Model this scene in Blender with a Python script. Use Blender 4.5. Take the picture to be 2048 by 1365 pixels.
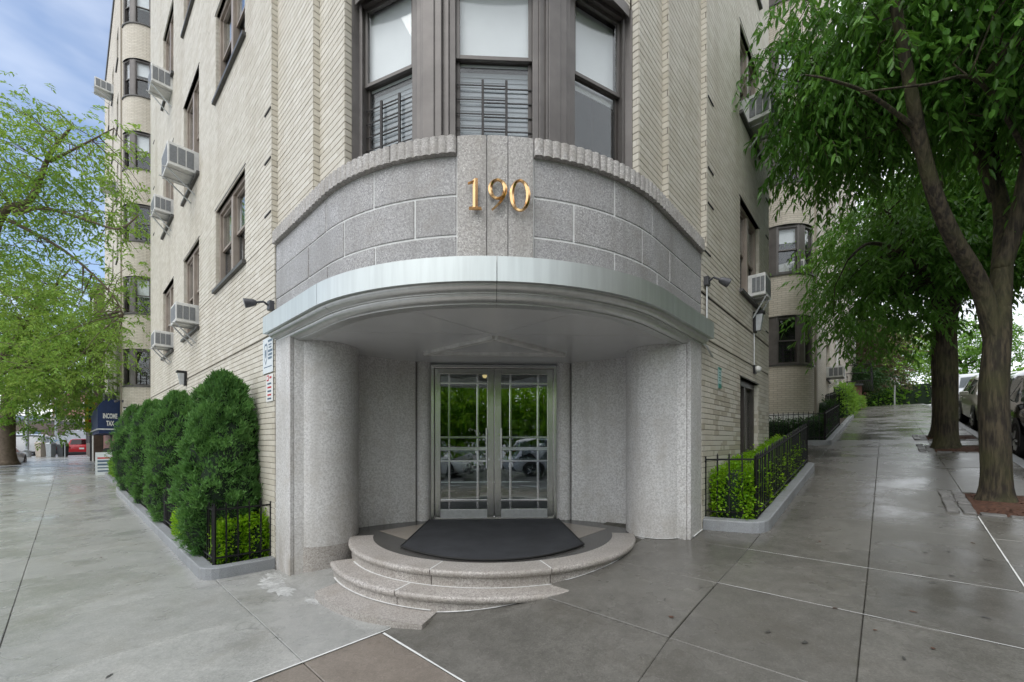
import bpy, bmesh, math, random
import numpy as np
from mathutils import Vector, Matrix

# ------------------------------------------------------------------ scene basics
for _o in list(bpy.data.objects):
    bpy.data.objects.remove(_o)
SC = bpy.context.scene
COL = SC.collection
R_ = math.radians
PI = math.pi
rng = random.Random(7)
K = math.sqrt(0.5)

# camera: standing on the corner, level, lens shifted up (verticals stay vertical)
cam = bpy.data.cameras.new("camera")
cam.sensor_width = 36.0
cam.lens = 815.0 / 2048.0 * 36.0
cam.shift_y = (884.0 - 682.5) / 2048.0
cam.clip_start = 0.05
cam.clip_end = 3000.0
camo = bpy.data.objects.new("camera", cam)
COL.objects.link(camo)
camo.location = (0.0, 0.0, 1.13)
camo.rotation_euler = (R_(90), 0.0, R_(-2.5))
SC.camera = camo

# sky
SUN_EL, SUN_AZ = R_(55), R_(-143)          # soft high sun behind thin cloud, from the left behind the camera
wd = bpy.data.worlds.new("World")
SC.world = wd
wd.use_nodes = True
nt = wd.node_tree
nt.nodes.clear()
w_out = nt.nodes.new("ShaderNodeOutputWorld")
w_bg = nt.nodes.new("ShaderNodeBackground")
w_sky = nt.nodes.new("ShaderNodeTexSky")
w_sky.sky_type = 'NISHITA'
w_sky.sun_disc = False
w_sky.sun_elevation = SUN_EL
w_sky.sun_rotation = SUN_AZ
w_sky.air_density = 1.0
w_sky.dust_density = 1.6
w_sky.ozone_density = 1.5
w_co = nt.nodes.new("ShaderNodeTexCoord")
w_map = nt.nodes.new("ShaderNodeMapping")
w_map.inputs['Scale'].default_value = (1.0, 1.0, 2.6)
w_n = nt.nodes.new("ShaderNodeTexNoise")
w_n.inputs['Scale'].default_value = 2.3
w_n.inputs['Detail'].default_value = 5.0
w_n.inputs['Roughness'].default_value = 0.52
w_r = nt.nodes.new("ShaderNodeMapRange")
w_r.inputs['From Min'].default_value = 0.40
w_r.inputs['From Max'].default_value = 0.70
w_r.inputs['To Min'].default_value = 0.80
w_r.inputs['To Max'].default_value = 1.0
w_mix = nt.nodes.new("ShaderNodeMix")
w_mix.data_type = 'RGBA'
w_mix.inputs[7].default_value = (7.3, 7.45, 7.6, 1.0)     # thin bright cloud
w_bg.inputs['Strength'].default_value = 0.15
nt.links.new(w_co.outputs['Generated'], w_map.inputs[0])
nt.links.new(w_map.outputs[0], w_n.inputs[0])
nt.links.new(w_n.outputs[0], w_r.inputs[0])
# a break in the cloud, with ragged edges, over the left-hand street
w_dot = nt.nodes.new("ShaderNodeVectorMath"); w_dot.operation = 'DOT_PRODUCT'
w_dot.inputs[1].default_value = (-.62, .55, .56)
w_br = nt.nodes.new("ShaderNodeMapRange"); w_br.interpolation_type = 'SMOOTHSTEP'
w_br.inputs['From Min'].default_value = 0.80; w_br.inputs['From Max'].default_value = 0.97
w_br.inputs['To Min'].default_value = 0.0; w_br.inputs['To Max'].default_value = 0.98
w_rag = nt.nodes.new("ShaderNodeMath"); w_rag.operation = 'MULTIPLY'
w_rng = nt.nodes.new("ShaderNodeMapRange"); w_rng.inputs['From Min'].default_value = .35; w_rng.inputs['From Max'].default_value = .62
w_rng.inputs['To Min'].default_value = 1.0; w_rng.inputs['To Max'].default_value = .74
w_sub = nt.nodes.new("ShaderNodeMath"); w_sub.operation = 'SUBTRACT'; w_sub.use_clamp = True
nt.links.new(w_co.outputs['Generated'], w_dot.inputs[0])
nt.links.new(w_dot.outputs['Value'], w_br.inputs[0])
nt.links.new(w_n.outputs[0], w_rng.inputs[0])
nt.links.new(w_br.outputs[0], w_rag.inputs[0]); nt.links.new(w_rng.outputs[0], w_rag.inputs[1])
nt.links.new(w_r.outputs[0], w_sub.inputs[0]); nt.links.new(w_rag.outputs[0], w_sub.inputs[1])
nt.links.new(w_sub.outputs[0], w_mix.inputs[0])
nt.links.new(w_sky.outputs[0], w_mix.inputs[6])
nt.links.new(w_mix.outputs[2], w_bg.inputs[0])
nt.links.new(w_bg.outputs[0], w_out.inputs[0])

sl = bpy.data.lights.new("sun", 'SUN')
sl.energy = 0.8
sl.angle = R_(40)
sl.color = (1.0, 0.975, 0.94)
so = bpy.data.objects.new("sun", sl)
COL.objects.link(so)
# sun_rotation is measured clockwise from +Y: direction towards the sun
_sd = Vector((math.sin(SUN_AZ) * math.cos(SUN_EL), math.cos(SUN_AZ) * math.cos(SUN_EL), math.sin(SUN_EL)))
so.rotation_euler = _sd.to_track_quat('Z', 'Y').to_euler()
so.location = _sd * 50

SC.view_settings.view_transform = 'Standard'
SC.view_settings.look = 'None'
SC.view_settings.exposure = 0.57
SC.view_settings.gamma = 1.0
SC.view_settings.use_curve_mapping = False
SC.cycles.max_bounces = 6
SC.cycles.transparent_max_bounces = 12
SC.cycles.use_denoising = True
SC.cycles.use_adaptive_sampling = True
SC.cycles.adaptive_threshold = 0.02
SC.cycles.caustics_reflective = False
SC.cycles.caustics_refractive = False
SC.cycles.sample_clamp_indirect = 6.0

# ------------------------------------------------------------------ object helpers
WLOC = {}                       # world location of each parent made here (parents only translate, or are local frames)

def tag(o, label, cat, group=None):
    o["label"] = label
    o["category"] = cat
    if group:
        o["group"] = group
    return o

def thing(name, label, cat, loc=(0, 0, 0), rotz=0.0, group=None, local=False):
    o = bpy.data.objects.new(name, None)
    o.empty_display_size = 0.2
    COL.objects.link(o)
    o.location = loc
    o.rotation_euler = (0, 0, rotz)
    tag(o, label, cat, group)
    WLOC[o.name] = Vector((0, 0, 0)) if local else Vector(loc)
    return o

def link(name, me, mat, parent=None):
    o = bpy.data.objects.new(name, me)
    COL.objects.link(o)
    if mat is not None and not me.materials:
        me.materials.append(mat)
    if parent is not None:
        o.parent = parent
        w = WLOC.get(parent.name, Vector((0, 0, 0)))
        o.location = -w
    WLOC[o.name] = Vector((0, 0, 0))
    return o

def struct(o):
    o["kind"] = "structure"
    return o

class MB:
    """collects faces of ONE part"""
    def __init__(self):
        self.v = []; self.f = []; self.uv = {}
    def add(self, vs, fs):
        n = len(self.v)
        self.v.extend([tuple(p) for p in vs])
        self.f.extend([tuple(i + n for i in f) for f in fs])
        return self
    def hexa(self, b, t):
        return self.add(list(b) + list(t), [(3, 2, 1, 0), (4, 5, 6, 7), (0, 1, 5, 4), (1, 2, 6, 5), (2, 3, 7, 6), (3, 0, 4, 7)])
    def box(self, x0, x1, y0, y1, z0, z1):
        return self.hexa([(x0, y0, z0), (x1, y0, z0), (x1, y1, z0), (x0, y1, z0)], [(x0, y0, z1), (x1, y0, z1), (x1, y1, z1), (x0, y1, z1)])
    def prism(self, poly, z0, z1):
        n = len(poly)
        g0 = z0 if callable(z0) else (lambda x, y: z0)
        g1 = z1 if callable(z1) else (lambda x, y: z1)
        vs = [(x, y, g0(x, y)) for x, y in poly] + [(x, y, g1(x, y)) for x, y in poly]
        fs = [tuple(range(n - 1, -1, -1)), tuple(range(n, 2 * n))] + [(i, (i + 1) % n, n + (i + 1) % n, n + i) for i in range(n)]
        return self.add(vs, fs)
    def tube(self, pts, rad, n=8, cap=True):
        pts = [Vector(p) for p in pts]
        m = len(pts)
        if not hasattr(rad, '__len__'):
            rad = [rad] * m
        vs = []
        prev = None
        for i, p in enumerate(pts):
            d = (pts[min(i + 1, m - 1)] - pts[max(i - 1, 0)])
            if d.length < 1e-9:
                d = Vector((0, 0, 1))
            d.normalize()
            if prev is None:
                a = d.cross(Vector((0, 0, 1)))
                if a.length < 0.3:
                    a = d.cross(Vector((1, 0, 0)))
            else:
                a = prev - d * prev.dot(d)          # carry the frame along, no twist
                if a.length < 1e-6:
                    a = d.cross(Vector((0.3, 1, 0)))
            a.normalize()
            prev = a
            b = d.cross(a)
            for k in range(n):
                w = 2 * PI * k / n
                vs.append(p + (a * math.cos(w) + b * math.sin(w)) * rad[i])
        fs = []
        for i in range(m - 1):
            for k in range(n):
                k2 = (k + 1) % n
                fs.append((i * n + k, i * n + k2, (i + 1) * n + k2, (i + 1) * n + k))
        if cap:
            fs.append(tuple(range(n - 1, -1, -1)))
            fs.append(tuple((m - 1) * n + k for k in range(n)))
        return self.add(vs, fs)
    def sweep(self, prof, path, closed=False):
        """prof: list of (offset, z); path: function(offset)->list of (x,y) or list of lists; builds solid of the closed profile"""
        n = len(prof)
        cols = [path(o) for o, z in prof]
        m = len(cols[0])
        vs = []
        for i in range(m):
            for j in range(n):
                x, y = cols[j][i]
                vs.append((x, y, prof[j][1]))
        fs = []
        for i in range(m - 1):
            for j in range(n):
                j2 = (j + 1) % n
                fs.append((i * n + j, i * n + j2, (i + 1) * n + j2, (i + 1) * n + j))
        fs.append(tuple(range(n)))
        fs.append(tuple((m - 1) * n + j for j in reversed(range(n))))
        return self.add(vs, fs)
    def build(self, name, mat, parent=None, smooth=False, bevel=0.0, recalc=True, autosmooth=None, segs=2):
        me = bpy.data.meshes.new(name)
        me.from_pydata(self.v, [], self.f)
        if recalc:
            bm = bmesh.new(); bm.from_mesh(me)
            bmesh.ops.recalc_face_normals(bm, faces=bm.faces[:])
            bm.to_mesh(me); bm.free()
        if smooth:
            me.polygons.foreach_set('use_smooth', [True] * len(me.polygons))
            if autosmooth:
                me.set_sharp_from_angle(angle=R_(autosmooth))
        me.update()
        o = link(name, me, mat, parent)
        if bevel:
            b = o.modifiers.new('bevel', 'BEVEL')
            b.width = bevel; b.segments = segs; b.limit_method = 'ANGLE'
            b.angle_limit = R_(40)
        return o

def npmesh(name, V, F, mat, parent=None, rnd=None, smooth=False):
    """fast mesh from arrays; rnd: one float per face"""
    me = bpy.data.meshes.new(name)
    V = np.asarray(V, dtype=np.float32); F = np.asarray(F, dtype=np.int32)
    me.vertices.add(len(V)); me.vertices.foreach_set('co', V.ravel())
    nf, k = F.shape
    me.loops.add(nf * k); me.loops.foreach_set('vertex_index', F.ravel())
    me.polygons.add(nf)
    me.polygons.foreach_set('loop_start', np.arange(nf, dtype=np.int32) * k)
    try:
        me.polygons.foreach_set('loop_total', np.full(nf, k, dtype=np.int32))
    except Exception:
        pass
    me.update(calc_edges=True)
    if rnd is not None:
        a = me.attributes.new('rnd', 'FLOAT', 'FACE')
        a.data.foreach_set('value', np.asarray(rnd, dtype=np.float32))
    if not smooth:
        me.shade_flat()
    return link(name, me, mat, parent)

# ------------------------------------------------------------------ place: coordinates of the corner lot
C0 = 2.354                      # building lines: y = |x| + C0, the streets run off at 45 degrees left and right
RS = 2.28                       # radius of the rounded stone corner
YC = C0 + RS * math.sqrt(2)

def W(s, t, q=0.0):
    """s=-1 left street wall, +1 right: t along the wall from the corner point, q inward (negative: towards the street)"""
    return (s * (t - q) * K, C0 + (t + q) * K)

def W3(s, t, q, z):
    x, y = W(s, t, q)
    return (x, y, z)

def UV(u, v):
    """u along the right street, v along the left street"""
    return ((u - v) * K, C0 + (u + v) * K)

def uv_of(x, y):
    return ((x + y - C0) * K, (y - x - C0) * K)

_Au = [-300, -30, -5, -1, 0.05, .63, 1.1, 1.7, 3, 4, 8, 12, 20, 30, 36, 42, 80, 300]
_Az = [-1.0, -.6, -.40, -.37, -.365, -.262, -.165, -.11, -.015, .10, .58, 1.05, 1.98, 3.1, 3.6, 3.75, 3.5, 3.5]
_Bv = [-300, 12, 50, 62, 110, 200, 400]
_Bz = [0, 0, .35, .6, 4.6, 10, 10]

def G(u, v):
    return float(np.interp(u, _Au, _Az) + np.interp(v, _Bv, _Bz))

def Gx(x, y):
    return G(*uv_of(x, y))

def fp(s, o=0.0):
    """rounded corner line: arc length s from the middle, o outward"""
    a = s / RS; l = PI / 4
    if abs(a) <= l:
        return ((RS + o) * math.sin(a), YC - (RS + o) * math.cos(a))
    g = 1 if s > 0 else -1
    e = (abs(s) - RS * l) * K
    return (g * ((RS + o) * K + e), YC - (RS + o) * K + e)

def frange(a, b, n):
    return [a + (b - a) * i / n for i in range(n + 1)]

def fpath(s0, s1, n):
    ss = frange(s0, s1, n)
    return lambda o: [fp(s, o) for s in ss]

# ------------------------------------------------------------------ materials
MAT = {}

class NT:
    def __init__(self, name):
        m = bpy.data.materials.new(name); m.use_nodes = True
        self.m = m; self.t = m.node_tree; self.t.nodes.clear()
        self.out = self.n('OutputMaterial')
    def n(self, kind, **kw):
        nd = self.t.nodes.new('ShaderNode' + kind)
        for k, v in kw.items():
            if k.startswith('i_'):
                key = k[2:]
                key = int(key) if key.isdigit() else key.replace('_', ' ')
                if isinstance(v, bpy.types.NodeSocket):
                    self.t.links.new(v, nd.inputs[key])
                else:
                    nd.inputs[key].default_value = v
            else:
                setattr(nd, k, v)
        return nd
    def l(self, a, b):
        self.t.links.new(a, b)
    def noise(self, scale, detail=4, rough=.55, vec=None, stretch=None):
        co = vec
        if co is None:
            co = self.co()
        if stretch:
            mp = self.n('Mapping'); mp.inputs['Scale'].default_value = stretch
            self.l(co, mp.inputs[0]); co = mp.outputs[0]
        nd = self.n('TexNoise'); nd.inputs['Scale'].default_value = scale
        nd.inputs['Detail'].default_value = detail; nd.inputs['Roughness'].default_value = rough
        self.l(co, nd.inputs[0])
        return nd.outputs[0]
    def co(self):
        if not hasattr(self, '_co'):
            self._co = self.n('TexCoord').outputs['Object']
        return self._co
    def ramp(self, fac, a, b, ca=(0, 0, 0, 1), cb=(1, 1, 1, 1)):
        r = self.n('ValToRGB')
        r.color_ramp.elements[0].position = a; r.color_ramp.elements[0].color = ca
        r.color_ramp.elements[1].position = b; r.color_ramp.elements[1].color = cb
        self.l(fac, r.inputs[0])
        return r.outputs[0]
    def mix(self, fac, a, b, blend='MIX'):
        m = self.n('Mix'); m.data_type = 'RGBA'; m.blend_type = blend
        for idx, v in ((0, fac), (6, a), (7, b)):
            if isinstance(v, bpy.types.NodeSocket):
                self.l(v, m.inputs[idx])
            elif idx == 0:
                m.inputs[0].default_value = v
            else:
                m.inputs[idx].default_value = (*v, 1) if len(v) == 3 else v
        return m.outputs[2]
    def math(self, op, a, b=0.0):
        m = self.n('Math'); m.operation = op
        for i, v in ((0, a), (1, b)):
            if isinstance(v, bpy.types.NodeSocket):
                self.l(v, m.inputs[i])
            else:
                m.inputs[i].default_value = v
        return m.outputs[0]
    def bump(self, h, strength=.3, dist=.01, normal=None):
        b = self.n('Bump'); b.inputs['Strength'].default_value = strength; b.inputs['Distance'].default_value = dist
        self.l(h, b.inputs['Height'])
        if normal is not None:
            self.l(normal, b.inputs['Normal'])
        return b.outputs[0]
    def bsdf(self, color, rough=.6, metal=0.0, normal=None, spec=None, coat=0.0):
        p = self.n('BsdfPrincipled')
        for key, v in (('Base Color', color), ('Roughness', rough), ('Metallic', metal)):
            if isinstance(v, bpy.types.NodeSocket):
                self.l(v, p.inputs[key])
            elif key == 'Base Color':
                p.inputs[key].default_value = (*v[:3], 1)
            else:
                p.inputs[key].default_value = v
        if spec is not None:
            p.inputs['Specular IOR Level'].default_value = spec
        if coat:
            p.inputs['Coat Weight'].default_value = coat; p.inputs['Coat Roughness'].default_value = .06
        if normal is not None:
            self.l(normal, p.inputs['Normal'])
        return p.outputs[0]
    def done(self, sh):
        self.l(sh, self.out.inputs[0])
        MAT[self.m.name] = self.m
        return self.m

def plain(name, c, rough=.6, metal=0.0, var=.12, scale=6, bump=.0, bscale=60, coat=0.0, spec=None):
    t = NT(name)
    n1 = t.noise(scale, 5)
    col = t.mix(t.ramp(n1, .3, .7), tuple(x * (1 - var) for x in c), tuple(min(1, x * (1 + var)) for x in c))
    nm = t.bump(t.noise(bscale, 4), bump, .01) if bump else None
    return t.done(t.bsdf(col, rough, metal, nm, spec, coat))

def stone(name, c, dark, light, sc=260, stain=.3, rough=.55, bump=.25, grime=0.0):
    """speckled granite"""
    t = NT(name)
    n1 = t.noise(sc, 2, .7)
    n2 = t.noise(sc * 2.1, 1, .5)
    n3 = t.noise(1.6, 6, .6)
    n4 = t.noise(2.2, 5, .6, stretch=(1, 1, .22))
    col = t.mix(t.ramp(n1, .40, .58), dark, c)
    col = t.mix(t.ramp(n2, .60, .68), col, light)
    oi = t.n('ObjectInfo')
    col = t.mix(t.math('MULTIPLY', oi.outputs['Random'], .34), col, tuple(x * .62 for x in c))
    col = t.mix(t.math('MULTIPLY', t.ramp(n3, .45, .75), stain), col, (c[0] * .55, c[1] * .53, c[2] * .5))
    col = t.mix(t.math('MULTIPLY', t.ramp(n4, .5, .72), stain * .8), col, (c[0] * .5, c[1] * .47, c[2] * .43))
    n5 = t.noise(3.4, 6, .7)
    col = t.mix(t.math('MULTIPLY', t.ramp(n5, .52, .66), stain * .7), col, (c[0] * .6, c[1] * .56, c[2] * .5))
    n6 = t.noise(5.5, 3, .6, stretch=(1, 1, .05))
    col = t.mix(t.math('MULTIPLY', t.ramp(n6, .56, .68), stain * .8), col, (c[0] * .55, c[1] * .54, c[2] * .52))
    if grime:
        # splash dirt near the pavement, ragged upper edge
        sp = t.n('SeparateXYZ'); t.l(t.co(), sp.inputs[0])
        lowz = t.n('MapRange'); lowz.inputs['From Min'].default_value = .55; lowz.inputs['From Max'].default_value = -.35; lowz.interpolation_type = 'SMOOTHSTEP'
        t.l(sp.outputs[2], lowz.inputs[0])
        gm = t.math('MULTIPLY', lowz.outputs[0], t.ramp(t.noise(6, 6, .7, stretch=(1, 1, .35)), .35, .70))
        col = t.mix(t.math('MULTIPLY', gm, grime), col, (.27, .235, .195))
    nm = t.bump(n1, bump, .003)
    return t.done(t.bsdf(col, rough, 0, nm))

def brickmat(name, c1, c2, joint, wear=0.0):
    """paint on separately modelled bricks: tone per brick + weather streaks"""
    t = NT(name)
    at = t.n('Attribute'); at.attribute_name = 'rnd'
    oi = t.n('ObjectInfo')
    r = t.math('FRACT', t.math('ADD', at.outputs['Fac'], oi.outputs['Random']))
    col = t.mix(r, c1, c2)
    st = t.noise(1.3, 6, .62, stretch=(1, 1, .12))
    col = t.mix(t.math('MULTIPLY', t.ramp(st, .48, .75), .42), col, (c1[0] * .62, c1[1] * .56, c1[2] * .47))
    st2 = t.noise(9, 5, .65)
    col = t.mix(t.math('MULTIPLY', t.ramp(st2, .5, .72), .25), col, (c1[0] * .72, c1[1] * .68, c1[2] * .6))
    if wear:
        sp = t.n('SeparateXYZ'); t.l(t.co(), sp.inputs[0])
        low = t.n('MapRange'); low.inputs['From Min'].default_value = 2.3; low.inputs['From Max'].default_value = 1.7
        t.l(sp.outputs[2], low.inputs[0])
        rightside = t.n('MapRange'); rightside.inputs['From Min'].default_value = 1.5; rightside.inputs['From Max'].default_value = 2.0
        t.l(sp.outputs[0], rightside.inputs[0])
        m = t.math('MULTIPLY', low.outputs[0], rightside.outputs[0])
        pt = t.math('GREATER_THAN', t.math('ADD', r, t.math('MULTIPLY', t.noise(2.2, 3), 1.6)), 1.16)
        paint = t.mix(pt, (.47, .43, .35), (.62, .59, .52))
        col = t.mix(m, col, paint)
    nm = t.bump(t.noise(70, 4), .25, .004)
    return t.done(t.bsdf(col, .62, 0, nm))

def glassmat(name, tint=(.92, .96, .95), ior=1.7, rough=.0):
    t = NT(name)
    lw = t.n('LayerWeight'); lw.inputs[0].default_value = .5
    f0 = ((ior - 1) / (ior + 1)) ** 2
    fac = t.math('ADD', f0, t.math('MULTIPLY', 1 - f0, t.math('POWER', lw.outputs['Facing'], 5.0)))
    tr = t.n('BsdfTransparent'); tr.inputs[0].default_value = (*tint, 1)
    gl = t.n('BsdfGlossy'); gl.inputs['Roughness'].default_value = rough
    gl.inputs[0].default_value = (.95, .97, .97, 1)
    mx = t.n('MixShader')
    t.l(fac, mx.inputs[0]); t.l(tr.outputs[0], mx.inputs[1]); t.l(gl.outputs[0], mx.inputs[2])
    return t.done(mx.outputs[0])

def leafmat(name, c1, c2, c3, gloss=.45, trans=.35):
    t = NT(name)
    at = t.n('Attribute'); at.attribute_name = 'rnd'
    oi = t.n('ObjectInfo')
    r = t.math('FRACT', t.math('ADD', at.outputs['Fac'], t.math('MULTIPLY', oi.outputs['Random'], .99)))
    rp = t.n('ValToRGB'); e = rp.color_ramp.elements
    e[0].position = 0; e[0].color = (*c1, 1); e[1].position = 1; e[1].color = (*c3, 1)
    m = e.new(.55); m.color = (*c2, 1)
    t.l(r, rp.inputs[0])
    big = t.noise(.9, 3)
    col = t.mix(t.math('MULTIPLY', t.ramp(big, .4, .65), .35), rp.outputs[0], c3)
    p = t.bsdf(col, gloss, 0, None, .35)
    tl = t.n('BsdfTranslucent'); t.l(t.mix(.5, col, (min(1, c3[0] * 1.6), min(1, c3[1] * 1.5), c3[2])), tl.inputs[0])
    mx = t.n('MixShader'); mx.inputs[0].default_value = trans
    t.l(p, mx.inputs[1]); t.l(tl.outputs[0], mx.inputs[2])
    return t.done(mx.outputs[0])

def pavemat(name, c1, c2, wet=.5, tone=0.0):
    """damp concrete: patches of film water are dark and glossy"""
    t = NT(name)
    oi = t.n('ObjectInfo')
    fine = t.noise(85, 3, .75)
    mid = t.noise(7, 6, .62)
    big = t.noise(.55, 5, .6)
    lane = t.noise(1.1, 4, .6)
    col = t.mix(t.ramp(mid, .3, .7), c1, c2)
    col = t.mix(t.math('MULTIPLY', oi.outputs['Random'], .36), col, tuple(x * .66 for x in c1))
    grain = t.noise(24, 5, .75)
    col = t.mix(t.math('MULTIPLY', t.ramp(grain, .45, .62), .32), col, tuple(x * .58 for x in c1))
    blot_ = t.noise(1.7, 6, .7)
    col = t.mix(t.math('MULTIPLY', t.ramp(blot_, .52, .68), .4), col, (c1[0] * .66, c1[1] * .62, c1[2] * .55))
    col = t.mix(t.math('MULTIPLY', t.ramp(fine, .5, .62), .42), col, tuple(x * .6 for x in c1))
    col = t.mix(t.math('MULTIPLY', t.ramp(fine, .32, .40, (1, 1, 1, 1), (0, 0, 0, 1)), .35), col, tuple(min(1, x * 1.5) for x in c2))
    gum = t.n('TexVoronoi'); gum.inputs['Scale'].default_value = 3.1
    t.l(t.co(), gum.inputs[0])
    col = t.mix(t.math('MULTIPLY', t.ramp(gum.outputs['Distance'], .035, .055, (1, 1, 1, 1), (0, 0, 0, 1)), .6), col, tuple(x * .35 for x in c1))
    crk = t.n('TexVoronoi'); crk.feature = 'DISTANCE_TO_EDGE'; crk.inputs['Scale'].default_value = .55
    wob = t.n('VectorMath'); wob.operation = 'ADD'; nz = t.n('TexNoise'); nz.inputs['Scale'].default_value = 3.0; t.l(t.co(), nz.inputs[0])
    t.l(t.co(), wob.inputs[0]); t.l(nz.outputs['Color'], wob.inputs[1]); t.l(wob.outputs[0], crk.inputs[0])
    sel = t.ramp(t.noise(.8, 2), .52, .60)
    col = t.mix(t.math('MULTIPLY', t.math('MULTIPLY', t.ramp(crk.outputs['Distance'], .0015, .005, (1, 1, 1, 1), (0, 0, 0, 1)), sel), .6), col, tuple(x * .4 for x in c1))
    water = t.ramp(t.math('ADD', t.math('MULTIPLY', big, .6), t.math('MULTIPLY', lane, .4)), .50 - .12 * wet, .66 - .05 * wet)
    col = t.mix(t.math('MULTIPLY', water, .33), col, tuple(x * .45 for x in c1))
    rg = t.n('MapRange'); rg.inputs['To Min'].default_value = .34; rg.inputs['To Max'].default_value = .13
    t.l(water, rg.inputs[0])
    dry = t.math('SUBTRACT', 1.0, water)
    nm = t.bump(t.math('MULTIPLY', fine, dry), .35, .003)
    nm = t.bump(t.noise(2.5, 4), .12, .02, nm)
    return t.done(t.bsdf(col, rg.outputs[0], 0, nm, .5))

def farbrick(name, c1, c2, mortar, bw=.22, bh=.0675):
    t = NT(name)
    uvn = t.n('UVMap')
    b = t.n('TexBrick'); b.inputs['Scale'].default_value = 1.0
    b.inputs['Brick Width'].default_value = bw; b.inputs['Row Height'].default_value = bh
    b.inputs['Mortar Size'].default_value = .006; b.inputs['Mortar Smooth'].default_value = .3
    b.inputs['Color1'].default_value = (*c1, 1); b.inputs['Color2'].default_value = (*c2, 1); b.inputs['Mortar'].default_value = (*mortar, 1)
    t.l(uvn.outputs[0], b.inputs[0])
    st = t.noise(1.1, 6, .62, stretch=(1, 1, .15))
    col = t.mix(t.math('MULTIPLY', t.ramp(st, .48, .75), .35), b.outputs[0], tuple(x * .6 for x in c1))
    inv = t.math('SUBTRACT', 1.0, b.outputs['Fac'])
    nm = t.bump(inv, .5, .008)
    return t.done(t.bsdf(col, .7, 0, nm))

stone('granite', (.47, .465, .47), (.27, .265, .27), (.84, .83, .82), 62, .55)
stone('granite_column', (.80, .795, .79), (.50, .49, .485), (.96, .95, .94), 46, .5, .5, .5, .8)
stone('granite_step', (.48, .45, .42), (.27, .245, .23), (.72, .69, .65), 55, .5, .42, .5)
stone('granite_pier', (.54, .52, .50), (.33, .31, .30), (.84, .82, .79), 52, .6, .6, .6)
stone('terrazzo_dark', (.085, .082, .078), (.045, .043, .04), (.2, .19, .18), 120, .2, .22, .1)
stone('terrazzo_light', (.36, .32, .27), (.22, .19, .16), (.55, .5, .45), 120, .2, .22, .1)
stone('kerb_stone', (.34, .36, .385), (.24, .25, .265), (.5, .51, .52), 120, .5, .45, .3)
brickmat('brick_paint', (.60, .56, .475), (.70, .665, .585), (.3, .27, .22), wear=1.0)
plain('mortar', (.26, .24, .205), .85, 0, .2, 30, .3, 90)
farbrick('brick_wing', (.58, .53, .44), (.66, .61, .52), (.36, .32, .26))
farbrick('brick_dark', (.11, .085, .07), (.15, .115, .09), (.07, .06, .055))
farbrick('brick_red', (.30, .12, .10), (.36, .16, .13), (.3, .26, .24))
farbrick('brick_tan', (.5, .45, .38), (.55, .5, .43), (.4, .37, .33))
plain('bronze_frame', (.135, .124, .117), .42, .25, .18, 4, .08, 40)
plain('tan_frame', (.34, .285, .24), .45, .1, .15, 5)
plain('bronze_dark', (.075, .066, .06), .4, .2, .2, 5)
plain('sill_slate', (.07, .068, .064), .45, 0, .25, 8, .1)
plain('lintel_steel', (.10, .095, .085), .5, .3, .25, 12)
plain('blind_white', (.80, .82, .84), .55, 0, .04, 3)
plain('blind_dim', (.34, .37, .40), .6, 0, .06, 3)
plain('curtain', (.62, .64, .67), .8, 0, .12, 9)
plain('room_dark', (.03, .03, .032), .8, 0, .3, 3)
plain('iron', (.012, .012, .013), .42, .4, .3, 30, .15, 120)
plain('guard_iron', (.03, .028, .028), .5, .3, .2, 20)
plain('ac_white', (.70, .70, .68), .45, 0, .16, 9)
plain('ac_grille', (.20, .21, .22), .55, .2, .2, 40)
plain('galvanised', (.62, .63, .64), .38, .7, .1, 20)
plain('soil', (.045, .032, .022), .95, 0, .5, 20, .8, 50)
plain('mulch', (.09, .042, .026), .9, 0, .5, 30, .8, 60)
plain('caulk', (.72, .73, .72), .7, 0, .1, 20)
plain('white_paint', (.80, .80, .79), .6, 0, .06, 12)
plain('rubber_mat', (.042, .045, .052), .8, 0, .25, 3, .9, 260)
plain('rubber', (.018, .018, .018), .75, 0, .2, 10)
plain('chrome', (.75, .76, .77), .15, 1.0, .04, 4)
plain('gold', (.86, .56, .28), .2, 1.0, .1, 5)
plain('soffit_paint', (.68, .69, .70), .2, 0, .05, 2, .02, 6, .15)
plain('lamp_black', (.02, .02, .022), .4, .2, .2, 10)
plain('camera_grey', (.09, .09, .10), .4, .2, .2, 10)
plain('lens_glass', (.5, .52, .54), .2, 0, .1, 10)
plain('sign_white', (.72, .77, .80), .4, 0, .05, 8)
plain('sign_blue', (.09, .15, .22), .45, 0, .1, 8)
plain('sign_red', (.55, .04, .05), .45, 0, .1, 8)
plain('sign_green', (.02, .22, .17), .45, 0, .15, 20)
plain('sign_pale', (.42, .60, .60), .5, 0, .2, 40)
plain('awning_blue', (.012, .03, .10), .65, 0, .15, 6)
plain('lettering_white', (.75, .75, .74), .6, 0, .04, 8)
plain('awning_yellow', (.75, .52, .02), .6, 0, .12, 8)
plain('asphalt', (.055, .056, .06), .38, 0, .3, 3, .5, 220)
plain('concrete_grey', (.34, .36, .39), .7, 0, .1, 2, .2, 30)
plain('pole_paint', (.36, .39, .41), .45, .4, .1, 6)
plain('box_tan', (.48, .42, .36), .5, 0, .1, 6)
plain('bin_dark', (.03, .035, .04), .5, 0, .2, 6)
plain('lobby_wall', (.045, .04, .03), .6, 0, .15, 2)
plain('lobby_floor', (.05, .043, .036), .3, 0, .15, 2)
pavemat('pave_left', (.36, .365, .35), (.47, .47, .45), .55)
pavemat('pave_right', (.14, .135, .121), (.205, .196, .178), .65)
pavemat('pave_brown', (.22, .19, .162), (.29, .25, .215), .5)
plain('joint', (.10, .095, .08), .85, 0, .35, 14, .3, 80)
plain('cobble', (.17, .165, .16), .5, 0, .3, 9, .5, 60)
glassmat('glass', (.975, .985, .985), 1.6)
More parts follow.
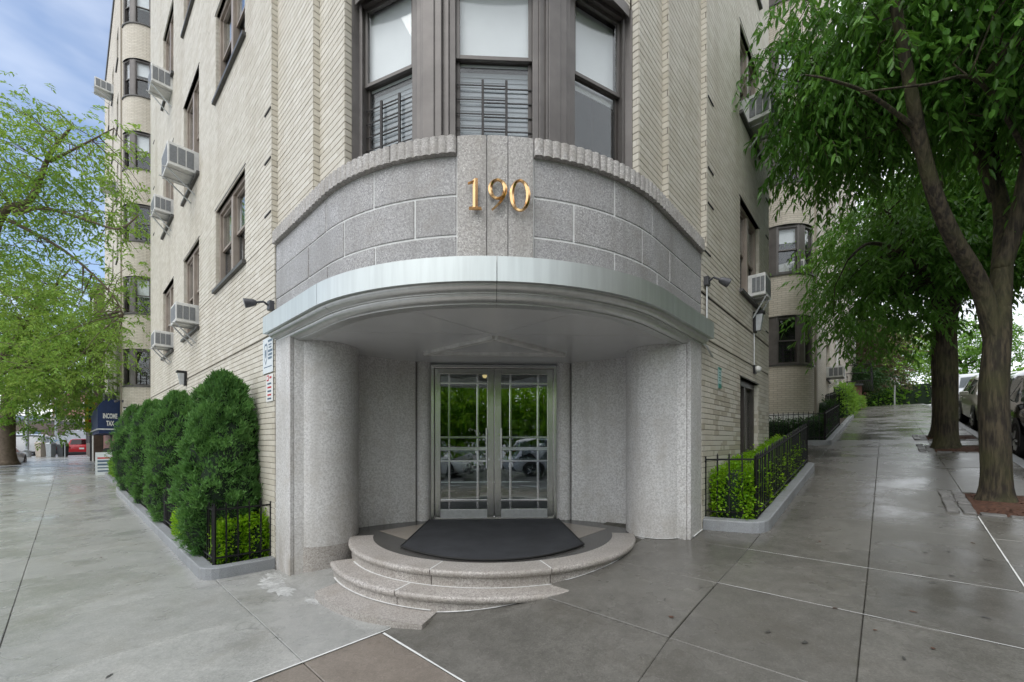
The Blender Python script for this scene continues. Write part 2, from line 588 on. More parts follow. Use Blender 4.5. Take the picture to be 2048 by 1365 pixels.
glassmat('door_glass', (.72, .80, .78), 2.7)
glassmat('car_glass', (.25, .28, .29), 1.6)
leafmat('leaf_near', (.045, .13, .02), (.085, .22, .035), (.16, .34, .06), .34, .42)
leafmat('leaf_mid', (.06, .16, .02), (.10, .24, .032), (.18, .36, .05), .45, .42)
leafmat('leaf_far', (.10, .23, .03), (.17, .35, .05), (.27, .46, .08), .5, .45)
leafmat('leaf_left', (.11, .24, .04), (.18, .36, .06), (.31, .44, .10), .5, .45)
leafmat('leaf_copper', (.085, .075, .05), (.15, .12, .075), (.20, .17, .10), .6, .25)
leafmat('leaf_cypress', (.03, .095, .025), (.075, .20, .05), (.18, .36, .10), .6, .25)
leafmat('leaf_bright', (.10, .26, .008), (.19, .40, .012), (.34, .56, .03), .35, .4)
leafmat('leaf_dark', (.014, .05, .012), (.028, .085, .018), (.05, .13, .028), .5, .3)
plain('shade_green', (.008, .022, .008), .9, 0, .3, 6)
plain('bark_left', (.15, .115, .085), .9, 0, .3, 9, .8, 30)

def barkmat(name, c1, c2, moss):
    t = NT(name)
    rid = t.noise(26, 4, .6, stretch=(1, 1, .14))
    big = t.noise(2.2, 4)
    col = t.mix(t.ramp(rid, .42, .62), c1, c2)
    col = t.mix(t.math('MULTIPLY', t.ramp(big, .45, .65), .55), col, moss)
    nm = t.bump(rid, .9, .03)
    nm = t.bump(t.noise(120, 3), .3, .004, nm)
    return t.done(t.bsdf(col, .85, 0, nm))
barkmat('bark', (.022, .017, .012), (.085, .068, .042), (.075, .075, .028))

def metalmat(name, c, rough, streak=.25, metal=1.0):
    """sheet metal with faint vertical run marks"""
    t = NT(name)
    n1 = t.noise(14, 4, .6, stretch=(1, 1, .06))
    n2 = t.noise(1.5, 4)
    col = t.mix(t.math('MULTIPLY', t.ramp(n1, .42, .62), streak), c, tuple(x * .7 for x in c))
    r = t.n('MapRange'); r.inputs['To Min'].default_value = rough * .75; r.inputs['To Max'].default_value = rough * 1.3
    t.l(n2, r.inputs[0])
    return t.done(t.bsdf(col, r.outputs[0], metal))
metalmat('canopy_metal', (.60, .645, .64), .42, .3, .72)
metalmat('steel_door', (.62, .61, .59), .24, .1)
metalmat('trim_metal', (.68, .69, .68), .36, .25, .7)
def lampmat(name, c, strength):
    t = NT(name); e = t.n('Emission'); e.inputs[0].default_value = (*c, 1); e.inputs[1].default_value = strength
    return t.done(e.outputs[0])
t_ = NT('smear')
_n = t_.noise(5, 7, .75)
_mx = t_.n('MixShader'); t_.l(t_.ramp(_n, .32, .66), _mx.inputs[0])
t_.l(t_.n('BsdfTransparent').outputs[0], _mx.inputs[1]); t_.l(t_.bsdf((.66, .67, .66), .6), _mx.inputs[2])
t_.done(_mx.outputs[0])
lampmat('lobby_lamp', (1.0, .66, .3), 1.0)
lampmat('signal_amber', (1.0, .30, .05), 2.2)

# ================================================================== GROUND, ROADS, PAVEMENT
def sheet(us, vs, dz, name, mat, skip=None):
    mb = MB(); idx = {}
    for i, u in enumerate(us):
        for j, v in enumerate(vs):
            x, y = UV(u, v)
            idx[i, j] = len(mb.v); mb.v.append((x, y, G(u, v) + dz))
    for i in range(len(us) - 1):
        for j in range(len(vs) - 1):
            if skip and skip((us[i] + us[i + 1]) / 2, (vs[j] + vs[j + 1]) / 2):
                continue
            mb.f.append((idx[i, j], idx[i + 1, j], idx[i + 1, j + 1], idx[i, j + 1]))
    return mb.build(name, MAT[mat], recalc=False)

_us = sorted(set([-1500, -300, -100, -60, -30, -20, -13, -8, -5, -4.35, -2, -1, 0.05, .63, 1.2, 3, 3.6, 4, 8, 12, 16, 20, 25, 30, 36, 42, 60, 80, 120, 300, 1500]))
_vs = sorted(set([-1500, -300, -100, -60, -30, -20, -13, -8, -3.5, -2, -1, 0, 1.2, 3.6, 8, 12, 20, 30, 40, 50, 56, 62, 80, 95, 110, 150, 200, 300, 1500]))
inside = lambda u, v: (u > 3.6 and 0 < v < 60 and u < 60) or (v > 3.6 and 0.05 < u < 60 and v < 60) or (u > 2 and v > 2 and u < 60 and v < 60)
struct(sheet(_us, _vs, -.22, 'ground', 'concrete_grey', inside))
struct(sheet([u for u in _us if -60 <= u <= 120] , [-13, -8, -3.5], -.13, 'road', 'asphalt'))
struct(sheet([-13, -8, -4.35], [v for v in _vs if -3.5 <= v <= 300], -.13, 'road', 'asphalt'))

# kerb along both streets with the rounded corner
kp = [(45, -3.42)] + [(u, -3.42) for u in (36, 30, 20, 12, 8, 4, 1.2, 0, -1.8)]
for a in frange(0, 90, 8)[1:-1]:
    kp.append((-1.8 - 2.48 * math.sin(R_(a)), -3.42 + 2.48 * (1 - math.cos(R_(a)))))
kp += [(-4.28, v) for v in (-.94, 2, 6, 12, 20, 30, 40, 50)]
def offs(pts, d):
    out = []
    for i, p in enumerate(pts):
        a = Vector(pts[max(0, i - 1)]); b = Vector(pts[min(len(pts) - 1, i + 1)])
        t = (b - a).normalized(); n = Vector((-t.y, t.x))
        out.append((p[0] + n.x * d, p[1] + n.y * d))
    return out
mb = MB()
def band(mb, pa, pb, z0, z1):
    """solid strip between two uv polylines following the ground"""
    n = len(pa)
    vs = []
    for a, b in zip(pa, pb):
        for p, dz in ((a, z0), (b, z0), (b, z1), (a, z1)):
            x, y = UV(*p); vs.append((x, y, G(*p) + dz))
    fs = []
    for i in range(n - 1):
        for j in range(4):
            fs.append((i * 4 + j, i * 4 + (j + 1) % 4, (i + 1) * 4 + (j + 1) % 4, (i + 1) * 4 + j))
    fs += [(0, 1, 2, 3), ((n - 1) * 4 + 3, (n - 1) * 4 + 2, (n - 1) * 4 + 1, (n - 1) * 4)]
    mb.add(vs, fs)
band(mb, offs(kp, -.08), offs(kp, .08), -.25, .004)
struct(mb.build('kerb', MAT['kerb_stone'], bevel=.02))

# far pavements across the roads
o = sheet([u for u in _us if -60 <= u <= 120], [-16.5, -13], .0, 'pavement', 'pave_right'); struct(o)
o = sheet([-16.5, -13], [v for v in _vs if -3.5 <= v <= 50], .0, 'pavement', 'pave_left'); struct(o)

# the pavement: recessed joint bed + one slab object per paving flag
side = sheet([-4.22, -2, -1, 0.05, .63, 1.2, 3, 3.6, 4, 8, 12, 20, 30, 36, 42], [-3.36, -2, -1, 0, 1.2, 3.6, 8, 12, 20, 30, 40, 50], -.022, 'sidewalk', 'joint',
             lambda u, v: inside(u, v) or (u > 3.6 and v > 1.3) or (v > 3.6 and u > .3))
struct(side)

def slab(u0, u1, v0, v1, mat, g=.006, lift=0.0):
    u0 += g; u1 -= g; v0 += g; v1 -= g
    nu = max(1, int((u1 - u0) / .45)); nv = max(1, int((v1 - v0) / .7))
    us = frange(u0, u1, nu); vs = frange(v0, v1, nv)
    tl = (rng.uniform(-.003, .003), rng.uniform(-.003, .003), rng.uniform(-.002, .003) + lift)
    cu, cv = (u0 + u1) / 2, (v0 + v1) / 2
    z = lambda u, v: G(u, v) + tl[2] + tl[0] * (u - cu) + tl[1] * (v - cv)
    mb = MB(); idx = {}
    ea = .012                                           # tooled, eased edge
    for i, u in enumerate(us):
        for j, v in enumerate(vs):
            edge = i in (0, nu) or j in (0, nv)
            x, y = UV(u, v); idx[i, j] = len(mb.v); mb.v.append((x, y, z(u, v)))
    for i in range(nu):
        for j in range(nv):
            mb.f.append((idx[i, j], idx[i + 1, j], idx[i + 1, j + 1], idx[i, j + 1]))
    ring = [(i, 0) for i in range(nu + 1)] + [(nu, j) for j in range(1, nv + 1)] + [(i, nv) for i in range(nu - 1, -1, -1)] + [(0, j) for j in range(nv - 1, 0, -1)]
    def ring_at(out, dz):
        r = []
        for (i, j) in ring:
            u, v = us[i], vs[j]
            if i == 0: u -= out
            if i == nu: u += out
            if j == 0: v -= out
            if j == nv: v += out
            x, y = UV(u, v); r.append(len(mb.v)); mb.v.append((x, y, z(u, v) + dz))
        return r
    r0 = [idx[k] for k in ring]
    r1 = ring_at(.004, -.005); r2 = ring_at(.004, -.06)
    m = len(ring)
    for a, b in ((r0, r1), (r1, r2)):
        for k in range(m):
            mb.f.append((a[k], b[k], b[(k + 1) % m], a[(k + 1) % m]))
    return mb.build('paving_slab', MAT[mat], side, recalc=False)

UE = [0.0, 1.05, 2.1, 3.15, 4.55, 6.7, 8.9, 11.0, 13.2, 15.4, 17.6, 20, 23, 26, 29, 32, 36, 42]
for i in range(len(UE) - 1):
    a, b = UE[i], UE[i + 1]
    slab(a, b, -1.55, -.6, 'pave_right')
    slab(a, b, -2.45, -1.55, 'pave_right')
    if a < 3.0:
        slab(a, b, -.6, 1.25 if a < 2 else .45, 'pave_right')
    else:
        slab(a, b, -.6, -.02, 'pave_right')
UO = [0.0, 2.1, 4.55, 5.5, 6.75, 8.9, 10.75, 12.0, 13.0, 14.2, 16.5, 19, 23, 27, 31, 36, 42]
PITS = ((5.5, 6.75), (10.75, 12.0), (13.0, 14.2))
for a, b in zip(UO[:-1], UO[1:]):
    if (a, b) in PITS:
        continue
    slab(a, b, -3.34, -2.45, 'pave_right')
slab(8.9, 11.8, -.02, 1.0, 'pave_right')
VE = [1.25, 2.35, 3.55, 4.9, 6.4, 7.9, 9.4, 10.9, 12.4, 14, 15.6, 17.2, 19, 21, 23, 25, 28, 31, 34, 38, 42, 46, 50]
for i in range(len(VE) - 1):
    a, b = VE[i], VE[i + 1]
    slab(-2.0, -.58, a, b, 'pave_left')
    slab(-4.18, -2.0, a, b, 'pave_left')
    slab(-.58, .42 if a < 3 else -.02, a, b, 'pave_left')
for a, b in ((-4.18, -2.0), (-2.0, -.58), (-.58, 0.0)):
    for c, d in ((-.94, .2), (.2, 1.25)):
        slab(a, b, c, d, 'pave_brown')
for a, b in ((-3.0, -1.2), (-1.2, 0.0)):
    slab(a, b, -2.6, -.94, 'pave_brown')

def ribbon(pts, w, dz, name, mat, parent, jitter=.3):
    mb = MB(); n = len(pts); vs = []
    for i, p in enumerate(pts):
        a = Vector(pts[max(0, i - 1)]); b = Vector(pts[min(n - 1, i + 1)])
        t = (b - a).normalized(); nn = Vector((-t.y, t.x))
        ww = w * (1 + rng.uniform(-jitter, jitter))
        for sgn in (-1, 1):
            u, v = p[0] + nn.x * ww * .5 * sgn, p[1] + nn.y * ww * .5 * sgn
            x, y = UV(u, v); vs.append((x, y, G(u, v) + dz))
    mb.add(vs, [(2 * i, 2 * i + 1, 2 * i + 3, 2 * i + 2) for i in range(n - 1)])
    return mb.build(name, MAT[mat], parent, recalc=False)
ribbon([(0, v) for v in frange(-.9, 1.22, 24)], .016, .0055, 'caulk_line', 'caulk', side)
ribbon([(u, 1.25) for u in frange(-1.9, .42, 26)], .014, .0055, 'caulk_line', 'caulk', side)
ribbon([(u, -2.45) for u in frange(3.2, 5.4, 22)], .010, .0055, 'caulk_line', 'caulk', side)
for u in (2.1, 3.15):
    ribbon([(u, v) for v in frange(-2.4, -.6, 18)], .005, .0055, 'caulk_line', 'caulk', side, .6)
# white paint spilt on the flags beside the left pillar
def blot(cx, cy, ru, rv, name, mat, seed, dz=.0052, n=22, parent=side, rot=0):
    r = random.Random(seed); mb = MB(); pts = []
    for k in range(n):
        a = 2 * PI * k / n; rr = 1 + r.uniform(-.35, .3)
        du, dv = math.cos(a) * ru * rr, math.sin(a) * rv * rr
        du, dv = du * math.cos(rot) - dv * math.sin(rot), du * math.sin(rot) + dv * math.cos(rot)
        x, y = UV(cx + du, cy + dv); pts.append((x, y, G(cx + du, cy + dv) + dz))
    x, y = UV(cx, cy); pts.append((x, y, G(cx, cy) + dz))
    mb.add(pts, [(k, (k + 1) % n, n) for k in range(n)])
    return mb.build(name, MAT[mat], parent, recalc=False)
blot(-.21, 2.98, .11, .34, 'paint_smear', 'smear', 3, n=40)
blot(-.12, 3.26, .08, .2, 'paint_smear', 'smear', 5, n=30)
blot(-.12, 2.28, .05, .13, 'paint_smear', 'smear', 8, n=24)

# scattered wet litter: small fallen leaves on the flags
lf = 0
for k in range(26):
    u = rng.uniform(.4, 4.5); v = rng.uniform(-2.6, -.3)
    if k > 20:
        u, v = rng.uniform(-2.6, -.7), rng.uniform(2, 7)
    o = blot(u, v, rng.uniform(.006, .014), rng.uniform(.012, .03), 'fallen_leaf', 'sill_slate' if k % 3 else 'mulch', 40 + k, .006, 7, side, rng.uniform(0, 3))

# ------------------------------------------------------------------ tree pits (mulch bed + granite setts)
def pit(u0, u1, label, seed):
    x, y = UV((u0 + u1) / 2, -2.8)
    t = thing('tree_pit', label, 'tree pit', (x, y, G((u0 + u1) / 2, -2.8)), group='street tree pits')
    r = random.Random(seed)
    nu, nv = 12, 10
    mb = MB(); idx = {}
    for i, u in enumerate(frange(u0 + .02, u1 - .02, nu)):
        for j, v in enumerate(frange(-3.32, -2.46, nv)):
            X, Y = UV(u, v)
            idx[i, j] = len(mb.v)
            d = math.hypot(u - (u0 + u1) / 2, v + 2.8)
            mb.v.append((X, Y, G(u, v) - .012 + .05 * max(0, 1 - d / .6) + r.uniform(-.008, .012)))
    for i in range(nu):
        for j in range(nv):
            mb.f.append((idx[i, j], idx[i + 1, j], idx[i + 1, j + 1], idx[i, j + 1]))
    mb.build('mulch', MAT['mulch'], t, recalc=False)
    # loose bark chips
    ch = MB()
    for k in range(260):
        u = r.uniform(u0 + .05, u1 - .05); v = r.uniform(-3.28, -2.5); X, Y = UV(u, v)
        a = r.uniform(0, PI); l = r.uniform(.012, .03); w = l * .4; z = G(u, v) + .014 + r.uniform(0, .012)
        c, s = math.cos(a), math.sin(a); tz = r.uniform(-.01, .01)
        ch.add([(X + c * l, Y + s * l, z + tz), (X - s * w, Y + c * w, z), (X - c * l, Y - s * l, z - tz), (X + s * w, Y - c * w, z + .003)], [(0, 1, 2, 3)])
    o = ch.build('bark_chips', MAT['mulch'], t, recalc=False); o['kind'] = 'stuff'
    # setts along the walk side (two rows) and the near end
    def sett(ua, ub, va, vb):
        g = .008; h = r.uniform(.008, .03)
        m = MB(); j = lambda: r.uniform(-.012, .012)
        b = []; tp = []
        for (u, v) in ((ua + g, va + g), (ub - g, va + g), (ub - g, vb - g), (ua + g, vb - g)):
            u += j(); v += j()
            X, Y = UV(u, v); b.append((X, Y, G(u, v) - .06)); tp.append((X, Y, G(u, v) + h + r.uniform(-.006, .006)))
        m.hexa(b, tp).build('sett', MAT['cobble'], t, bevel=.012)
    u = u0
    while u < u1 - .05:
        l = r.uniform(.16, .26); sett(u, min(u1, u + l), -2.46, -2.33); u += l
    u = u0
    while u < u1 - .05:
        l = r.uniform(.2, .3); sett(u, min(u1, u + l), -2.33, -2.2); u += l
    v = -3.3
    while v < -2.5:
        l = r.uniform(.15, .25); sett(u0 - .06, u0 + .06, v, min(-2.46, v + l)); v += l
pit(5.5, 6.75, 'square tree pit with red mulch and granite setts round the nearest right-hand tree', 1)
pit(10.75, 12.0, 'sett-edged tree pit under the second right-hand street tree', 2)
pit(13.0, 14.2, 'sett-edged tree pit under the third right-hand street tree', 3)

# ================================================================== THE APARTMENT BUILDING
bld = thing('apartment_building', 'cream brick apartment building on the corner with rounded granite entrance numbered 190', 'building', (0, 6.0, 0))

# ---- bricks
BR = []          # (x, y, z, angle, length, height, proud)
BH, BL = .0675, .213
def brick_run(P0, P1, z0, z1, opens=(), phase=0.0, proud=.0065, jh=.0075, jv=.0014):
    """bricks laid from plan point P0 to P1; outward is to the right of the P0->P1 direction; opens: (a0,a1,z0,z1)"""
    P0 = Vector(P0); P1 = Vector(P1); L = (P1 - P0).length; d = (P1 - P0) / L
    ang = math.atan2(d.y, d.x)
    n = Vector((d.y, -d.x))
    c = math.floor(z0 / BH)
    while c * BH < z1:
        za, zb = max(c * BH, z0), min((c + 1) * BH, z1)
        zm = (za + zb) / 2
        if zb - za > .02:
            iv = [(0.0, L)]
            for (a0, a1, o0, o1) in opens:
                if o0 < zm < o1:
                    nv = []
                    for (s, e) in iv:
                        if a1 <= s or a0 >= e:
                            nv.append((s, e)); continue
                        if a0 > s: nv.append((s, a0))
                        if a1 < e: nv.append((a1, e))
                    iv = nv
            off = (phase + (c % 2) * .5 + (.25 if c % 6 == 0 else 0)) * BL
            for (s, e) in iv:
                k = math.floor((s - off) / BL)
                x = off + k * BL
                while x < e - 1e-4:
                    a, b = max(x, s), min(x + BL, e)
                    if b - a > .012:
                        m = P0 + d * ((a + b) / 2) + n * (proud / 2)
                        BR.append((m.x, m.y, zm, ang, b - a - jv * 2, zb - za - jh, proud + rng.uniform(-.0015, .002)))
                    x += BL
        c += 1

def backing(mb, P0, P1, z0, z1, opens=(), depth=.3):
    """masonry behind the bricks: front face at P0-P1 with rectangular openings and their reveals"""
    P0 = Vector(P0); P1 = Vector(P1); L = (P1 - P0).length; d = (P1 - P0) / L
    n = Vector((d.y, -d.x))
    def pt(a, z, q=0.0):
        p = P0 + d * a - n * q
        return (p.x, p.y, z)
    av = sorted(set([0.0, L] + [min(L, max(0, x)) for o in opens for x in o[:2]]))
    zv = sorted(set([z0, z1] + [min(z1, max(z0, x)) for o in opens for x in o[2:]]))
    for i in range(len(av) - 1):
        for j in range(len(zv) - 1):
            am, zm = (av[i] + av[i + 1]) / 2, (zv[j] + zv[j + 1]) / 2
            if any(o[0] < am < o[1] and o[2] < zm < o[3] for o in opens):
                continue
            mb.add([pt(av[i], zv[j]), pt(av[i + 1], zv[j]), pt(av[i + 1], zv[j + 1]), pt(av[i], zv[j + 1])], [(0, 1, 2, 3)])
    for (a0, a1, o0, o1) in opens:
        q = .16
        revm.add([pt(a0, o0), pt(a0, o1), pt(a0, o1, q), pt(a0, o0, q)], [(0, 1, 2, 3)])
        revm.add([pt(a1, o0), pt(a1, o1), pt(a1, o1, q), pt(a1, o0, q)], [(0, 1, 2, 3)])
        revm.add([pt(a0, o1), pt(a1, o1), pt(a1, o1, q), pt(a0, o1, q)], [(0, 1, 2, 3)])
        revm.add([pt(a0, o0), pt(a1, o0), pt(a1, o0, q), pt(a0, o0, q)], [(0, 1, 2, 3)])

# window openings, t along the wall
LWIN = []        # (t0,t1,z0,z1)
for (t0, t1, rows) in ((4.86, 6.5, ((3.63, 4.95), (6.76, 8.18), (9.86, 11.3), (12.9, 14.4))),
                       (7.76, 9.24, ((3.28, 4.94), (6.15, 8.16), (9.70, 11.35), (12.8, 14.4))),
                       (10.46, 11.96, ((3.26, 4.93), (6.36, 8.12), (9.66, 11.42), (12.7, 14.4)))):
    for (a, b) in rows:
        LWIN.append((t0, t1, a, b))
RWIN = [(5.37, 6.66, 3.49, 4.93), (5.37, 6.66, 6.23, 7.66), (5.37, 6.66, 8.9, 10.3)]
RDOOR = (5.38, 6.60, .25, 2.14)
TA = 3.775; TB = 2.71; TC = 2.136
LEND, REND = 14.3, 7.48
wallm = MB()
revm = MB()
CT = 3.585                                  # top of the stone cornice
# left wall runs from far to near so that outward is on the right of travel
def left_run(tf, tn, q, z0, z1, opens=()):
    P0, P1 = W(-1, tf, q), W(-1, tn, q)
    ops = [(tf - o[1], tf - o[0], o[2], o[3]) for o in opens]
    brick_run(P0, P1, z0, z1, ops); backing(wallm, P0, P1, z0, z1, ops)
def right_run(tn, tf, q, z0, z1, opens=()):
    P0, P1 = W(1, tn, q), W(1, tf, q)
    ops = [(o[0] - tn, o[1] - tn, o[2], o[3]) for o in opens]
    brick_run(P0, P1, z0, z1, ops); backing(wallm, P0, P1, z0, z1, ops)
GR = (2.385, 2.43)                          # recessed belt groove
left_run(LEND, 3.665, 0.0, -.5, GR[0]); left_run(LEND, 3.665, .02, GR[0], GR[1])
left_run(LEND, 3.665, 0.0, GR[1], CT, [o for o in LWIN if o[2] < CT] )
left_run(LEND, TA, 0.0, CT, 14.6, LWIN)
left_run(TA, TB, .064, CT, 7.4); left_run(TB, TC, .128, CT, 6.4)
RG = (2.945, 2.985)
ro = [RDOOR]
right_run(3.60, REND, 0.0, -.1, GR[0], ro); right_run(3.60, REND, .02, GR[0], GR[1])
right_run(3.60, REND, 0.0, GR[1], RG[0]); right_run(3.60, REND, .02, RG[0], RG[1])
right_run(3.60, REND, 0.0, RG[1], CT, RWIN); right_run(TA, REND, 0.0, CT, 10.6, RWIN)
right_run(TB, TA, .064, CT, 8.2); right_run(TC, TB, .128, CT, 6.8)
# stepped returns beside the corner window
for tt, q0, q1, top in ((TA, .0, .064, 9.5), (TB, .064, .128, 7.6), (TC, .128, .20, 6.4)):
    for s in (-1, 1):
        a, b = W(s, tt, q0), W(s, tt, q1)
        if s < 0:
            brick_run(a, b, CT, top, (), 0.0, .004); backing(wallm, a, b, CT, top)
        else:
            brick_run(b, a, CT, top, (), 0.0, .004); backing(wallm, b, a, CT, top)
# far end returns of the near block (sides of the light courts)
a, b = W(-1, LEND, 6.0), W(-1, LEND, 0.0); backing(wallm, a, b, -.5, 24.2)
a, b = W(1, REND, 0.0), W(1, REND, 6.0); backing(wallm, a, b, -.1, 24.2)
# brick drum over the corner window
hs = frange(-1.60, 1.60, 16)
HEAD = 5.42
for i in range(16):
    a, b = fp(hs[i], -.2), fp(hs[i + 1], -.2)
    backing(wallm, a, b, HEAD, 24.2); brick_run(a, b, HEAD, 6.4, (), (i % 2) * .5)
# plain upper walls, above the picture
for s, t0, t1, q, z in ((-1, LEND, TA, 0, 14.6), (-1, TA, TB, .064, 7.4), (-1, TB, TC, .128, 6.4)):
    backing(wallm, W(s, t0, q), W(s, t1, q), z, 24.2)
for s, t0, t1, q, z in ((1, TA, REND, 0, 10.6), (1, TB, TA, .064, 8.2), (1, TC, TB, .128, 6.8)):
    backing(wallm, W(s, t0, q), W(s, t1, q), z, 24.2)
for (t0, t1, a, b) in LWIN:
    brick_run(W(-1, t1, .0), W(-1, t1, .12), a, b, (), 0.0, .006)
for (t0, t1, a, b) in RWIN + [RDOOR]:
    brick_run(W(1, t1, .12), W(1, t1, .0), a, b, (), 0.0, .006)
wall = wallm.build('wall', MAT['mortar'], bld, recalc=False)
for k in range(0, len(revm.f), 4):
    rm = MB(); rm.add(revm.v[k * 4:k * 4 + 16], [(0, 1, 2, 3), (4, 5, 6, 7), (8, 9, 10, 11), (12, 13, 14, 15)]); rm.build('window_reveal', MAT['brick_paint'], bld, recalc=False)
rf = MB()
rf.prism([W(-1, LEND, 0), W(-1, TA, 0), fp(-1.6, -.2), fp(0, -.2), fp(1.6, -.2), W(1, TA, 0), W(1, REND, 0), W(1, REND, 6), (0, 14), W(-1, LEND, 6)], 24.2, 24.5)
rf.build('roof', MAT['mortar'], bld)

# split: the 300 bricks that show largest are parts of their own, the rest one joined part
cx, cy, cz = 0.0, 0.0, 1.13
def seen(b):
    d = b[1] * math.cos(R_(2.5)) + b[0] * math.sin(R_(2.5))
    y = 884 - 815 * (b[2] - 1.13) / d
    r = b[0] * math.cos(R_(2.5)) - b[1] * math.sin(R_(2.5)); x = 1024 + 815 * r / d
    return (0 < y < 1300 and 0 < x < 2048)
order = sorted(range(len(BR)), key=lambda i: (not (seen(BR[i]) and BR[i][4] > .15), (BR[i][0] - cx) ** 2 + (BR[i][1] - cy) ** 2 + (BR[i][2] - cz) ** 2))
single = set(order[:300])
bvol = {}
def brick_geo(L, H, P):
    """five faces, slightly eased front edge; local x along, -y outward"""
    e = .0018
    x, z = L / 2, H / 2
    y0, y1, y2 = .012, -P / 2 + e, -P / 2
    V = [(-x, y0, -z), (x, y0, -z), (x, y0, z), (-x, y0, z), (-x, y1, -z), (x, y1, -z), (x, y1, z), (-x, y1, z),
         (-x, y2, -z + e), (x, y2, -z + e), (x, y2, z - e), (-x, y2, z - e)]
    F = [(8, 9, 10, 11), (4, 5, 9, 8), (5, 6, 10, 9), (6, 7, 11, 10), (7, 4, 8, 11), (0, 1, 5, 4), (1, 2, 6, 5), (2, 3, 7, 6), (3, 0, 4, 7)]
    return V, F
proto = {}
for i in single:
    x, y, z, a, L, H, P = BR[i]
    key = (round(L, 2), round(H, 3))
    if key not in proto:
        V, F = brick_geo(key[0], H, P)
        me = bpy.data.meshes.new('brick'); me.from_pydata(V, [], F); me.materials.append(MAT['brick_paint']); proto[key] = me
    o = bpy.data.objects.new('brick', proto[key]); COL.objects.link(o)
    o.parent = wall; o.location = (x, y, z); o.rotation_euler = (0, 0, a)
rest = [BR[i] for i in range(len(BR)) if i not in single]
A_ = np.array(rest)
n = len(A_)
Vb = np.zeros((n, 12, 3), np.float32)
e = .0018
X, Z = A_[:, 4] / 2, A_[:, 5] / 2
y0, y1, y2 = np.full(n, .012), -A_[:, 6] / 2 + e, -A_[:, 6] / 2
sx = [-1, 1, 1, -1]; sz = [-1, -1, 1, 1]
for k in range(4):
    for layer, (yy, ins) in enumerate(((y0, 0), (y1, 0), (y2, e))):
        lx = sx[k] * X; lz = sz[k] * (Z - ins)
        c, s = np.cos(A_[:, 3]), np.sin(A_[:, 3])
        Vb[:, layer * 4 + k, 0] = A_[:, 0] + c * lx - s * yy
        Vb[:, layer * 4 + k, 1] = A_[:, 1] + s * lx + c * yy
        Vb[:, layer * 4 + k, 2] = A_[:, 2] + lz
F0 = np.array([(8, 9, 10, 11), (4, 5, 9, 8), (5, 6, 10, 9), (6, 7, 11, 10), (7, 4, 8, 11), (0, 1, 5, 4), (1, 2, 6, 5), (2, 3, 7, 6), (3, 0, 4, 7)])
Fb = (F0[None] + (np.arange(n) * 12)[:, None, None]).reshape(-1, 4)
rv = np.random.RandomState(3).rand(n).repeat(9)
o = npmesh('brickwork', Vb.reshape(-1, 3), Fb, MAT['brick_paint'], wall, rv)
o['kind'] = 'stuff'

# vertical vents: thin dark slots left open in the brickwork
for s, t, z in ((-1, 3.9, 5.15), (-1, 3.9, 4.55), (-1, 3.9, 3.9), (1, 3.92, 5.5), (1, 3.92, 4.6), (1, 3.92, 4.15), (1, 3.8, 3.5),
                (-1, 13.6, 7.0), (-1, 13.6, 8.3), (-1, 13.6, 9.6), (-1, 13.6, 11.2), (1, 7.3, 5.0), (1, 7.3, 5.7), (1, 7.3, 7.6), (1, 7.3, 3.2)):
    m = MB(); 
    b = [W3(s, t - .11, .0, z), W3(s, t + .11, .0, z), W3(s, t + .11, -.016, z), W3(s, t - .11, -.016, z)]
    m.hexa(b, [(p[0], p[1], p[2] + .018) for p in b]).build('wall_slot', MAT['room_dark'], bld)

# ------------------------------------------------------------------ windows
def pvec(P0, P1):
    P0 = Vector(P0); P1 = Vector(P1); L = (P1 - P0).length; d = (P1 - P0) / L
    return P0, d, Vector((d.y, -d.x)), L

def fbox(mb, fr, a0, a1, o0, o1, z0, z1):
    """box in a facade frame: a along, o outward"""
    P0, d, n, L = fr
    q = [P0 + d * a0 + n * o0, P0 + d * a1 + n * o0, P0 + d * a1 + n * o1, P0 + d * a0 + n * o1]
    mb.hexa([(p.x, p.y, z0) for p in q], [(p.x, p.y, z1) for p in q])
    return mb

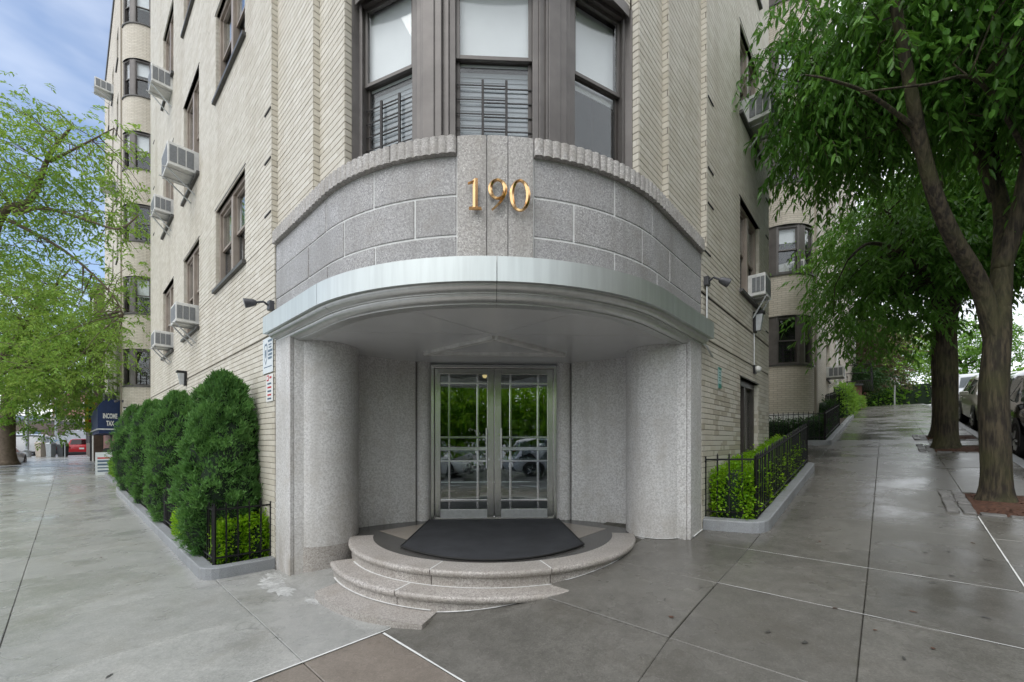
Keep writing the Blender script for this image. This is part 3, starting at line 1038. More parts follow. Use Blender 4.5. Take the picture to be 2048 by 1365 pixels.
def window(P0, P1, z0, z1, parent, panes=1, frame='bronze_frame', rec=.10, blind=.0, sill=True, lintel=False, guard=False, slats=False, name='window', lod=0, room=True, sash=.5, curtain=False):
    """P0->P1 with outward on the right; panes: side by side sash pairs"""
    fr = pvec(P0, P1); L = fr[3]
    t = bpy.data.objects.new(name, None); COL.objects.link(t); t.parent = parent
    t.location = -WLOC[parent.name]; t.empty_display_size = .1
    WLOC[t.name] = Vector((0, 0, 0))
    fw = .055 if lod == 0 else .06
    m = MB()
    fbox(m, fr, 0, fw, -rec - .08, -rec, z0, z1); fbox(m, fr, L - fw, L, -rec - .08, -rec, z0, z1)
    fbox(m, fr, fw, L - fw, -rec - .08, -rec, z1 - fw * 1.3, z1); fbox(m, fr, fw, L - fw, -rec - .08, -rec, z0, z0 + fw)
    m.build('frame', MAT[frame], t, bevel=.004 if lod == 0 else 0)
    w = (L - 2 * fw) / panes
    zm = z0 + (z1 - z0) * sash
    for k in range(panes):
        a0 = fw + w * k; a1 = a0 + w
        if k:
            m = MB(); fbox(m, fr, a0 - .05, a0 + .05, -rec - .08, -rec + .012, z0 + fw, z1 - fw * 1.3).build('mullion', MAT[frame], t, bevel=.004 if lod == 0 else 0)
        if panes > 1:
            if k: a0 += .05
            if k < panes - 1: a1 -= .05
        sb = .035
        for (za, zb, o, mt, nm) in ((zm - .02, z1 - fw * 1.3, -rec - .035, frame, 'upper_sash'), (z0 + fw, zm + .02, -rec - .07, 'bronze_dark', 'lower_sash')):
            m = MB()
            fbox(m, fr, a0, a0 + sb, o - .03, o, za, zb); fbox(m, fr, a1 - sb, a1, o - .03, o, za, zb)
            fbox(m, fr, a0 + sb, a1 - sb, o - .03, o, zb - sb, zb); fbox(m, fr, a0 + sb, a1 - sb, o - .03, o, za, za + sb)
            m.build(nm, MAT[mt], t, bevel=.003 if lod == 0 else 0)
            m = MB(); fbox(m, fr, a0 + sb, a1 - sb, o - .017, o - .012, za + sb, zb - sb).build('pane', MAT['glass'], t)
        zt = z1 - fw * 1.3
        if slats:
            zs = zt - .03; mm2 = None
            pb = MB(); fbox(pb, fr, a0 + .01, a1 - .01, -rec - .10, -rec - .097, zm - .04, zt).build('blind', MAT['blind_white'], t)
            gap = .044
            nsl = int((zs - z0 - .05) / gap)
            dd = fr[1]
            mm = None
            for i in range(nsl):
                z = zs - gap * i
                if z > zm - .05:
                    continue
                if mm is None:
                    m = MB(); P = fr[0]; q = rec + .135
                    for (ob, ot) in ((.004, -.005),):
                        qa = [fr[1] * (a0 + .01) + fr[2] * ob, fr[1] * (a1 - .01) + fr[2] * ob, fr[1] * (a1 - .01) + fr[2] * (ob - .002), fr[1] * (a0 + .01) + fr[2] * (ob - .002)]
                        qb = [fr[1] * (a0 + .01) + fr[2] * ot, fr[1] * (a1 - .01) + fr[2] * ot, fr[1] * (a1 - .01) + fr[2] * (ot - .002), fr[1] * (a0 + .01) + fr[2] * (ot - .002)]
                        m.hexa([(p.x, p.y, -.024) for p in qa], [(p.x, p.y, .024) for p in qb])
                    mm = m.build('blind_slat', MAT['blind_dim'], t); base = mm.location.copy()
                    mm.location = base + Vector((P.x - fr[2].x * q, P.y - fr[2].y * q, z))
                else:
                    c = mm.copy(); COL.objects.link(c); c.location = base + Vector((P.x - fr[2].x * q, P.y - fr[2].y * q, z))
                    if z < zm:
                        if mm2 is None:
                            mm2 = mm.data.copy(); mm2.materials.clear(); mm2.materials.append(MAT['blind_dim'])
                        c.data = mm2
        elif blind > 0:
            zb = zt - (zt - z0) * blind
            m = MB(); fbox(m, fr, a0 + .01, a1 - .01, -rec - .135, -rec - .13, zb, zt).build('blind', MAT['blind_white'], t)
        if curtain:
            m = MB(); n = 24; vs = []
            for i in range(n + 1):
                a = a0 + (a1 - a0) * i / n; oo = -rec - .16 + .018 * math.sin(i * 1.9)
                p = fr[0] + fr[1] * a + fr[2] * oo
                vs += [(p.x, p.y, z0 + .03), (p.x, p.y, zt)]
            m.add(vs, [(2 * i, 2 * i + 2, 2 * i + 3, 2 * i + 1) for i in range(n)]).build('curtain', MAT['curtain'], t, smooth=True, recalc=False)
        if guard:
            m = MB()
            c = (a0 + a1) / 2; h = zm - z0
            for a in (c - .115, c + .10):
                fbox(m, fr, a, a + .022, -rec - .062, -rec - .045, z0 + .02, zm - .19)
            for i in range(7):
                z = z0 + .06 + i * .13
                fbox(m, fr, a0 + .005, c + .11, -rec - .056, -rec - .05, z + .02, z + .029)
                fbox(m, fr, c - .115, a1 - .005, -rec - .066, -rec - .06, z, z + .009)
            m.build('window_guard', MAT['guard_iron'], t)
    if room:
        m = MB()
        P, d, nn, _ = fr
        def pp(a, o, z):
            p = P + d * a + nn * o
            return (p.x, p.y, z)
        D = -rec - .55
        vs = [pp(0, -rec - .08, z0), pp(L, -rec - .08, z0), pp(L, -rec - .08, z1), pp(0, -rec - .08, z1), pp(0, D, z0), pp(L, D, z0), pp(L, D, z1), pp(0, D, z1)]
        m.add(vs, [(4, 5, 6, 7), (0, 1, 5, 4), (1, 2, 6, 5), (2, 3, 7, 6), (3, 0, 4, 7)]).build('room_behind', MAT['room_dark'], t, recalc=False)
    if sill:
        m = MB(); fbox(m, fr, -.05, L + .05, -rec - .05, .055, z0 - .055, z0).build('sill', MAT['sill_slate'], t, bevel=.006 if lod == 0 else 0)
    if lintel:
        m = MB(); fbox(m, fr, -.04, L + .04, -rec, .012, z1, z1 + .014).build('lintel', MAT['lintel_steel'], t)
    return t

for i, (t0, t1, a, b) in enumerate(LWIN):
    if a > 12.5: 
        bl = 0
    window(W(-1, t1), W(-1, t0), a, b, bld, panes=2, rec=.045, frame='tan_frame', blind=(.5, .45, .5, .35, .5, .6, .5, .3, .5, .5, .6, .3)[i % 12], lintel=True, lod=0 if i < 9 else 1, curtain=(i % 3 == 0))
for i, (t0, t1, a, b) in enumerate(RWIN):
    window(W(1, t0), W(1, t1), a, b, bld, panes=2, rec=.045, frame='tan_frame', blind=(0, .3, 0)[i], lintel=True)
# basement service door on the right-hand street
t0, t1, a, b = RDOOR
fr = pvec(W(1, t0), W(1, t1)); L = fr[3]
sd = MB()
fbox(sd, fr, 0, .07, -.16, -.06, a, b); fbox(sd, fr, L - .07, L, -.16, -.06, a, b); fbox(sd, fr, .07, L - .07, -.16, -.06, b - .1, b); fbox(sd, fr, L * .42, L * .42 + .06, -.16, -.055, a, b - .1)
sdo = sd.build('service_door', MAT['bronze_dark'], bld, bevel=.004)
m = MB(); fbox(m, fr, .07, L * .42, -.14, -.12, a, b - .1).build('door_panel', MAT['bronze_frame'], sdo)
m = MB(); fbox(m, fr, L * .42 + .06, L - .07, -.14, -.12, a, a + .75).build('door_panel', MAT['bronze_dark'], sdo)
m = MB(); fbox(m, fr, L * .42 + .06, L - .07, -.135, -.125, a + .75, b - .1).build('pane', MAT['glass'], sdo)
m = MB(); fbox(m, fr, 0, L, -.5, -.48, a, b).build('room_behind', MAT['room_dark'], sdo)
m = MB(); fbox(m, fr, -.04, L + .04, -.06, .012, b, b + .016).build('lintel', MAT['lintel_steel'], sdo)

# corner window bay: three faceted sash windows between broad bronze mullions
cw = MB()
ZS = 3.50
window((-.40, 3.655), (.40, 3.655), ZS, HEAD, bld, rec=.0, slats=True, guard=True, sill=False, name='corner_window', sash=.575)
window((-1.33, 4.035), (-.70, 3.73), ZS, HEAD, bld, rec=.0, slats=True, guard=True, sill=False, name='corner_window', sash=.575)
window((.70, 3.73), (1.33, 4.035), ZS, HEAD, bld, rec=.0, blind=.44, sill=False, name='corner_window', sash=.575)
for s in (-1, 1):
    m = MB()
    a, b = ((-.70, 3.73), (-.40, 3.655)) if s < 0 else ((.40, 3.655), (.70, 3.73))
    fr = pvec(a, b); L = fr[3]
    fbox(m, fr, 0, L, -.12, .015, ZS, HEAD); fbox(m, fr, .055, L - .055, .015, .05, ZS, HEAD); fbox(m, fr, .075, L - .12, .05, .062, ZS, HEAD)
    m.build('mullion', MAT['bronze_frame'], bld, bevel=.006)
    m = MB()
    a, b = ((W(-1, TC, .20)), (-1.33, 4.035)) if s < 0 else ((1.33, 4.035), W(1, TC, .20))
    a = (a[0], a[1]); b = (b[0], b[1])
    fr = pvec(a, b); fbox(m, fr, -.01, fr[3] + .01, -.1, .02, ZS, HEAD).build('jamb', MAT['bronze_frame'], bld)
# flat bronze head between window plane and the brick drum
m = MB(); m.prism([fp(s, -.2) for s in hs] + [(1.36, 4.3), (-1.36, 4.3)], HEAD - .03, HEAD)
m.build('window_head', MAT['bronze_frame'], bld)
m = MB(); m.sweep([(-.2, HEAD - .10), (-.19, HEAD - .10), (-.19, HEAD + .012), (-.2, HEAD + .012)], fpath(-1.58, 1.58, 24)).build('head_edge', MAT['bronze_frame'], bld)
m = MB(); m.prism([fp(s, -.04) for s in frange(-1.55, 1.55, 16)] + [(1.3, 4.2), (-1.3, 4.2)], CT - .12, CT - .055)
m.build('window_ledge', MAT['granite'], bld)

# ------------------------------------------------------------------ granite corner: blocks, pier, fluted cornice
SE = 3.15
PH = .302
ZJ = (2.50, 2.802, 3.128, 3.445)
def blocks(edges, z0, z1):
    for a, b in zip(edges[:-1], edges[1:]):
        g = .0075
        n = max(2, int(abs(b - a) / .12))
        out = rng.uniform(-.003, .003)
        m = MB(); m.sweep([(-.22, z0 + g), (out, z0 + g), (out, z1 - g), (-.22, z1 - g)], fpath(a + g, b - g, n))
        m.build('stone_block', MAT['granite'], bld, bevel=.006)
blocks([-SE, -1.74, -1.06, -.302], ZJ[0], ZJ[1]); blocks([.322, 1.11, 1.795, SE - .05], ZJ[0], ZJ[1])
blocks([-SE, -2.19, -1.455, -.665, -.302], ZJ[1], ZJ[2]); blocks([.322, .68, 1.5, 2.115, SE - .05], ZJ[1], ZJ[2])
blocks([-SE, -1.775, -1.075, -.302], ZJ[2], ZJ[3]); blocks([.322, 1.11, 1.685, SE - .05], ZJ[2], ZJ[3])
# mortar core seen in the joints
m = MB(); m.sweep([(-.24, ZJ[0]), (-.007, ZJ[0]), (-.007, CT - .02), (-.24, CT - .02)], fpath(-SE + .004, SE - .054, 60)).build('stone_core', MAT['caulk'], bld)
# central pier of upright fluted stones
def scallop(s0, s1, z0, z1, n, amp, base, name, mat, bev=0.0, back=-.2):
    """block whose front is a row of n shallow convex reeds"""
    k = 6; m = MB(); pts = []
    for i in range(n):
        for j in range(k):
            f = j / k
            pts.append((s0 + (s1 - s0) * (i + f) / n, base + amp * math.sin(PI * f) ** .7))
    pts.append((s1, base))
    fr_ = [fp(s, o) for s, o in pts]; bk = [fp(s, back) for s, o in pts]
    nn = len(pts); vs = [(x, y, z0) for x, y in fr_] + [(x, y, z1) for x, y in fr_] + [(x, y, z0) for x, y in bk] + [(x, y, z1) for x, y in bk]
    fs = []
    for i in range(nn - 1):
        fs += [(i, i + 1, nn + i + 1, nn + i), (nn + i, nn + i + 1, 3 * nn + i + 1, 3 * nn + i), (2 * nn + i, 2 * nn + i + 1, i + 1, i), (2 * nn + i + 1, 2 * nn + i, 3 * nn + i, 3 * nn + i + 1)]
    fs += [(0, nn, 3 * nn, 2 * nn), (nn - 1, 3 * nn - 1, 4 * nn - 1, 2 * nn - 1)]
    m.add(vs, fs)
    return m.build(name, MAT[mat], bld, bevel=bev)
for a, b in ((-.297, -.062), (-.056, .108), (.114, .316)):
    scallop(a, b, ZJ[0], CT + .012, 1, .003, .016, 'pier_stone', 'granite_pier', .004)
for edges, z in (((-SE, -2.45, -1.72, -.875, -.302), 0), ((.322, .915, 1.7, 2.4, SE - .05), 0)):
    for a, b in zip(edges[:-1], edges[1:]):
        nr = max(4, int(round((b - a) / .073)))
        scallop(a + .004, b - .004, ZJ[3] + .004, CT + rng.uniform(-.004, .004), nr, .013, .036, 'cornice_stone', 'granite_pier')

# ------------------------------------------------------------------ gilded street number 1 9 0
def ridge(rings_out, rings_in, y, depth, closed=True):
    """chiselled band: outer edge, raised middle, inner edge (x,z pairs)"""
    n = len(rings_out); m = MB()
    mid = [((a[0] + b[0]) / 2, (a[1] + b[1]) / 2) for a, b in zip(rings_out, rings_in)]
    vs = [(x, y, z) for x, z in rings_out] + [(x, y - depth * .55, z) for x, z in rings_out] + [(x, y - depth, z) for x, z in mid] + [(x, y - depth * .55, z) for x, z in rings_in] + [(x, y, z) for x, z in rings_in]
    e = n if closed else n - 1
    fs = []
    for i in range(e):
        j = (i + 1) % n
        for k in range(4):
            fs.append((k * n + i, k * n + j, (k + 1) * n + j, (k + 1) * n + i))
    if not closed:
        fs += [tuple(k * n for k in range(5)), tuple(k * n + n - 1 for k in reversed(range(5)))]
    return m.add(vs, fs)
YN = fp(0, .04)[1]; DP = .030
def ell(cx, cz, a, b, n=40, tilt=0.0):
    out = []
    for k in range(n):
        w = 2 * PI * k / n
        out.append((cx + a * math.cos(w), cz + b * math.sin(w)))
    return out
Z0N = 2.975
nb = ridge(ell(.206, Z0N + .122, .083, .127), ell(.206, Z0N + .122, .048, .112), YN, DP); nb.build('number_zero', MAT['gold'], bld, smooth=True, autosmooth=24)
nb = ridge(ell(.028, Z0N + .168, .076, .082), ell(.028, Z0N + .168, .043, .066), YN, DP)
tail_o, tail_i = [], []
for k in range(15):
    f = k / 14
    ang = f * 1.22
    # sweeps from the right flank of the bowl down to the lower left
    xo, zo = .104 - .118 * f ** 1.9, Z0N + .168 - .170 * f
    w = .034 * (1 - f) + .012 * f
    tail_o.append((xo, zo)); tail_i.append((xo - w * (1 - .3 * f), zo + w * .55 * f))
t9 = ridge(tail_o, tail_i, YN - .0015, DP * .95, closed=False)
nb.add(t9.v, t9.f)
nb.build('number_nine', MAT['gold'], bld, smooth=True, autosmooth=24)
nb = MB()
sx = -.150
st = ridge([(sx + .020, Z0N + .012), (sx + .020, Z0N + .246)], [(sx - .020, Z0N + .012), (sx - .020, Z0N + .232)], YN, DP, closed=False); nb.add(st.v, st.f)
st = ridge([(sx + .020, Z0N + .248), (sx - .056, Z0N + .212)], [(sx + .006, Z0N + .215), (sx - .060, Z0N + .200)], YN - .001, DP * .8, closed=False); nb.add(st.v, st.f)
st = ridge([(sx + .052, Z0N + .0), (sx - .052, Z0N + .0)], [(sx + .045, Z0N + .022), (sx - .045, Z0N + .022)], YN - .001, DP * .9, closed=False); nb.add(st.v, st.f)
nb.build('number_one', MAT['gold'], bld)

# ------------------------------------------------------------------ metal canopy
can = MB()
m = MB()
P_ = .13
can_o = bpy.data.objects.new('canopy', None); COL.objects.link(can_o); can_o.parent = bld; can_o.location = -WLOC[bld.name]; WLOC[can_o.name] = Vector((0, 0, 0))
CE = SE + .03
for a, b in ((-CE, -1.68), (-1.68, 0.02), (0.02, 1.9), (1.9, CE - .02)):
    n = max(6, int((b - a) / .08))
    m = MB(); m.sweep([(-.02, 2.385), (P_, 2.380), (P_, 2.574), (P_ - .012, 2.580), (-.02, 2.590)], fpath(a + .0025, b - .0025, n))
    m.build('fascia_panel', MAT['canopy_metal'], can_o, smooth=True, autosmooth=30)
# stepped cove trim under the fascia
def cove(z0, z1, o0, o1, name):
    """quarter hollow from (o0,z0) down to (o1,z1)"""
    pr = [(o0, z0)]
    for k in range(7):
        w = k / 6 * PI / 2
        pr.append((o0 - .008 - (o0 - o1 - .008) * (1 - math.cos(w)), z0 - .004 - (z0 - z1 - .012) * math.sin(w)))
    pr += [(o1, z1), (o1 - .10, z1), (o1 - .10, z0)]
    return pr
for a, b in ((-CE + .05, -1.62), (-1.62, .02), (.02, 1.84), (1.84, CE - .07)):
    n = max(6, int((b - a) / .08))
    m = MB(); m.sweep(cove(2.379, 2.325, .095, .02, ''), fpath(a + .002, b - .002, n)); m.build('trim_moulding', MAT['trim_metal'], can_o, smooth=True, autosmooth=35)
    m = MB(); m.sweep(cove(2.324, 2.268, .012, -.075, ''), fpath(a + .002, b - .002, n)); m.build('trim_moulding', MAT['trim_metal'], can_o, smooth=True, autosmooth=35)
# soffit in four painted sheets with open seams
def sheet_poly(pts, z0, z1, name, mat, parent, bev=0):
    m = MB(); m.prism(pts, z0, z1); return m.build(name, MAT[mat], parent, bevel=bev)
AP = (0.0, 4.36)
ZC = 2.275
edge = lambda a, b, n: [fp(s, -.09) for s in frange(a, b, n)]
sheet_poly(edge(-.82, .82, 10) + [(0.003, AP[1] - .006)], ZC, ZC + .02, 'soffit_panel', 'soffit_paint', can_o)
sheet_poly(edge(-2.2, -.828, 10) + [(-.006, AP[1])], ZC, ZC + .02, 'soffit_panel', 'soffit_paint', can_o)
sheet_poly([(.006, AP[1])] + edge(.828, 2.2, 10), ZC, ZC + .02, 'soffit_panel', 'soffit_paint', can_o)
sheet_poly([fp(-3.1, -.09)] + [fp(-2.207, -.09), (-.004, AP[1] + .006), (.004, AP[1] + .006), fp(2.207, -.09), fp(3.05, -.09), (2.3, 6.2), (-2.3, 6.2)], ZC, ZC + .02, 'soffit_panel', 'soffit_paint', can_o)
m = MB(); m.prism([fp(s, -.02) for s in frange(-3.1, 3.05, 30)] + [(2.2, 6.3), (-2.2, 6.3)], ZC + .03, ZC + .25); m.build('canopy_core', MAT['room_dark'], can_o)
# triangular ceiling trim in front of the doors
def tri_bar(p, q, w, name='ceiling_trim'):
    P = Vector(p); Q = Vector(q); d = (Q - P).normalized(); n = Vector((-d.y, d.x)) * w / 2
    m = MB(); m.prism([tuple(P - n), tuple(Q - n), tuple(Q + n), tuple(P + n)], ZC - .04, ZC + .004)
    return m.build(name, MAT['ac_white'], can_o, bevel=.004)
tri_bar((-.90, 5.25), (.92, 5.25), .07); tri_bar((-.84, 5.21), (.0, 4.42), .075); tri_bar((.86, 5.21), (.01, 4.42), .075)

# ------------------------------------------------------------------ portico: columns, curved back walls, pilasters
def ring_pts(cx, cy, r, a0, a1, n):
    return [(cx + r * math.cos(R_(a)), cy + r * math.sin(R_(a))) for a in frange(a0, a1, n)]
for s in (-1, 1):
    m = MB(); cxx, cyy = s * 2.08, 5.07
    zb = -.45 if s < 0 else -.12
    m.prism(ring_pts(cxx, cyy, .40, 0, 352.5, 47), zb, ZC - .001)
    m.build('column', MAT['granite_column'], bld, smooth=True, autosmooth=40)
    if s < 0:
        m = MB(); m.prism(ring_pts(cxx, cyy, .404, 0, 352.5, 47), zb, -.055); m.build('column_base', MAT['granite_step'], bld, smooth=True, autosmooth=40)
    # flat strip on the street face, with a dark open joint beside the column
    m = MB(); te, tb_ = (3.655, 3.20) if s < 0 else (3.60, 3.22)
    pts = [W(s, te, 0), W(s, tb_, 0), W(s, tb_, .045), W(s, te, .045)]
    m.prism(pts, zb, 2.40); m.build('wall_strip', MAT['granite_column'], bld, bevel=.008)
    m = MB(); m.prism([W(s, te - .004, .046), W(s, tb_ - .012, .046), (s * 2.13, 4.676), (s * 2.3, 5.3), W(s, te - .004, .4)], zb, 2.30); m.build('column_flank', MAT['granite_column'], bld)
    # curved wall behind
    pa = [(s * 2.80 * math.sin(R_(a)), 3.3 + 2.80 * math.cos(R_(a))) for a in frange(23.6, 52, 14)]
    pb = [(s * 3.05 * math.sin(R_(a)), 3.3 + 3.05 * math.cos(R_(a))) for a in frange(52, 23.6, 14)]
    m = MB(); m.prism(pa + pb, -.03, ZC); m.build('portico_wall', MAT['granite_column'], bld, smooth=True, autosmooth=40)
    m = MB(); m.prism(ring_pts(s * 1.025, 5.965, .105, 0, 345, 23), -.03, ZC); m.build('pilaster', MAT['granite_column'], bld, smooth=True, autosmooth=40)
    m = MB(); m.box(min(s * .925, s * 1.2), max(s * .925, s * 1.2), 5.98, 6.3, -.03, ZC); m.build('door_surround', MAT['granite_column'], bld)

# ------------------------------------------------------------------ steel entrance doors
YD = 6.02
df = MB()
df.box(-.925, -.875, YD - .05, YD + .10, 0, 2.21); df.box(.875, .925, YD - .05, YD + .10, 0, 2.21); df.box(-.925, .925, YD - .05, YD + .10, 2.21, 2.255)
dfo = df.build('door_frame', MAT['steel_door'], bld, bevel=.004)
m = MB(); m.box(-1.0, 1.0, YD + .0, YD + .2, 2.256, ZC + .05); m.build('transom', MAT['soffit_paint'], bld)
m = MB(); m.box(-.875, .875, YD - .04, YD + .08, -.01, .008); m.build('threshold', MAT['steel_door'], dfo)
for s in (-1, 1):
    x0, x1 = (-.872, -.004) if s < 0 else (.004, .872)
    dm = MB(); yl0, yl1 = YD, YD + .045
    ox0, ox1 = (x0 + .085, x1 - .10) if s < 0 else (x0 + .10, x1 - .085)
    dm.box(x0, ox0, yl0, yl1, .01, 2.205); dm.box(ox1, x1, yl0, yl1, .01, 2.205)
    dm.box(ox0, ox1, yl0, yl1, 2.125, 2.205); dm.box(ox0, ox1, yl0, yl1, .01, .135)
    leaf = dm.build('entrance_door', MAT['steel_door'], bld, bevel=.003)
    m = MB(); m.box(ox0, ox1, yl0 - .004, yl0 + .001, .012, .133); m.build('kick_plate', MAT['galvanised'], leaf)
    wv = (ox0 + (ox1 - ox0) * .185, ox0 + (ox1 - ox0) * .80) if s < 0 else (ox0 + (ox1 - ox0) * .20, ox0 + (ox1 - ox0) * .80)
    hz = ((1.978, 2.006), (1.18, 1.212), (1.00, 1.055), (.832, .862), (.248, .283))
    for x in wv:
        m = MB(); m.box(x - .016, x + .016, yl0 + .004, yl1 - .004, .135, 2.125); m.build('glazing_bar', MAT['chrome'], leaf, bevel=.004)
    for a, b in hz:
        m = MB(); m.box(ox0, ox1, yl0 - .004, yl1 - .002, a, b); m.build('glazing_bar', MAT['chrome'], leaf, bevel=.004)
    xs = [ox0] + [wv[0] - .016, wv[0] + .016, wv[1] - .016, wv[1] + .016] + [ox1]
    zs = [.135] + [z for ab in reversed(hz) for z in ab] + [2.125]
    for i in range(0, 6, 2):
        for j in range(0, len(zs), 2):
            tz = rng.uniform(-.0012, .0012)
            m = MB(); m.hexa([(xs[i], yl0 + .018, zs[j]), (xs[i + 1], yl0 + .018 + tz, zs[j]), (xs[i + 1], yl0 + .024 + tz, zs[j]), (xs[i], yl0 + .024, zs[j])],
                             [(xs[i], yl0 + .018 + tz, zs[j + 1]), (xs[i + 1], yl0 + .018 - tz, zs[j + 1]), (xs[i + 1], yl0 + .024 - tz, zs[j + 1]), (xs[i], yl0 + .024 + tz, zs[j + 1])])
            m.build('pane', MAT['door_glass'], leaf)
    hx = -.112 if s < 0 else .105
    m = MB(); m.tube([(hx, yl0 - .055, .74), (hx, yl0 - .055, 1.33)], .013, 12)
    for z in (.86, 1.25):
        m.tube([(hx, yl0 - .055, z), (hx, yl0, z)], .009, 8)
    m.build('handle', MAT['chrome'], leaf, smooth=True, autosmooth=40)
    for z in (.87, 1.24):
        m = MB(); cxk = hx + (.032 if s < 0 else -.032)
        m.prism(ring_pts(0, 0, .016, 0, 330, 11), 0, 1)
        m.v = [(cxk + x, yl0 - .012 + .012 * zz, z + y) for x, y, zz in m.v]
        m.build('lock_cylinder', MAT['chrome'], leaf)
# lobby seen through the glass
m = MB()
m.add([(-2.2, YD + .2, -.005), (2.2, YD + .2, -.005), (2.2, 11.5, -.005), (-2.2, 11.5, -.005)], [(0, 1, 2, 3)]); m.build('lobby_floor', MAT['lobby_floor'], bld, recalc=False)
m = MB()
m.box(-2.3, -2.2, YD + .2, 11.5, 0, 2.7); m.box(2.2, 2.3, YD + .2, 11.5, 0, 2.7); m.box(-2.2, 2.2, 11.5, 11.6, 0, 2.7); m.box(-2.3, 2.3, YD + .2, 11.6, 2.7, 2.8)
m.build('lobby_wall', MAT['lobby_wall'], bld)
for i in range(3):
    for j in range(3):
        m = MB(); m.box(.35 + .36 * i, .66 + .36 * i, 11.47, 11.495, .9 + .3 * j, 1.15 + .3 * j); m.build('lobby_panel', MAT['curtain'], bld)
lp = thing('ceiling_lamp', 'small lit warm globe lamp hanging inside behind the left entrance door', 'lamp', (-.19, 8.2, 2.45), local=True)
m = MB(); prof = [(.001, -.04)] + [(.045 * math.sin(a), -.045 * math.cos(a)) for a in frange(.35, 2.7, 8)]
for (r1, z1), (r2, z2) in zip(prof[:-1], prof[1:]):
    n = 14
    vs = [(r1 * math.cos(2 * PI * k / n), r1 * math.sin(2 * PI * k / n), z1) for k in range(n)] + [(r2 * math.cos(2 * PI * k / n), r2 * math.sin(2 * PI * k / n), z2) for k in range(n)]
    m.add(vs, [(k, (k + 1) % n, n + (k + 1) % n, n + k) for k in range(n)])
m.build('globe', MAT['lobby_lamp'], lp, smooth=True)
m = MB(); m.tube([(0, 0, .07), (0, 0, .25)], .02, 8); m.build('stem', MAT['chrome'], lp)

# ------------------------------------------------------------------ landing, mat and bull-nosed granite steps
stp = thing('entrance_steps', 'curved bull-nosed granite steps and terrazzo landing in front of the entrance', 'steps', (0, 4.2, 0))
CS = (0.0, 5.3)
def arcp(r, a0, a1, n):
    return [(CS[0] + r * math.sin(R_(a)), CS[1] - r * math.cos(R_(a))) for a in frange(a0, a1, n)]
def apath(a0, a1, n):
    return lambda r: arcp(r, a0, a1, n)
m = MB(); m.prism(arcp(1.50, -64, 64, 30) + [(1.55, 4.95), (1.85, 5.12), (1.95, 6.05), (-1.95, 6.05), (-1.85, 5.12), (-1.55, 4.95)], -.12, -.004); m.build('landing', MAT['terrazzo_dark'], stp)
for s in (-1, 1):
    m = MB(); m.prism([(s * .93, 5.70), (s * 1.46, 5.25), (s * .97, 4.72)], -.01, -.001); m.build('terrazzo_inlay', MAT['terrazzo_light'], stp)
def step(r, z, depth, h, segs):
    for a, b in segs:
        pr = [(r - depth, z - h), (r - .035, z - h), (r - .035, z - .062), (r - .012, z - .056), (r - .002, z - .042), (r, z - .028), (r - .004, z - .012), (r - .014, z - .003), (r - .03, z), (r - depth, z)]
        m = MB(); g = .0045 / r * 57.3
        m.sweep(pr, apath(a + g, b - g, max(5, int((b - a) / 3)))); m.build('step_stone', MAT['granite_step'], stp, smooth=True, autosmooth=35)
step(1.76, .0, .27, .16, ((-79, -19), (-19, 17), (17, 79)))
step(1.955, -.150, .24, .16, ((-64, -26), (-26, 52)))
def caulk_arc(r0, r1, z, a0, a1, parent=stp):
    m = MB(); n = 40
    p0 = arcp(r0, a0, a1, n); p1 = arcp(r1, a0, a1, n)
    m.add([(x, y, z) for x, y in p0] + [(x, y, z) for x, y in p1], [(i, i + 1, n + 2 + i, n + 1 + i) for i in range(n)]); m.build('caulk_joint', MAT['caulk'], parent, recalc=False)
caulk_arc(1.724, 1.742, -.1485, -60, 30)
for a in (-19, 17):
    m = MB(); m.prism([arcp(1.50, a - .18, a, 1)[0], arcp(1.742, a - .18, a, 1)[0], arcp(1.742, a + .18, a, 1)[0], arcp(1.50, a + .18, a, 1)[0]], -.01, .0012); m.build('caulk_joint', MAT['caulk'], stp)
m = MB(); m.prism([arcp(1.74, -26.18, 0, 1)[0], arcp(1.937, -26.18, 0, 1)[0], arcp(1.937, -25.82, 0, 1)[0], arcp(1.74, -25.82, 0, 1)[0]], -.16, -.1488); m.build('caulk_joint', MAT['caulk'], stp)
caulk_arc(1.919, 1.937, -.2835, -60, -16)
# low granite apron that dies into the rising pavement
ap = MB(); n = 26; pi_, po_ = arcp(1.80, -57, -14, n), arcp(2.17, -52, -15, n)
vs = [(x, y, -.287) for x, y in pi_] + [(x, y, -.298) for x, y in po_] + [(x, y, -.42) for x, y in po_] + [(x, y, -.42) for x, y in pi_]
n1 = n + 1
fs = []
for i in range(n):
    fs += [(i, i + 1, n1 + i + 1, n1 + i), (n1 + i, n1 + i + 1, 2 * n1 + i + 1, 2 * n1 + i)]
fs += [(0, n1, 2 * n1, 3 * n1), (n, 3 * n1 + n, 2 * n1 + n, n1 + n)]
ap.add(vs, fs).build('apron_stone', MAT['granite_step'], stp, recalc=True)
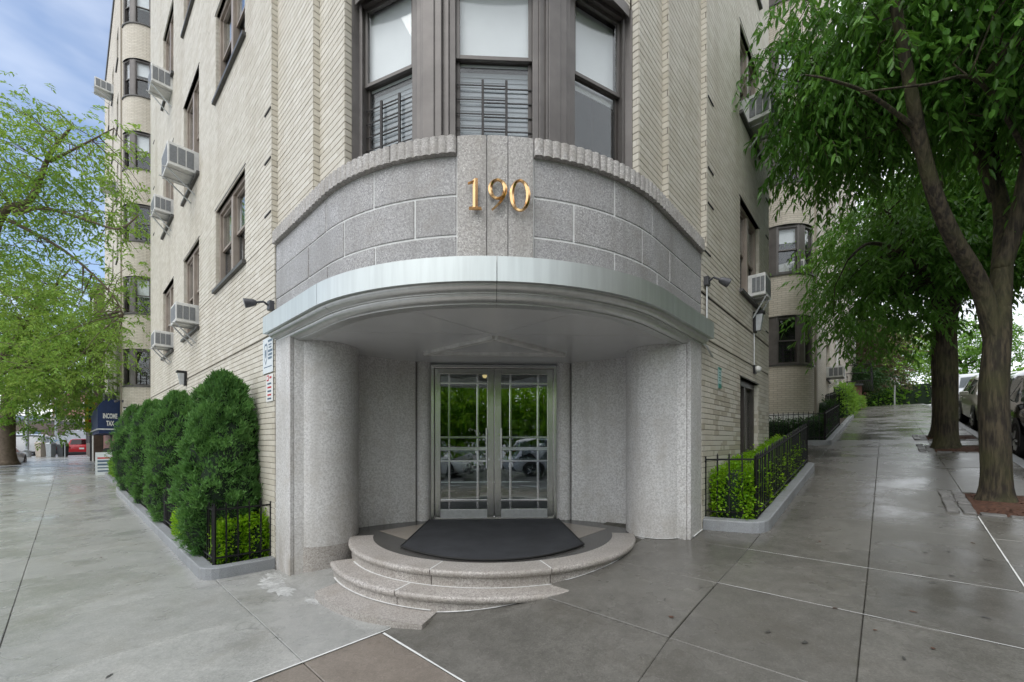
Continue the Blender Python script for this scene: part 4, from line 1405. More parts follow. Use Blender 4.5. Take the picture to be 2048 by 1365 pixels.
# white sealant line where steps and columns meet the flags
sl_ = []
def seal(pts, w=.012):
    m = MB(); n = len(pts); vs = []
    for i, p in enumerate(pts):
        a = Vector(pts[max(0, i - 1)]); b = Vector(pts[min(n - 1, i + 1)]); t = (b - a).normalized(); nn = Vector((-t.y, t.x)) * w * rng.uniform(.4, .8)
        for sg in (-1, 1):
            x, y = p[0] + nn.x * sg, p[1] + nn.y * sg; vs.append((x, y, Gx(x, y) + .007))
    m.add(vs, [(2 * i, 2 * i + 1, 2 * i + 3, 2 * i + 2) for i in range(n - 1)]); m.build('caulk_line', MAT['caulk'], side, recalc=False)
seal(arcp(1.93, -16, 14, 22)); seal(arcp(1.735, 22, 62, 26))
seal([(2.08 + .405 * math.cos(R_(a)), 5.07 + .405 * math.sin(R_(a))) for a in frange(205, 320, 20)] + [W(1, 3.27, -.012), W(1, 3.6, -.012)])

mat_o = MB()
fa = [(-1.0 + 2.05 * k / 24, 0) for k in range(25)]
front = []
for k in range(25):
    f = k / 24; x = -1.0 + 1.98 * f
    front.append((x, 3.87 + .56 * abs((x + .01) / 1.0) ** 2.1))
mat_o.prism(front + [(.93, 5.9), (-.93, 5.9)], .001, .012)
mo = mat_o.build('door_mat', MAT['rubber_mat'], None)
rim = MB(); rp = front + [(.93, 5.9)]
rim.tube([(x, y, .010) for x, y in [(-.93, 5.9)] + front + [(.93, 5.9)]], .009, 6); rim.build('mat_border', MAT['rubber'], mo, smooth=True)
tag(mo, 'charcoal ribbed entrance mat with a rounded front edge before the doors', 'door mat')

# ================================================================== WINGS OF THE SAME BUILDING BEYOND THE LIGHT COURTS
def uvwall(parent, pts, z0, z1, opens, mat, name='wing_wall', q=.14):
    """wall along a plan polyline (outward on the right); opens: (s0,s1,z0,z1) in running length; UVs in metres"""
    vs, fs, uv = [], [], []
    s = 0.0
    def quad(p, u):
        n = len(vs); vs.extend(p); fs.append((n, n + 1, n + 2, n + 3)); uv.extend(u)
    for A, B in zip(pts[:-1], pts[1:]):
        A = Vector(A); B = Vector(B); L = (B - A).length
        d = (B - A) / L; nn = Vector((d.y, -d.x))
        loc = [(max(0, o[0] - s), min(L, o[1] - s), o[2], o[3], o[0] - s >= -1e-6, o[1] - s <= L + 1e-6) for o in opens if o[1] > s + 1e-6 and o[0] < s + L - 1e-6]
        av = sorted(set([0.0, L] + [x for o in loc for x in o[:2]])); zv = sorted(set([z0, z1] + [x for o in loc for x in o[2:4]]))
        P = lambda a, z, o=0.0: ((A + d * a - nn * o).x, (A + d * a - nn * o).y, z)
        for i in range(len(av) - 1):
            for j in range(len(zv) - 1):
                am, zm = (av[i] + av[i + 1]) / 2, (zv[j] + zv[j + 1]) / 2
                if any(o[0] < am < o[1] and o[2] < zm < o[3] for o in loc):
                    continue
                quad([P(av[i], zv[j]), P(av[i + 1], zv[j]), P(av[i + 1], zv[j + 1]), P(av[i], zv[j + 1])],
                     [(s + av[i], zv[j]), (s + av[i + 1], zv[j]), (s + av[i + 1], zv[j + 1]), (s + av[i], zv[j + 1])])
        for o in loc:
            for z in (o[2], o[3]):
                quad([P(o[0], z), P(o[1], z), P(o[1], z, q), P(o[0], z, q)], [(s + o[0], z), (s + o[1], z), (s + o[1], z + q), (s + o[0], z + q)])
            for a, ok in ((o[0], o[4]), (o[1], o[5])):
                if ok:
                    quad([P(a, o[2]), P(a, o[3]), P(a, o[3], q), P(a, o[2], q)], [(0, o[2]), (0, o[3]), (q, o[3]), (q, o[2])])
        s += L
    me = bpy.data.meshes.new(name); me.from_pydata(vs, [], fs)
    lay = me.uv_layers.new(name='UVMap')
    lay.data.foreach_set('uv', np.array(uv, np.float32).ravel())
    return link(name, me, MAT[mat], parent)

def wing(s, tc, tend, z0, sills, hh, twin, zroof, phis):
    """rounded-corner wing: s side, tc where the curve meets the street line"""
    ph = frange(0, 90, 10)
    curve = [W(s, tc - math.cos(R_(p)), 1 - math.sin(R_(p))) for p in ph]
    pts = [W(s, tc - 1, 4.0), W(s, tc - 1, 1.6)] + curve + [W(s, tend, 0), W(s, tend, 6.0)]
    if s < 0:
        pts = pts[::-1]
    ss = [0.0]
    for A, B in zip(pts[:-1], pts[1:]):
        ss.append(ss[-1] + (Vector(B) - Vector(A)).length)
    opens = []
    iw = 1 if s > 0 else len(pts) - 2             # where the bay window band begins
    i9 = pts.index(curve[-1]); i0 = pts.index(curve[0])
    lo, hi = (ss[iw], ss[i9] - .12) if s > 0 else (ss[i9] + .12, ss[iw])
    for z in sills:
        opens.append((lo, hi, z, z + hh))
    tw = []
    for (a, b) in twin:
        for z in sills:
            if s > 0:
                o = (ss[i9] + a - tc, ss[i9] + b - tc)
            else:
                o = (ss[i9] - (b - tc), ss[i9] - (a - tc))
            opens.append((*o, z, z + hh)); tw.append((a, b, z))
    uvwall(bld, pts, z0, zroof, opens, 'brick_wing')
    # bay windows
    def cp(p, q=0.0):
        return W(s, tc - (1 - q) * math.cos(R_(p)), 1 - (1 - q) * math.sin(R_(p)))
    for k, z in enumerate(sills):
        for (p0, p1) in phis:
            A, B = cp(p0), cp(p1)
            if s < 0: A, B = B, A
            window(A, B, z, z + hh, bld, rec=.02, blind=(.0, .5, .0, .55, .35, .5, .2)[(k + (p0 > 40)) % 7] if s < 0 else (.0, .3, .25, .6, .4, .3)[k % 6], sill=False, lod=1, name='bay_window', guard=(k in (0, 2) and p0 < 40))
        # brown panels and curved sill / head
        m = MB()
        for (p0, p1) in ((-30, phis[0][0]), (phis[0][1], phis[1][0]), (phis[1][1], 88)):
            if p0 < 0:
                A, B = W(s, tc - 1, 1.6), cp(p1)
            else:
                A, B = cp(p0), cp(p1)
            if s < 0: A, B = B, A
            fr = pvec(A, B); fbox(m, fr, 0, fr[3], -.12, -.02, z, z + hh)
        m.build('bay_mullion', MAT['bronze_frame'], bld)
        for (za, zb, o) in ((z - .05, z, .04), (z + hh, z + hh + .012, .008)):
            m = MB(); pa = [W(s, tc - 1 - o, 1.6)] + [W(s, tc - (1 + o) * math.cos(R_(p)), 1 - (1 + o) * math.sin(R_(p))) for p in frange(0, 87, 12)]
            pb = [W(s, tc - 1 + .14, 1.6)] + [W(s, tc - .86 * math.cos(R_(p)), 1 - .86 * math.sin(R_(p))) for p in frange(0, 87, 12)]
            m.prism(pa + pb[::-1], za, zb); m.build('bay_sill' if o > .02 else 'bay_head', MAT['sill_slate'], bld)
    for (a, b, z) in tw:
        A, B = W(s, a), W(s, b)
        if s < 0: A, B = B, A
        window(A, B, z, z + hh, bld, rec=.1, blind=rng.choice((0, .3, .5, 0)), lod=1, name='wing_window')
    m = MB(); m.prism(pts if s > 0 else pts[::-1], zroof, zroof + .3); m.build('wing_roof', MAT['mortar'], bld)
    # vertical brick ribs where the curve meets the street front
    for tt in (tc + .12, tc + .32):
        m = MB(); b = [W(s, tt, -.05), W(s, tt + .1, -.05), W(s, tt + .1, .05), W(s, tt, .05)]
        m.prism(b, z0, zroof); m.build('brick_rib', MAT['mortar' if False else 'brick_wing'], bld)

LS = [3.6 + 3.2 * k for k in range(6)]
RSL = [3.53 + 2.82 * k for k in range(5)]
wing(-1, 23.45, 36.2, -.6, LS, 1.62, ((25.6, 26.6), (28.6, 29.6), (31.8, 32.8)), 24.2, ((8, 44), (54, 82)))
wing(1, 14.26, 36.0, .2, RSL, 1.5, ((17.9, 19.2), (23.6, 25.0), (28.8, 30.2)), 19.0, ((9, 46), (56, 82)))
# lower parapet step at the far end of the left wing
m = MB(); b = [W(-1, 36.2, -.05), W(-1, 23.4, -.05), W(-1, 23.4, .1), W(-1, 36.2, .1)]; m.prism(b, 24.0, 24.35); m.build('parapet', MAT['sill_slate'], bld)
# back walls of the two light courts
for s, a, b, zt in ((-1, LEND, 22.45, 24.2), (1, REND, 13.26, 19.0)):
    P, Q = W(s, a, 4.0), W(s, b, 4.0)
    uvwall(bld, [P, Q] if s > 0 else [Q, P], -.6, zt, [], 'brick_wing', 'court_wall')
# small dark basement opening on the right wing and pale painted plinth
m = MB(); b = [W(1, 19.0, -.004), W(1, 19.5, -.004), W(1, 19.5, .05), W(1, 19.0, .05)]; m.prism(b, 1.95, 2.45); m.build('basement_vent', MAT['room_dark'], bld)
m = MB()
cv = [W(1, 13.26 - .012, 1.9)] + [W(1, 14.26 - 1.012 * math.cos(R_(p)), 1 - 1.012 * math.sin(R_(p))) for p in frange(0, 90, 12)]
cvi = [W(1, 13.26 + .03, 1.9)] + [W(1, 14.26 - .97 * math.cos(R_(p)), 1 - .97 * math.sin(R_(p))) for p in frange(0, 90, 12)]
m.prism(cv + cvi[::-1], .3, 2.0); m.build('painted_plinth', MAT['white_paint'], bld)
# downpipe on the right wing front
m = MB(); x, y = W(1, 21.4, -.07); m.tube([(x, y, 1.9), (x, y, 18.5)], .05, 8); m.build('downpipe', MAT['ac_white'], bld)
x, y = W(1, 35.6, -.07); m = MB(); m.tube([(x, y, 3.2), (x, y, 18.5)], .07, 8); m.build('downpipe', MAT['ac_white'], bld)

# ------------------------------------------------------------------ window air conditioners
def ac(s, t, z, label, w=.52, h=.36, dep=.33, q=0.0, brk=True):
    A = W(s, t - w / 2, q); B = W(s, t + w / 2, q)
    if s < 0: A, B = B, A
    fr = pvec(A, B); c = W(s, t, q)
    th = thing('air_conditioner', label, 'air conditioner', (c[0], c[1], z), group='window air conditioners')
    m = MB(); fbox(m, fr, 0, w, -.25, dep, z, z + h); m.build('casing', MAT['ac_white'], th, bevel=.012)
    for a0, a1 in ((.03, .33), (.36, .64), (.67, .97)):
        m = MB(); fbox(m, fr, w * a0, w * a1, dep - .01, dep + .004, z + .05, z + h - .05); g = m.build('rear_grille', MAT['ac_grille'], th)
    for sidea, x in ((0, -.004), (1, w + .004)):
        for o0, o1 in ((.06, .17), (.19, .30), (.32, .43)):
            m = MB(); fbox(m, fr, x - .004, x + .004, dep * o0 / .46, dep * o1 / .46, z + .06, z + h - .06); m.build('side_vent', MAT['ac_grille'], th)
    if brk:
        m = MB(); P, d, n, L = fr
        for a in (w * .2, w * .8):
            p0 = P + d * a + n * (dep * .95); p1 = P + d * a + n * .02
            m.tube([(p0.x, p0.y, z - .012), (p1.x, p1.y, z - .34)], .013, 6)
            p2 = P + d * a + n * (dep * 1.12)
            m.tube([(p2.x, p2.y, z - .012), (p1.x, p1.y, z - .012)], .011, 6)
        m.build('support_bracket', MAT['galvanised'], th)
    return th
ac(-1, 8.25, 6.18, 'largest white air conditioner on the left front, in its second window row', .66, .42, .44)
ac(-1, 10.85, 6.42, 'white air conditioner just beyond the largest one on the left front')
ac(-1, 8.15, 3.34, 'white air conditioner in the left ground-row window nearest the wall lantern')
ac(-1, 10.85, 3.32, 'white air conditioner over the second conifer, farther low window of the left front')
ac(-1, 10.85, 9.32, 'highest white air conditioner on the left street front of the near block', .54, .40, .38)
ac(1, 6.1, 6.30, 'white air conditioner in the upper right-hand window touching the tree leaves', .62, .42, .34)
ac(1, 6.25, 3.55, 'small white air conditioner in the lower right-hand window above the wall lantern', .42, .36, .22)
ac(1, 13.9, 6.36, 'white air conditioner half hidden behind the right-hand corner edge, by the leaves', .55, .4, .45, .62)
ac(1, 18.5, 3.6, 'white air conditioner low on the right wing beside the downpipe', .66, .42, .5)
ac(-1, 29.2, 19.75, 'white air conditioner standing out against the blue sky at the upper left', .8, .5, .7)
ac(-1, 26.2, 13.3, 'white air conditioner peeping through the left tree crown on the far wing', .7, .45, .6)
ac(-1, 26.1, 6.85, 'white air conditioner on the far left wing, upper of the close pair', .7, .45, .55)
ac(-1, 29.1, 6.0, 'white air conditioner on the far left wing, lower of the close pair', .7, .45, .6)
ac(-1, 26.1, 3.05, 'white air conditioner just above the blue awning', .7, .42, .5)

# ------------------------------------------------------------------ wall lanterns, spotlights, cameras, conduit
def lantern(s, t, z, label, w=.14, h=.30, q=0.0):
    A, B = W(s, t - w / 2, q), W(s, t + w / 2, q)
    if s < 0: A, B = B, A
    fr = pvec(A, B); c = W(s, t, q)
    th = thing('wall_lantern', label, 'wall lamp', (c[0], c[1], z), group='wall lanterns')
    m = MB(); fbox(m, fr, 0, w, .012, .045, z, z + h); fbox(m, fr, 0, w, .045, .17, z + h - .045, z + h); m.build('housing', MAT['lamp_black'], th, bevel=.006)
    m = MB(); P, d, n, L = fr
    q8 = [P + d * .015 + n * .047, P + d * (w - .015) + n * .047, P + d * (w - .015) + n * .15, P + d * .015 + n * .15]
    q9 = [P + d * .03 + n * .047, P + d * (w - .03) + n * .047, P + d * (w - .03) + n * .11, P + d * .03 + n * .11]
    m.hexa([(p.x, p.y, z + .02) for p in q9], [(p.x, p.y, z + h - .046) for p in q8]); m.build('lens', MAT['lens_glass'], th, bevel=.006)
lantern(-1, 8.95, 2.28, 'black wall lantern with frosted lens above the conifers on the left front')
lantern(1, 6.25, 2.99, 'black wall lantern under the small air conditioner on the right front', .14, .34)
lantern(-1, 22.9, 2.35, 'small dark lantern on the far left wing beside the blue awning', .16, .3, .15)
def bulkhead(s, t, z, label):
    c = W(s, t, 0); A, B = W(s, t - .06), W(s, t + .06); fr = pvec(A, B)
    th = thing('bulkhead_lamp', label, 'wall lamp', (c[0], c[1], z))
    m = MB(); fbox(m, fr, 0, .12, .01, .04, z - .07, z + .07); m.build('backplate', MAT['lamp_black'], th)
    m = MB(); P, d, n, L = fr; ctr = P + d * .06 + n * .08
    m.tube([(ctr.x - n.x * .04, ctr.y - n.y * .04, z), (ctr.x, ctr.y, z), (ctr.x + n.x * .04, ctr.y + n.y * .04, z)], [.055, .06, .03], 12); m.build('globe', MAT['ac_white'], th, smooth=True)
    m = MB(); p = P + d * .06 + n * .015; m.tube([(p.x, p.y, z + .07), (p.x, p.y, z + .62)], .008, 6); m.build('conduit', MAT['galvanised'], th)
bulkhead(1, 6.25, 2.36, 'small white round lamp over the basement door on the right front')

def spot(s, t, z, label, aim, pipe=0.0):
    c = W(s, t, -.02)
    n = Vector((s * K, -K, 0))
    th = thing('spotlight', label, 'spotlight', (c[0], c[1], z))
    p = Vector((c[0], c[1], z))
    m = MB(); b = [W(s, t - .045, -.0), W(s, t + .045, -.0), W(s, t + .045, -.06), W(s, t - .045, -.06)]
    m.prism(b, z - .055, z + .055); m.build('junction_box', MAT['camera_grey'], th, bevel=.006)
    a = p + n * .04 + Vector((0, 0, .0)); k1 = a + n * .05 + Vector((0, 0, .03)); aimv = Vector(aim).normalized()
    k2 = k1 + aimv * .07
    m = MB(); m.tube([a, a + n * .03 + Vector((0, 0, .02)), k1, k2], .013, 8); m.build('swivel_arm', MAT['camera_grey'], th, smooth=True, autosmooth=40)
    h0 = k2; 
    m = MB(); m.tube([h0, h0 + aimv * .02, h0 + aimv * .05, h0 + aimv * .12, h0 + aimv * .125], [.02, .036, .044, .055, .05], 14); m.build('lamp_head', MAT['camera_grey'], th, smooth=True, autosmooth=40)
    m = MB(); m.tube([h0 + aimv * .1255, h0 + aimv * .127], [.046, .046], 14); m.build('lens', MAT['lens_glass'], th)
    if pipe:
        m = MB(); q = W(s, t, -.03); m.tube([(q[0], q[1], z - .056), (q[0], q[1], z - pipe)], .011, 8); m.build('conduit', MAT['galvanised'], th, smooth=True, autosmooth=40)
spot(-1, 3.72, 2.745, 'grey swivel spotlight on the brick just left of the granite band', (-.75, -.45, -.25))
spot(1, 3.70, 3.12, 'dark swivel spotlight with a white conduit just right of the granite band', (.8, -.1, -.35), .62)
spot(-1, 22.9, 2.9, 'tiny dark security light on the far left wing near the awning', (-.7, -.6, -.3))
th = thing('conduit_stub', 'bent grey conduit stub poking from brick under the right canopy end', 'conduit', W3(1, 3.66, 0, 2.28))
m = MB(); m.tube([W3(1, 3.62, -.005, 2.34), W3(1, 3.64, -.05, 2.30), W3(1, 3.76, -.06, 2.22), W3(1, 3.82, -.06, 2.205)], .013, 8); m.build('pipe', MAT['galvanised'], th, smooth=True, autosmooth=40)

# ------------------------------------------------------------------ signs on the brick
def plate(s, t0, t1, z0, z1, mat, parent, name, o0=.013, o1=.02, bev=.002):
    A, B = W(s, t0), W(s, t1)
    if s < 0: A, B = W(s, t1), W(s, t0)
    fr = pvec(A, B); m = MB(); fbox(m, fr, 0, fr[3], o0, o1, z0, z1)
    return m.build(name, MAT[mat], parent, bevel=bev), fr
sg = thing('notice_sign', 'pale blue-white notice board with a shield emblem left of the entrance', 'sign', W3(-1, 3.8, 0, 2.0))
p, fr = plate(-1, 3.69, 4.05, 1.965, 2.395, 'sign_white', sg, 'board')
def lbar(fr, a0, a1, z0, z1, mat, parent, o=.0205):
    m = MB(); fbox(m, fr, a0, a1, o, o + .0012, z0, z1); m.build('print_line', MAT[mat], parent)
m = MB(); P, d, n, L = fr
shield = [(-.05, .10), (-.025, .135), (0, .12), (.025, .135), (.05, .10), (.055, .02), (.04, -.07), (0, -.135), (-.04, -.07), (-.055, .02)]
def emblem(sc, o, mat, nm):
    m = MB(); vs = []
    for x, z in shield:
        p = P + d * (.115 + x * sc * 1.1) + n * o; vs.append((p.x, p.y, 2.20 + z * sc))
    m.add(vs, [tuple(range(len(vs)))]); m.build(nm, MAT[mat], sg, recalc=False)
emblem(1.0, .0210, 'sign_blue', 'shield_emblem'); emblem(.80, .0215, 'sign_white', 'shield_field'); emblem(.42, .0220, 'sign_blue', 'shield_centre')
for i, (a0, a1, z, h) in enumerate(((.20, .34, 2.335, .026), (.215, .32, 2.295, .014), (.225, .31, 2.262, .014), (.20, .345, 2.213, .028), (.205, .34, 2.170, .026), (.20, .33, 2.127, .026), (.05, .33, 2.035, .010))):
    lbar(fr, a0, a1, z, z + h, 'sign_blue', sg)
for a, z in ((.02, 2.375), (.02, 1.985)):
    m = MB(); pp = P + d * a + n * .0205; m.tube([(pp.x, pp.y, z), (pp.x + n.x * .003, pp.y + n.y * .003, z)], .006, 8); m.build('screw', MAT['galvanised'], sg)
sg2 = thing('warning_sign', 'narrow white warning sign with red symbol below the notice board', 'sign', W3(-1, 3.75, 0, 1.62))
p, fr = plate(-1, 3.69, 3.93, 1.615, 1.945, 'white_paint', sg2, 'board')
P, d, n, L = fr
lbar(fr, .03, .105, 1.865, 1.935, 'sign_red', sg2); lbar(fr, .045, .09, 1.88, 1.92, 'white_paint', sg2, .0222); lbar(fr, .13, .20, 1.89, 1.915, 'sign_red', sg2)
for i in range(5):
    lbar(fr, .06, .19, 1.82 - .045 * i, 1.84 - .045 * i, 'sign_red' if i % 2 else 'sign_blue', sg2)
sg3 = thing('green_sign', 'small green and pale vertical sign on the right-hand brick wall', 'sign', W3(1, 4.3, 0, 1.8))
p, fr = plate(1, 4.21, 4.35, 1.85, 2.13, 'sign_pale', sg3, 'board')
lbar(fr, 0, .14, 2.10, 2.13, 'sign_green', sg3); lbar(fr, .0, .14, 1.85, 1.91, 'sign_green', sg3)
for i in range(4):
    lbar(fr, .03, .11, 1.95 + .035 * i, 1.962 + .035 * i, 'sign_green', sg3)

# ------------------------------------------------------------------ shop front of the left wing: awning, signs
def text_mesh(body, size, name, mat, parent, origin, ax, az, n, bold=.0, sx=1.0):
    """flat lettering: ax reading direction, az up, n normal"""
    cu = bpy.data.curves.new(name, 'FONT'); cu.body = body; cu.size = size; cu.align_x = 'CENTER'; cu.extrude = .004; cu.offset = bold
    cu.resolution_u = 3
    ob = bpy.data.objects.new(name, cu); COL.objects.link(ob)
    bpy.context.view_layer.update()
    me = bpy.data.meshes.new_from_object(ob.evaluated_get(bpy.context.evaluated_depsgraph_get()))
    bpy.data.objects.remove(ob)
    me.name = name
    O, ax, az, n = Vector(origin), Vector(ax), Vector(az), Vector(n)
    for v in me.vertices:
        v.co = O + ax * v.co.x * sx + az * v.co.y + n * v.co.z
    me.materials.clear(); me.materials.append(MAT[mat])
    return link(name, me, None, parent)
aw = thing('shop_awning', 'dark blue shop awning lettered INCOME TAX on its end panel', 'awning', W3(-1, 25, 0, 1.8))
s = -1
za, zb = 1.72, 3.02
prof = [(.02, za), (-.76, za), (-.76, zb - .42), (-.70, zb - .22), (-.60, zb - .08), (-.46, zb), (.02, zb)]
m = MB(); n_ = len(prof); vs = [W3(-1, 23.9, q, z) for q, z in prof] + [W3(-1, 31.5, q, z) for q, z in prof]
m.add(vs, [tuple(range(n_)), tuple(range(2 * n_ - 1, n_ - 1, -1))] + [(i, (i + 1) % n_, n_ + (i + 1) % n_, n_ + i) for i in range(n_)]); m.build('cover', MAT['awning_blue'], aw)
m = MB(); b = [W(-1, 23.88, .0), W(-1, 31.5, .0), W(-1, 31.5, -.78), W(-1, 23.88, -.78)]; m.prism(b, za - .06, za - .002); m.build('frame_bar', MAT['curtain'], aw)
m = MB(); b = [W(-1, 23.92, -.05), W(-1, 31.5, -.05), W(-1, 31.5, -.72), W(-1, 23.92, -.72)]; m.prism(b, za - .22, za - .061); m.build('valance', MAT['awning_blue'], aw)
endn = (s * -K, -K, 0)      # the end panel faces back along the street towards the camera
cx_, cy_ = W(-1, 23.885, -.37)
rd = (K, K, 0)              # reading direction on that panel: towards the building
text_mesh('INCOME', .30, 'lettering', 'lettering_white', aw, (cx_, cy_, za + .46), rd, (0, 0, 1), (K, -K, 0), .012, .40)
text_mesh('TAX', .30, 'lettering', 'lettering_white', aw, (cx_, cy_, za + .13), rd, (0, 0, 1), (K, -K, 0), .012, .40)
ys = thing('hanging_sign', 'tall yellow vertical shop sign hanging beyond the blue awning', 'sign', W3(-1, 35, -.9, 2.2))
m = MB(); b = [W(-1, 34.0, -.52), W(-1, 34.12, -.52), W(-1, 34.12, -.95), W(-1, 34.0, -.95)]; m.prism(b, 1.72, 3.75); m.build('panel', MAT['awning_yellow'], ys, bevel=.01)
for i in range(6):
    m = MB(); b = [W(-1, 33.99, -.66), W(-1, 33.999, -.66), W(-1, 33.999, -.79), W(-1, 33.99, -.79)]; z = 3.5 - .28 * i; m.prism(b, z - .09, z + .09); m.build('mark', MAT['awning_blue' if i < 4 else 'sign_red'], ys)
m = MB(); m.tube([W3(-1, 34.06, -.0, 3.86), W3(-1, 34.06, -1.2, 3.86)], .02, 6); m.build('bracket', MAT['iron'], ys)
# red brick shop base with door under the awning
m = MB(); b = [W(-1, 24.6, -.06), W(-1, 36.2, -.06), W(-1, 36.2, .0), W(-1, 24.6, .0)]
uvwall(bld, [W(-1, 36.2, -.06), W(-1, 24.5, -.06), W(-1, 24.5, .05)], -.6, 1.66, [], 'brick_red', 'shop_base')
for t0 in (25.4, 28.6):
    m = MB(); b = [W(-1, t0, -.075), W(-1, t0 + 1.0, -.075), W(-1, t0 + 1.0, -.02), W(-1, t0, -.02)]; m.prism(b, -.2, 1.6); m.build('shop_door', MAT['room_dark'], bld)

def box_house(name, label, s, t0, t1, q0, q1, z0, z1, mat, rows, cols, wmat='room_dark', cornice=None, end=True):
    c = W(s, (t0 + t1) / 2, (q0 + q1) / 2)
    th = thing(name, label, 'building', (c[0], c[1], z0))
    pts = [W(s, t1, q1), W(s, t1, q0), W(s, t0, q0), W(s, t0, q1), W(s, t1, q1)] if s < 0 else [W(s, t0, q1), W(s, t0, q0), W(s, t1, q0), W(s, t1, q1), W(s, t0, q1)]
    uvwall(th, pts, z0, z1, [], mat, 'wall')
    m = MB(); m.prism(pts[:-1], z1, z1 + .35); m.build('roof', MAT[cornice or 'sill_slate'], th)
    for i in range(rows):
        for j in range(cols):
            z = z0 + (z1 - z0) * (i + .55) / (rows + .2); h = (z1 - z0) / rows * .45
            t = t0 + (t1 - t0) * (j + .3) / cols; w = (t1 - t0) / cols * .38
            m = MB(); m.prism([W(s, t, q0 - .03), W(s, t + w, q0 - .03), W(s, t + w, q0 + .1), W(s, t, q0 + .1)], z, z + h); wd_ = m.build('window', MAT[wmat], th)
    return th

# ================================================================== PLANTERS, RAILINGS, SHRUBS
def rounded(pts, r=.18, n=5):
    out = [pts[0]]
    for a, b, c in zip(pts[:-2], pts[1:-1], pts[2:]):
        a, b, c = Vector(a), Vector(b), Vector(c)
        p = b + (a - b).normalized() * r; q = b + (c - b).normalized() * r
        for k in range(n + 1):
            t = k / n
            v = p * (1 - t) ** 2 + b * 2 * t * (1 - t) + q * t * t
            out.append((v.x, v.y))
    out.append(pts[-1])
    return out
def dense(pts, step=.5):
    out = [pts[0]]
    for a, b in zip(pts[:-1], pts[1:]):
        n = max(1, int(math.hypot(b[0] - a[0], b[1] - a[1]) / step))
        for k in range(1, n + 1):
            out.append((a[0] + (b[0] - a[0]) * k / n, a[1] + (b[1] - a[1]) * k / n))
    return out

def planter(label, path, soil, kh=.13, split=1.6):
    c = path[len(path) // 2]; x, y = UV(*c)
    th = thing('planter_bed', label, 'planter', (x, y, G(*c)))
    pd = dense(rounded(path, .16), .4)
    # kerb in lengths of about split metres
    acc = 0.0; cur = [pd[0]]
    for a, b in zip(pd[:-1], pd[1:]):
        acc += math.hypot(b[0] - a[0], b[1] - a[1]); cur.append(b)
        if acc > split:
            m = MB(); band(m, offs(cur, -.065), offs(cur, .065), -.3, kh); m.build('kerb_stone', MAT['kerb_stone'], th, bevel=.012)
            cur = [b]; acc = 0.0
    if len(cur) > 1:
        m = MB(); band(m, offs(cur, -.065), offs(cur, .065), -.3, kh); m.build('kerb_stone', MAT['kerb_stone'], th, bevel=.012)
    m = MB(); m.prism([UV(*p) for p in soil], lambda x, y: Gx(x, y) - .2, lambda x, y: Gx(x, y) + kh - .045); m.build('soil', MAT['soil'], th)
    return th
planter('long kerbed planting bed with conifers along the left street wall', [(0.0, 3.70), (-.63, 3.74), (-.63, 15.2), (0.0, 15.2)],
        dense([(0, 3.72), (-.6, 3.78), (-.6, 15.1), (0, 15.1)], 1.0))
planter('kerbed planting bed of bright shrubs along the near right-hand wall', [(3.66, 0.0), (3.78, -.60), (8.15, -.60), (8.15, .4)],
        dense([(3.7, 0), (3.8, -.56), (8.1, -.56), (8.1, .3)], 1.0))
planter('kerbed bed with a dark clipped hedge in front of the right wing', [(11.9, 2.4), (11.9, -.55), (22.5, -.55)],
        dense([(11.95, 2.4), (11.95, -.5), (22.5, -.5), (22.5, 0), (13.2, 0), (13.2, 2.4)], 1.0))
planter('small kerbed planting pocket at the foot of the far left wing', [(0.0, 18.3), (-.55, 18.35), (-.55, 22.2), (0.0, 22.3)],
        dense([(0, 18.3), (-.5, 18.4), (-.5, 22.2), (0, 22.2)], 1.0))

PICK = {}
def railing(label, path, h, base=.13, step=.112, tip=.06, slope=None):
    c = path[len(path) // 2]; x, y = UV(*c)
    th = thing('iron_railing', label, 'fence', (x, y, G(*c)))
    pd = dense(path, step)
    key = (h, tip)
    if key not in PICK:
        m = MB(); w = .0075
        m.hexa([(-w, -w, 0), (w, -w, 0), (w, w, 0), (-w, w, 0)], [(-w, -w, h + tip - .02), (w, -w, h + tip - .02), (w, w, h + tip - .02), (-w, w, h + tip - .02)])
        m.add([(-w, -w, h + tip - .02), (w, -w, h + tip - .02), (w, w, h + tip - .02), (-w, w, h + tip - .02), (0, 0, h + tip + .012)], [(0, 1, 4), (1, 2, 4), (2, 3, 4), (3, 0, 4)])
        me = bpy.data.meshes.new('picket'); me.from_pydata(m.v, [], m.f); me.materials.append(MAT['iron']); PICK[key] = me
    for p in pd[1:-1]:
        o = bpy.data.objects.new('picket', PICK[key]); COL.objects.link(o); o.parent = th
        X, Y = UV(*p); o.location = Vector((X, Y, G(*p) + base)) - WLOC[th.name]; o.rotation_euler = (rng.uniform(-.008, .008), rng.uniform(-.008, .008), R_(45))
    for z0, w in ((base + h - .02, .016), (base + .06, .012)):
        m = MB(); band(m, offs(pd, -w), offs(pd, w), z0, z0 + .018); m.build('rail', MAT['iron'], th)
    for p in (path[0],) + tuple(path[1:-1]) + (path[-1],):
        m = MB(); X, Y = UV(*p); z = G(*p); m.box(X - .014, X + .014, Y - .014, Y + .014, z + .02, z + base + h + .03); m.build('post', MAT['iron'], th)
    return th
railing('black iron railing round the front of the left conifer bed', [(0.0, 3.80), (-.56, 3.84), (-.56, 7.2)], .62)
railing('black iron railing running past the farther conifers on the left', [(-.56, 7.25), (-.56, 15.1)], .62)
railing('black iron railing with curved top round the near right-hand planter', [(3.72, 0.0), (3.86, -.53), (8.08, -.53)], .72)
railing('black iron railing before the dark hedge at the right wing', [(11.97, 2.2), (11.97, -.47), (16.5, -.47)], .72)
railing('tall black iron gate fence farther up the right-hand pavement', [(16.6, -.47), (16.6, -.1), (20.6, -.1)], 1.05)
railing('grey iron fence beside the weeds up the right-hand slope', [(22.5, -.3), (29.0, -.3)], 1.1)
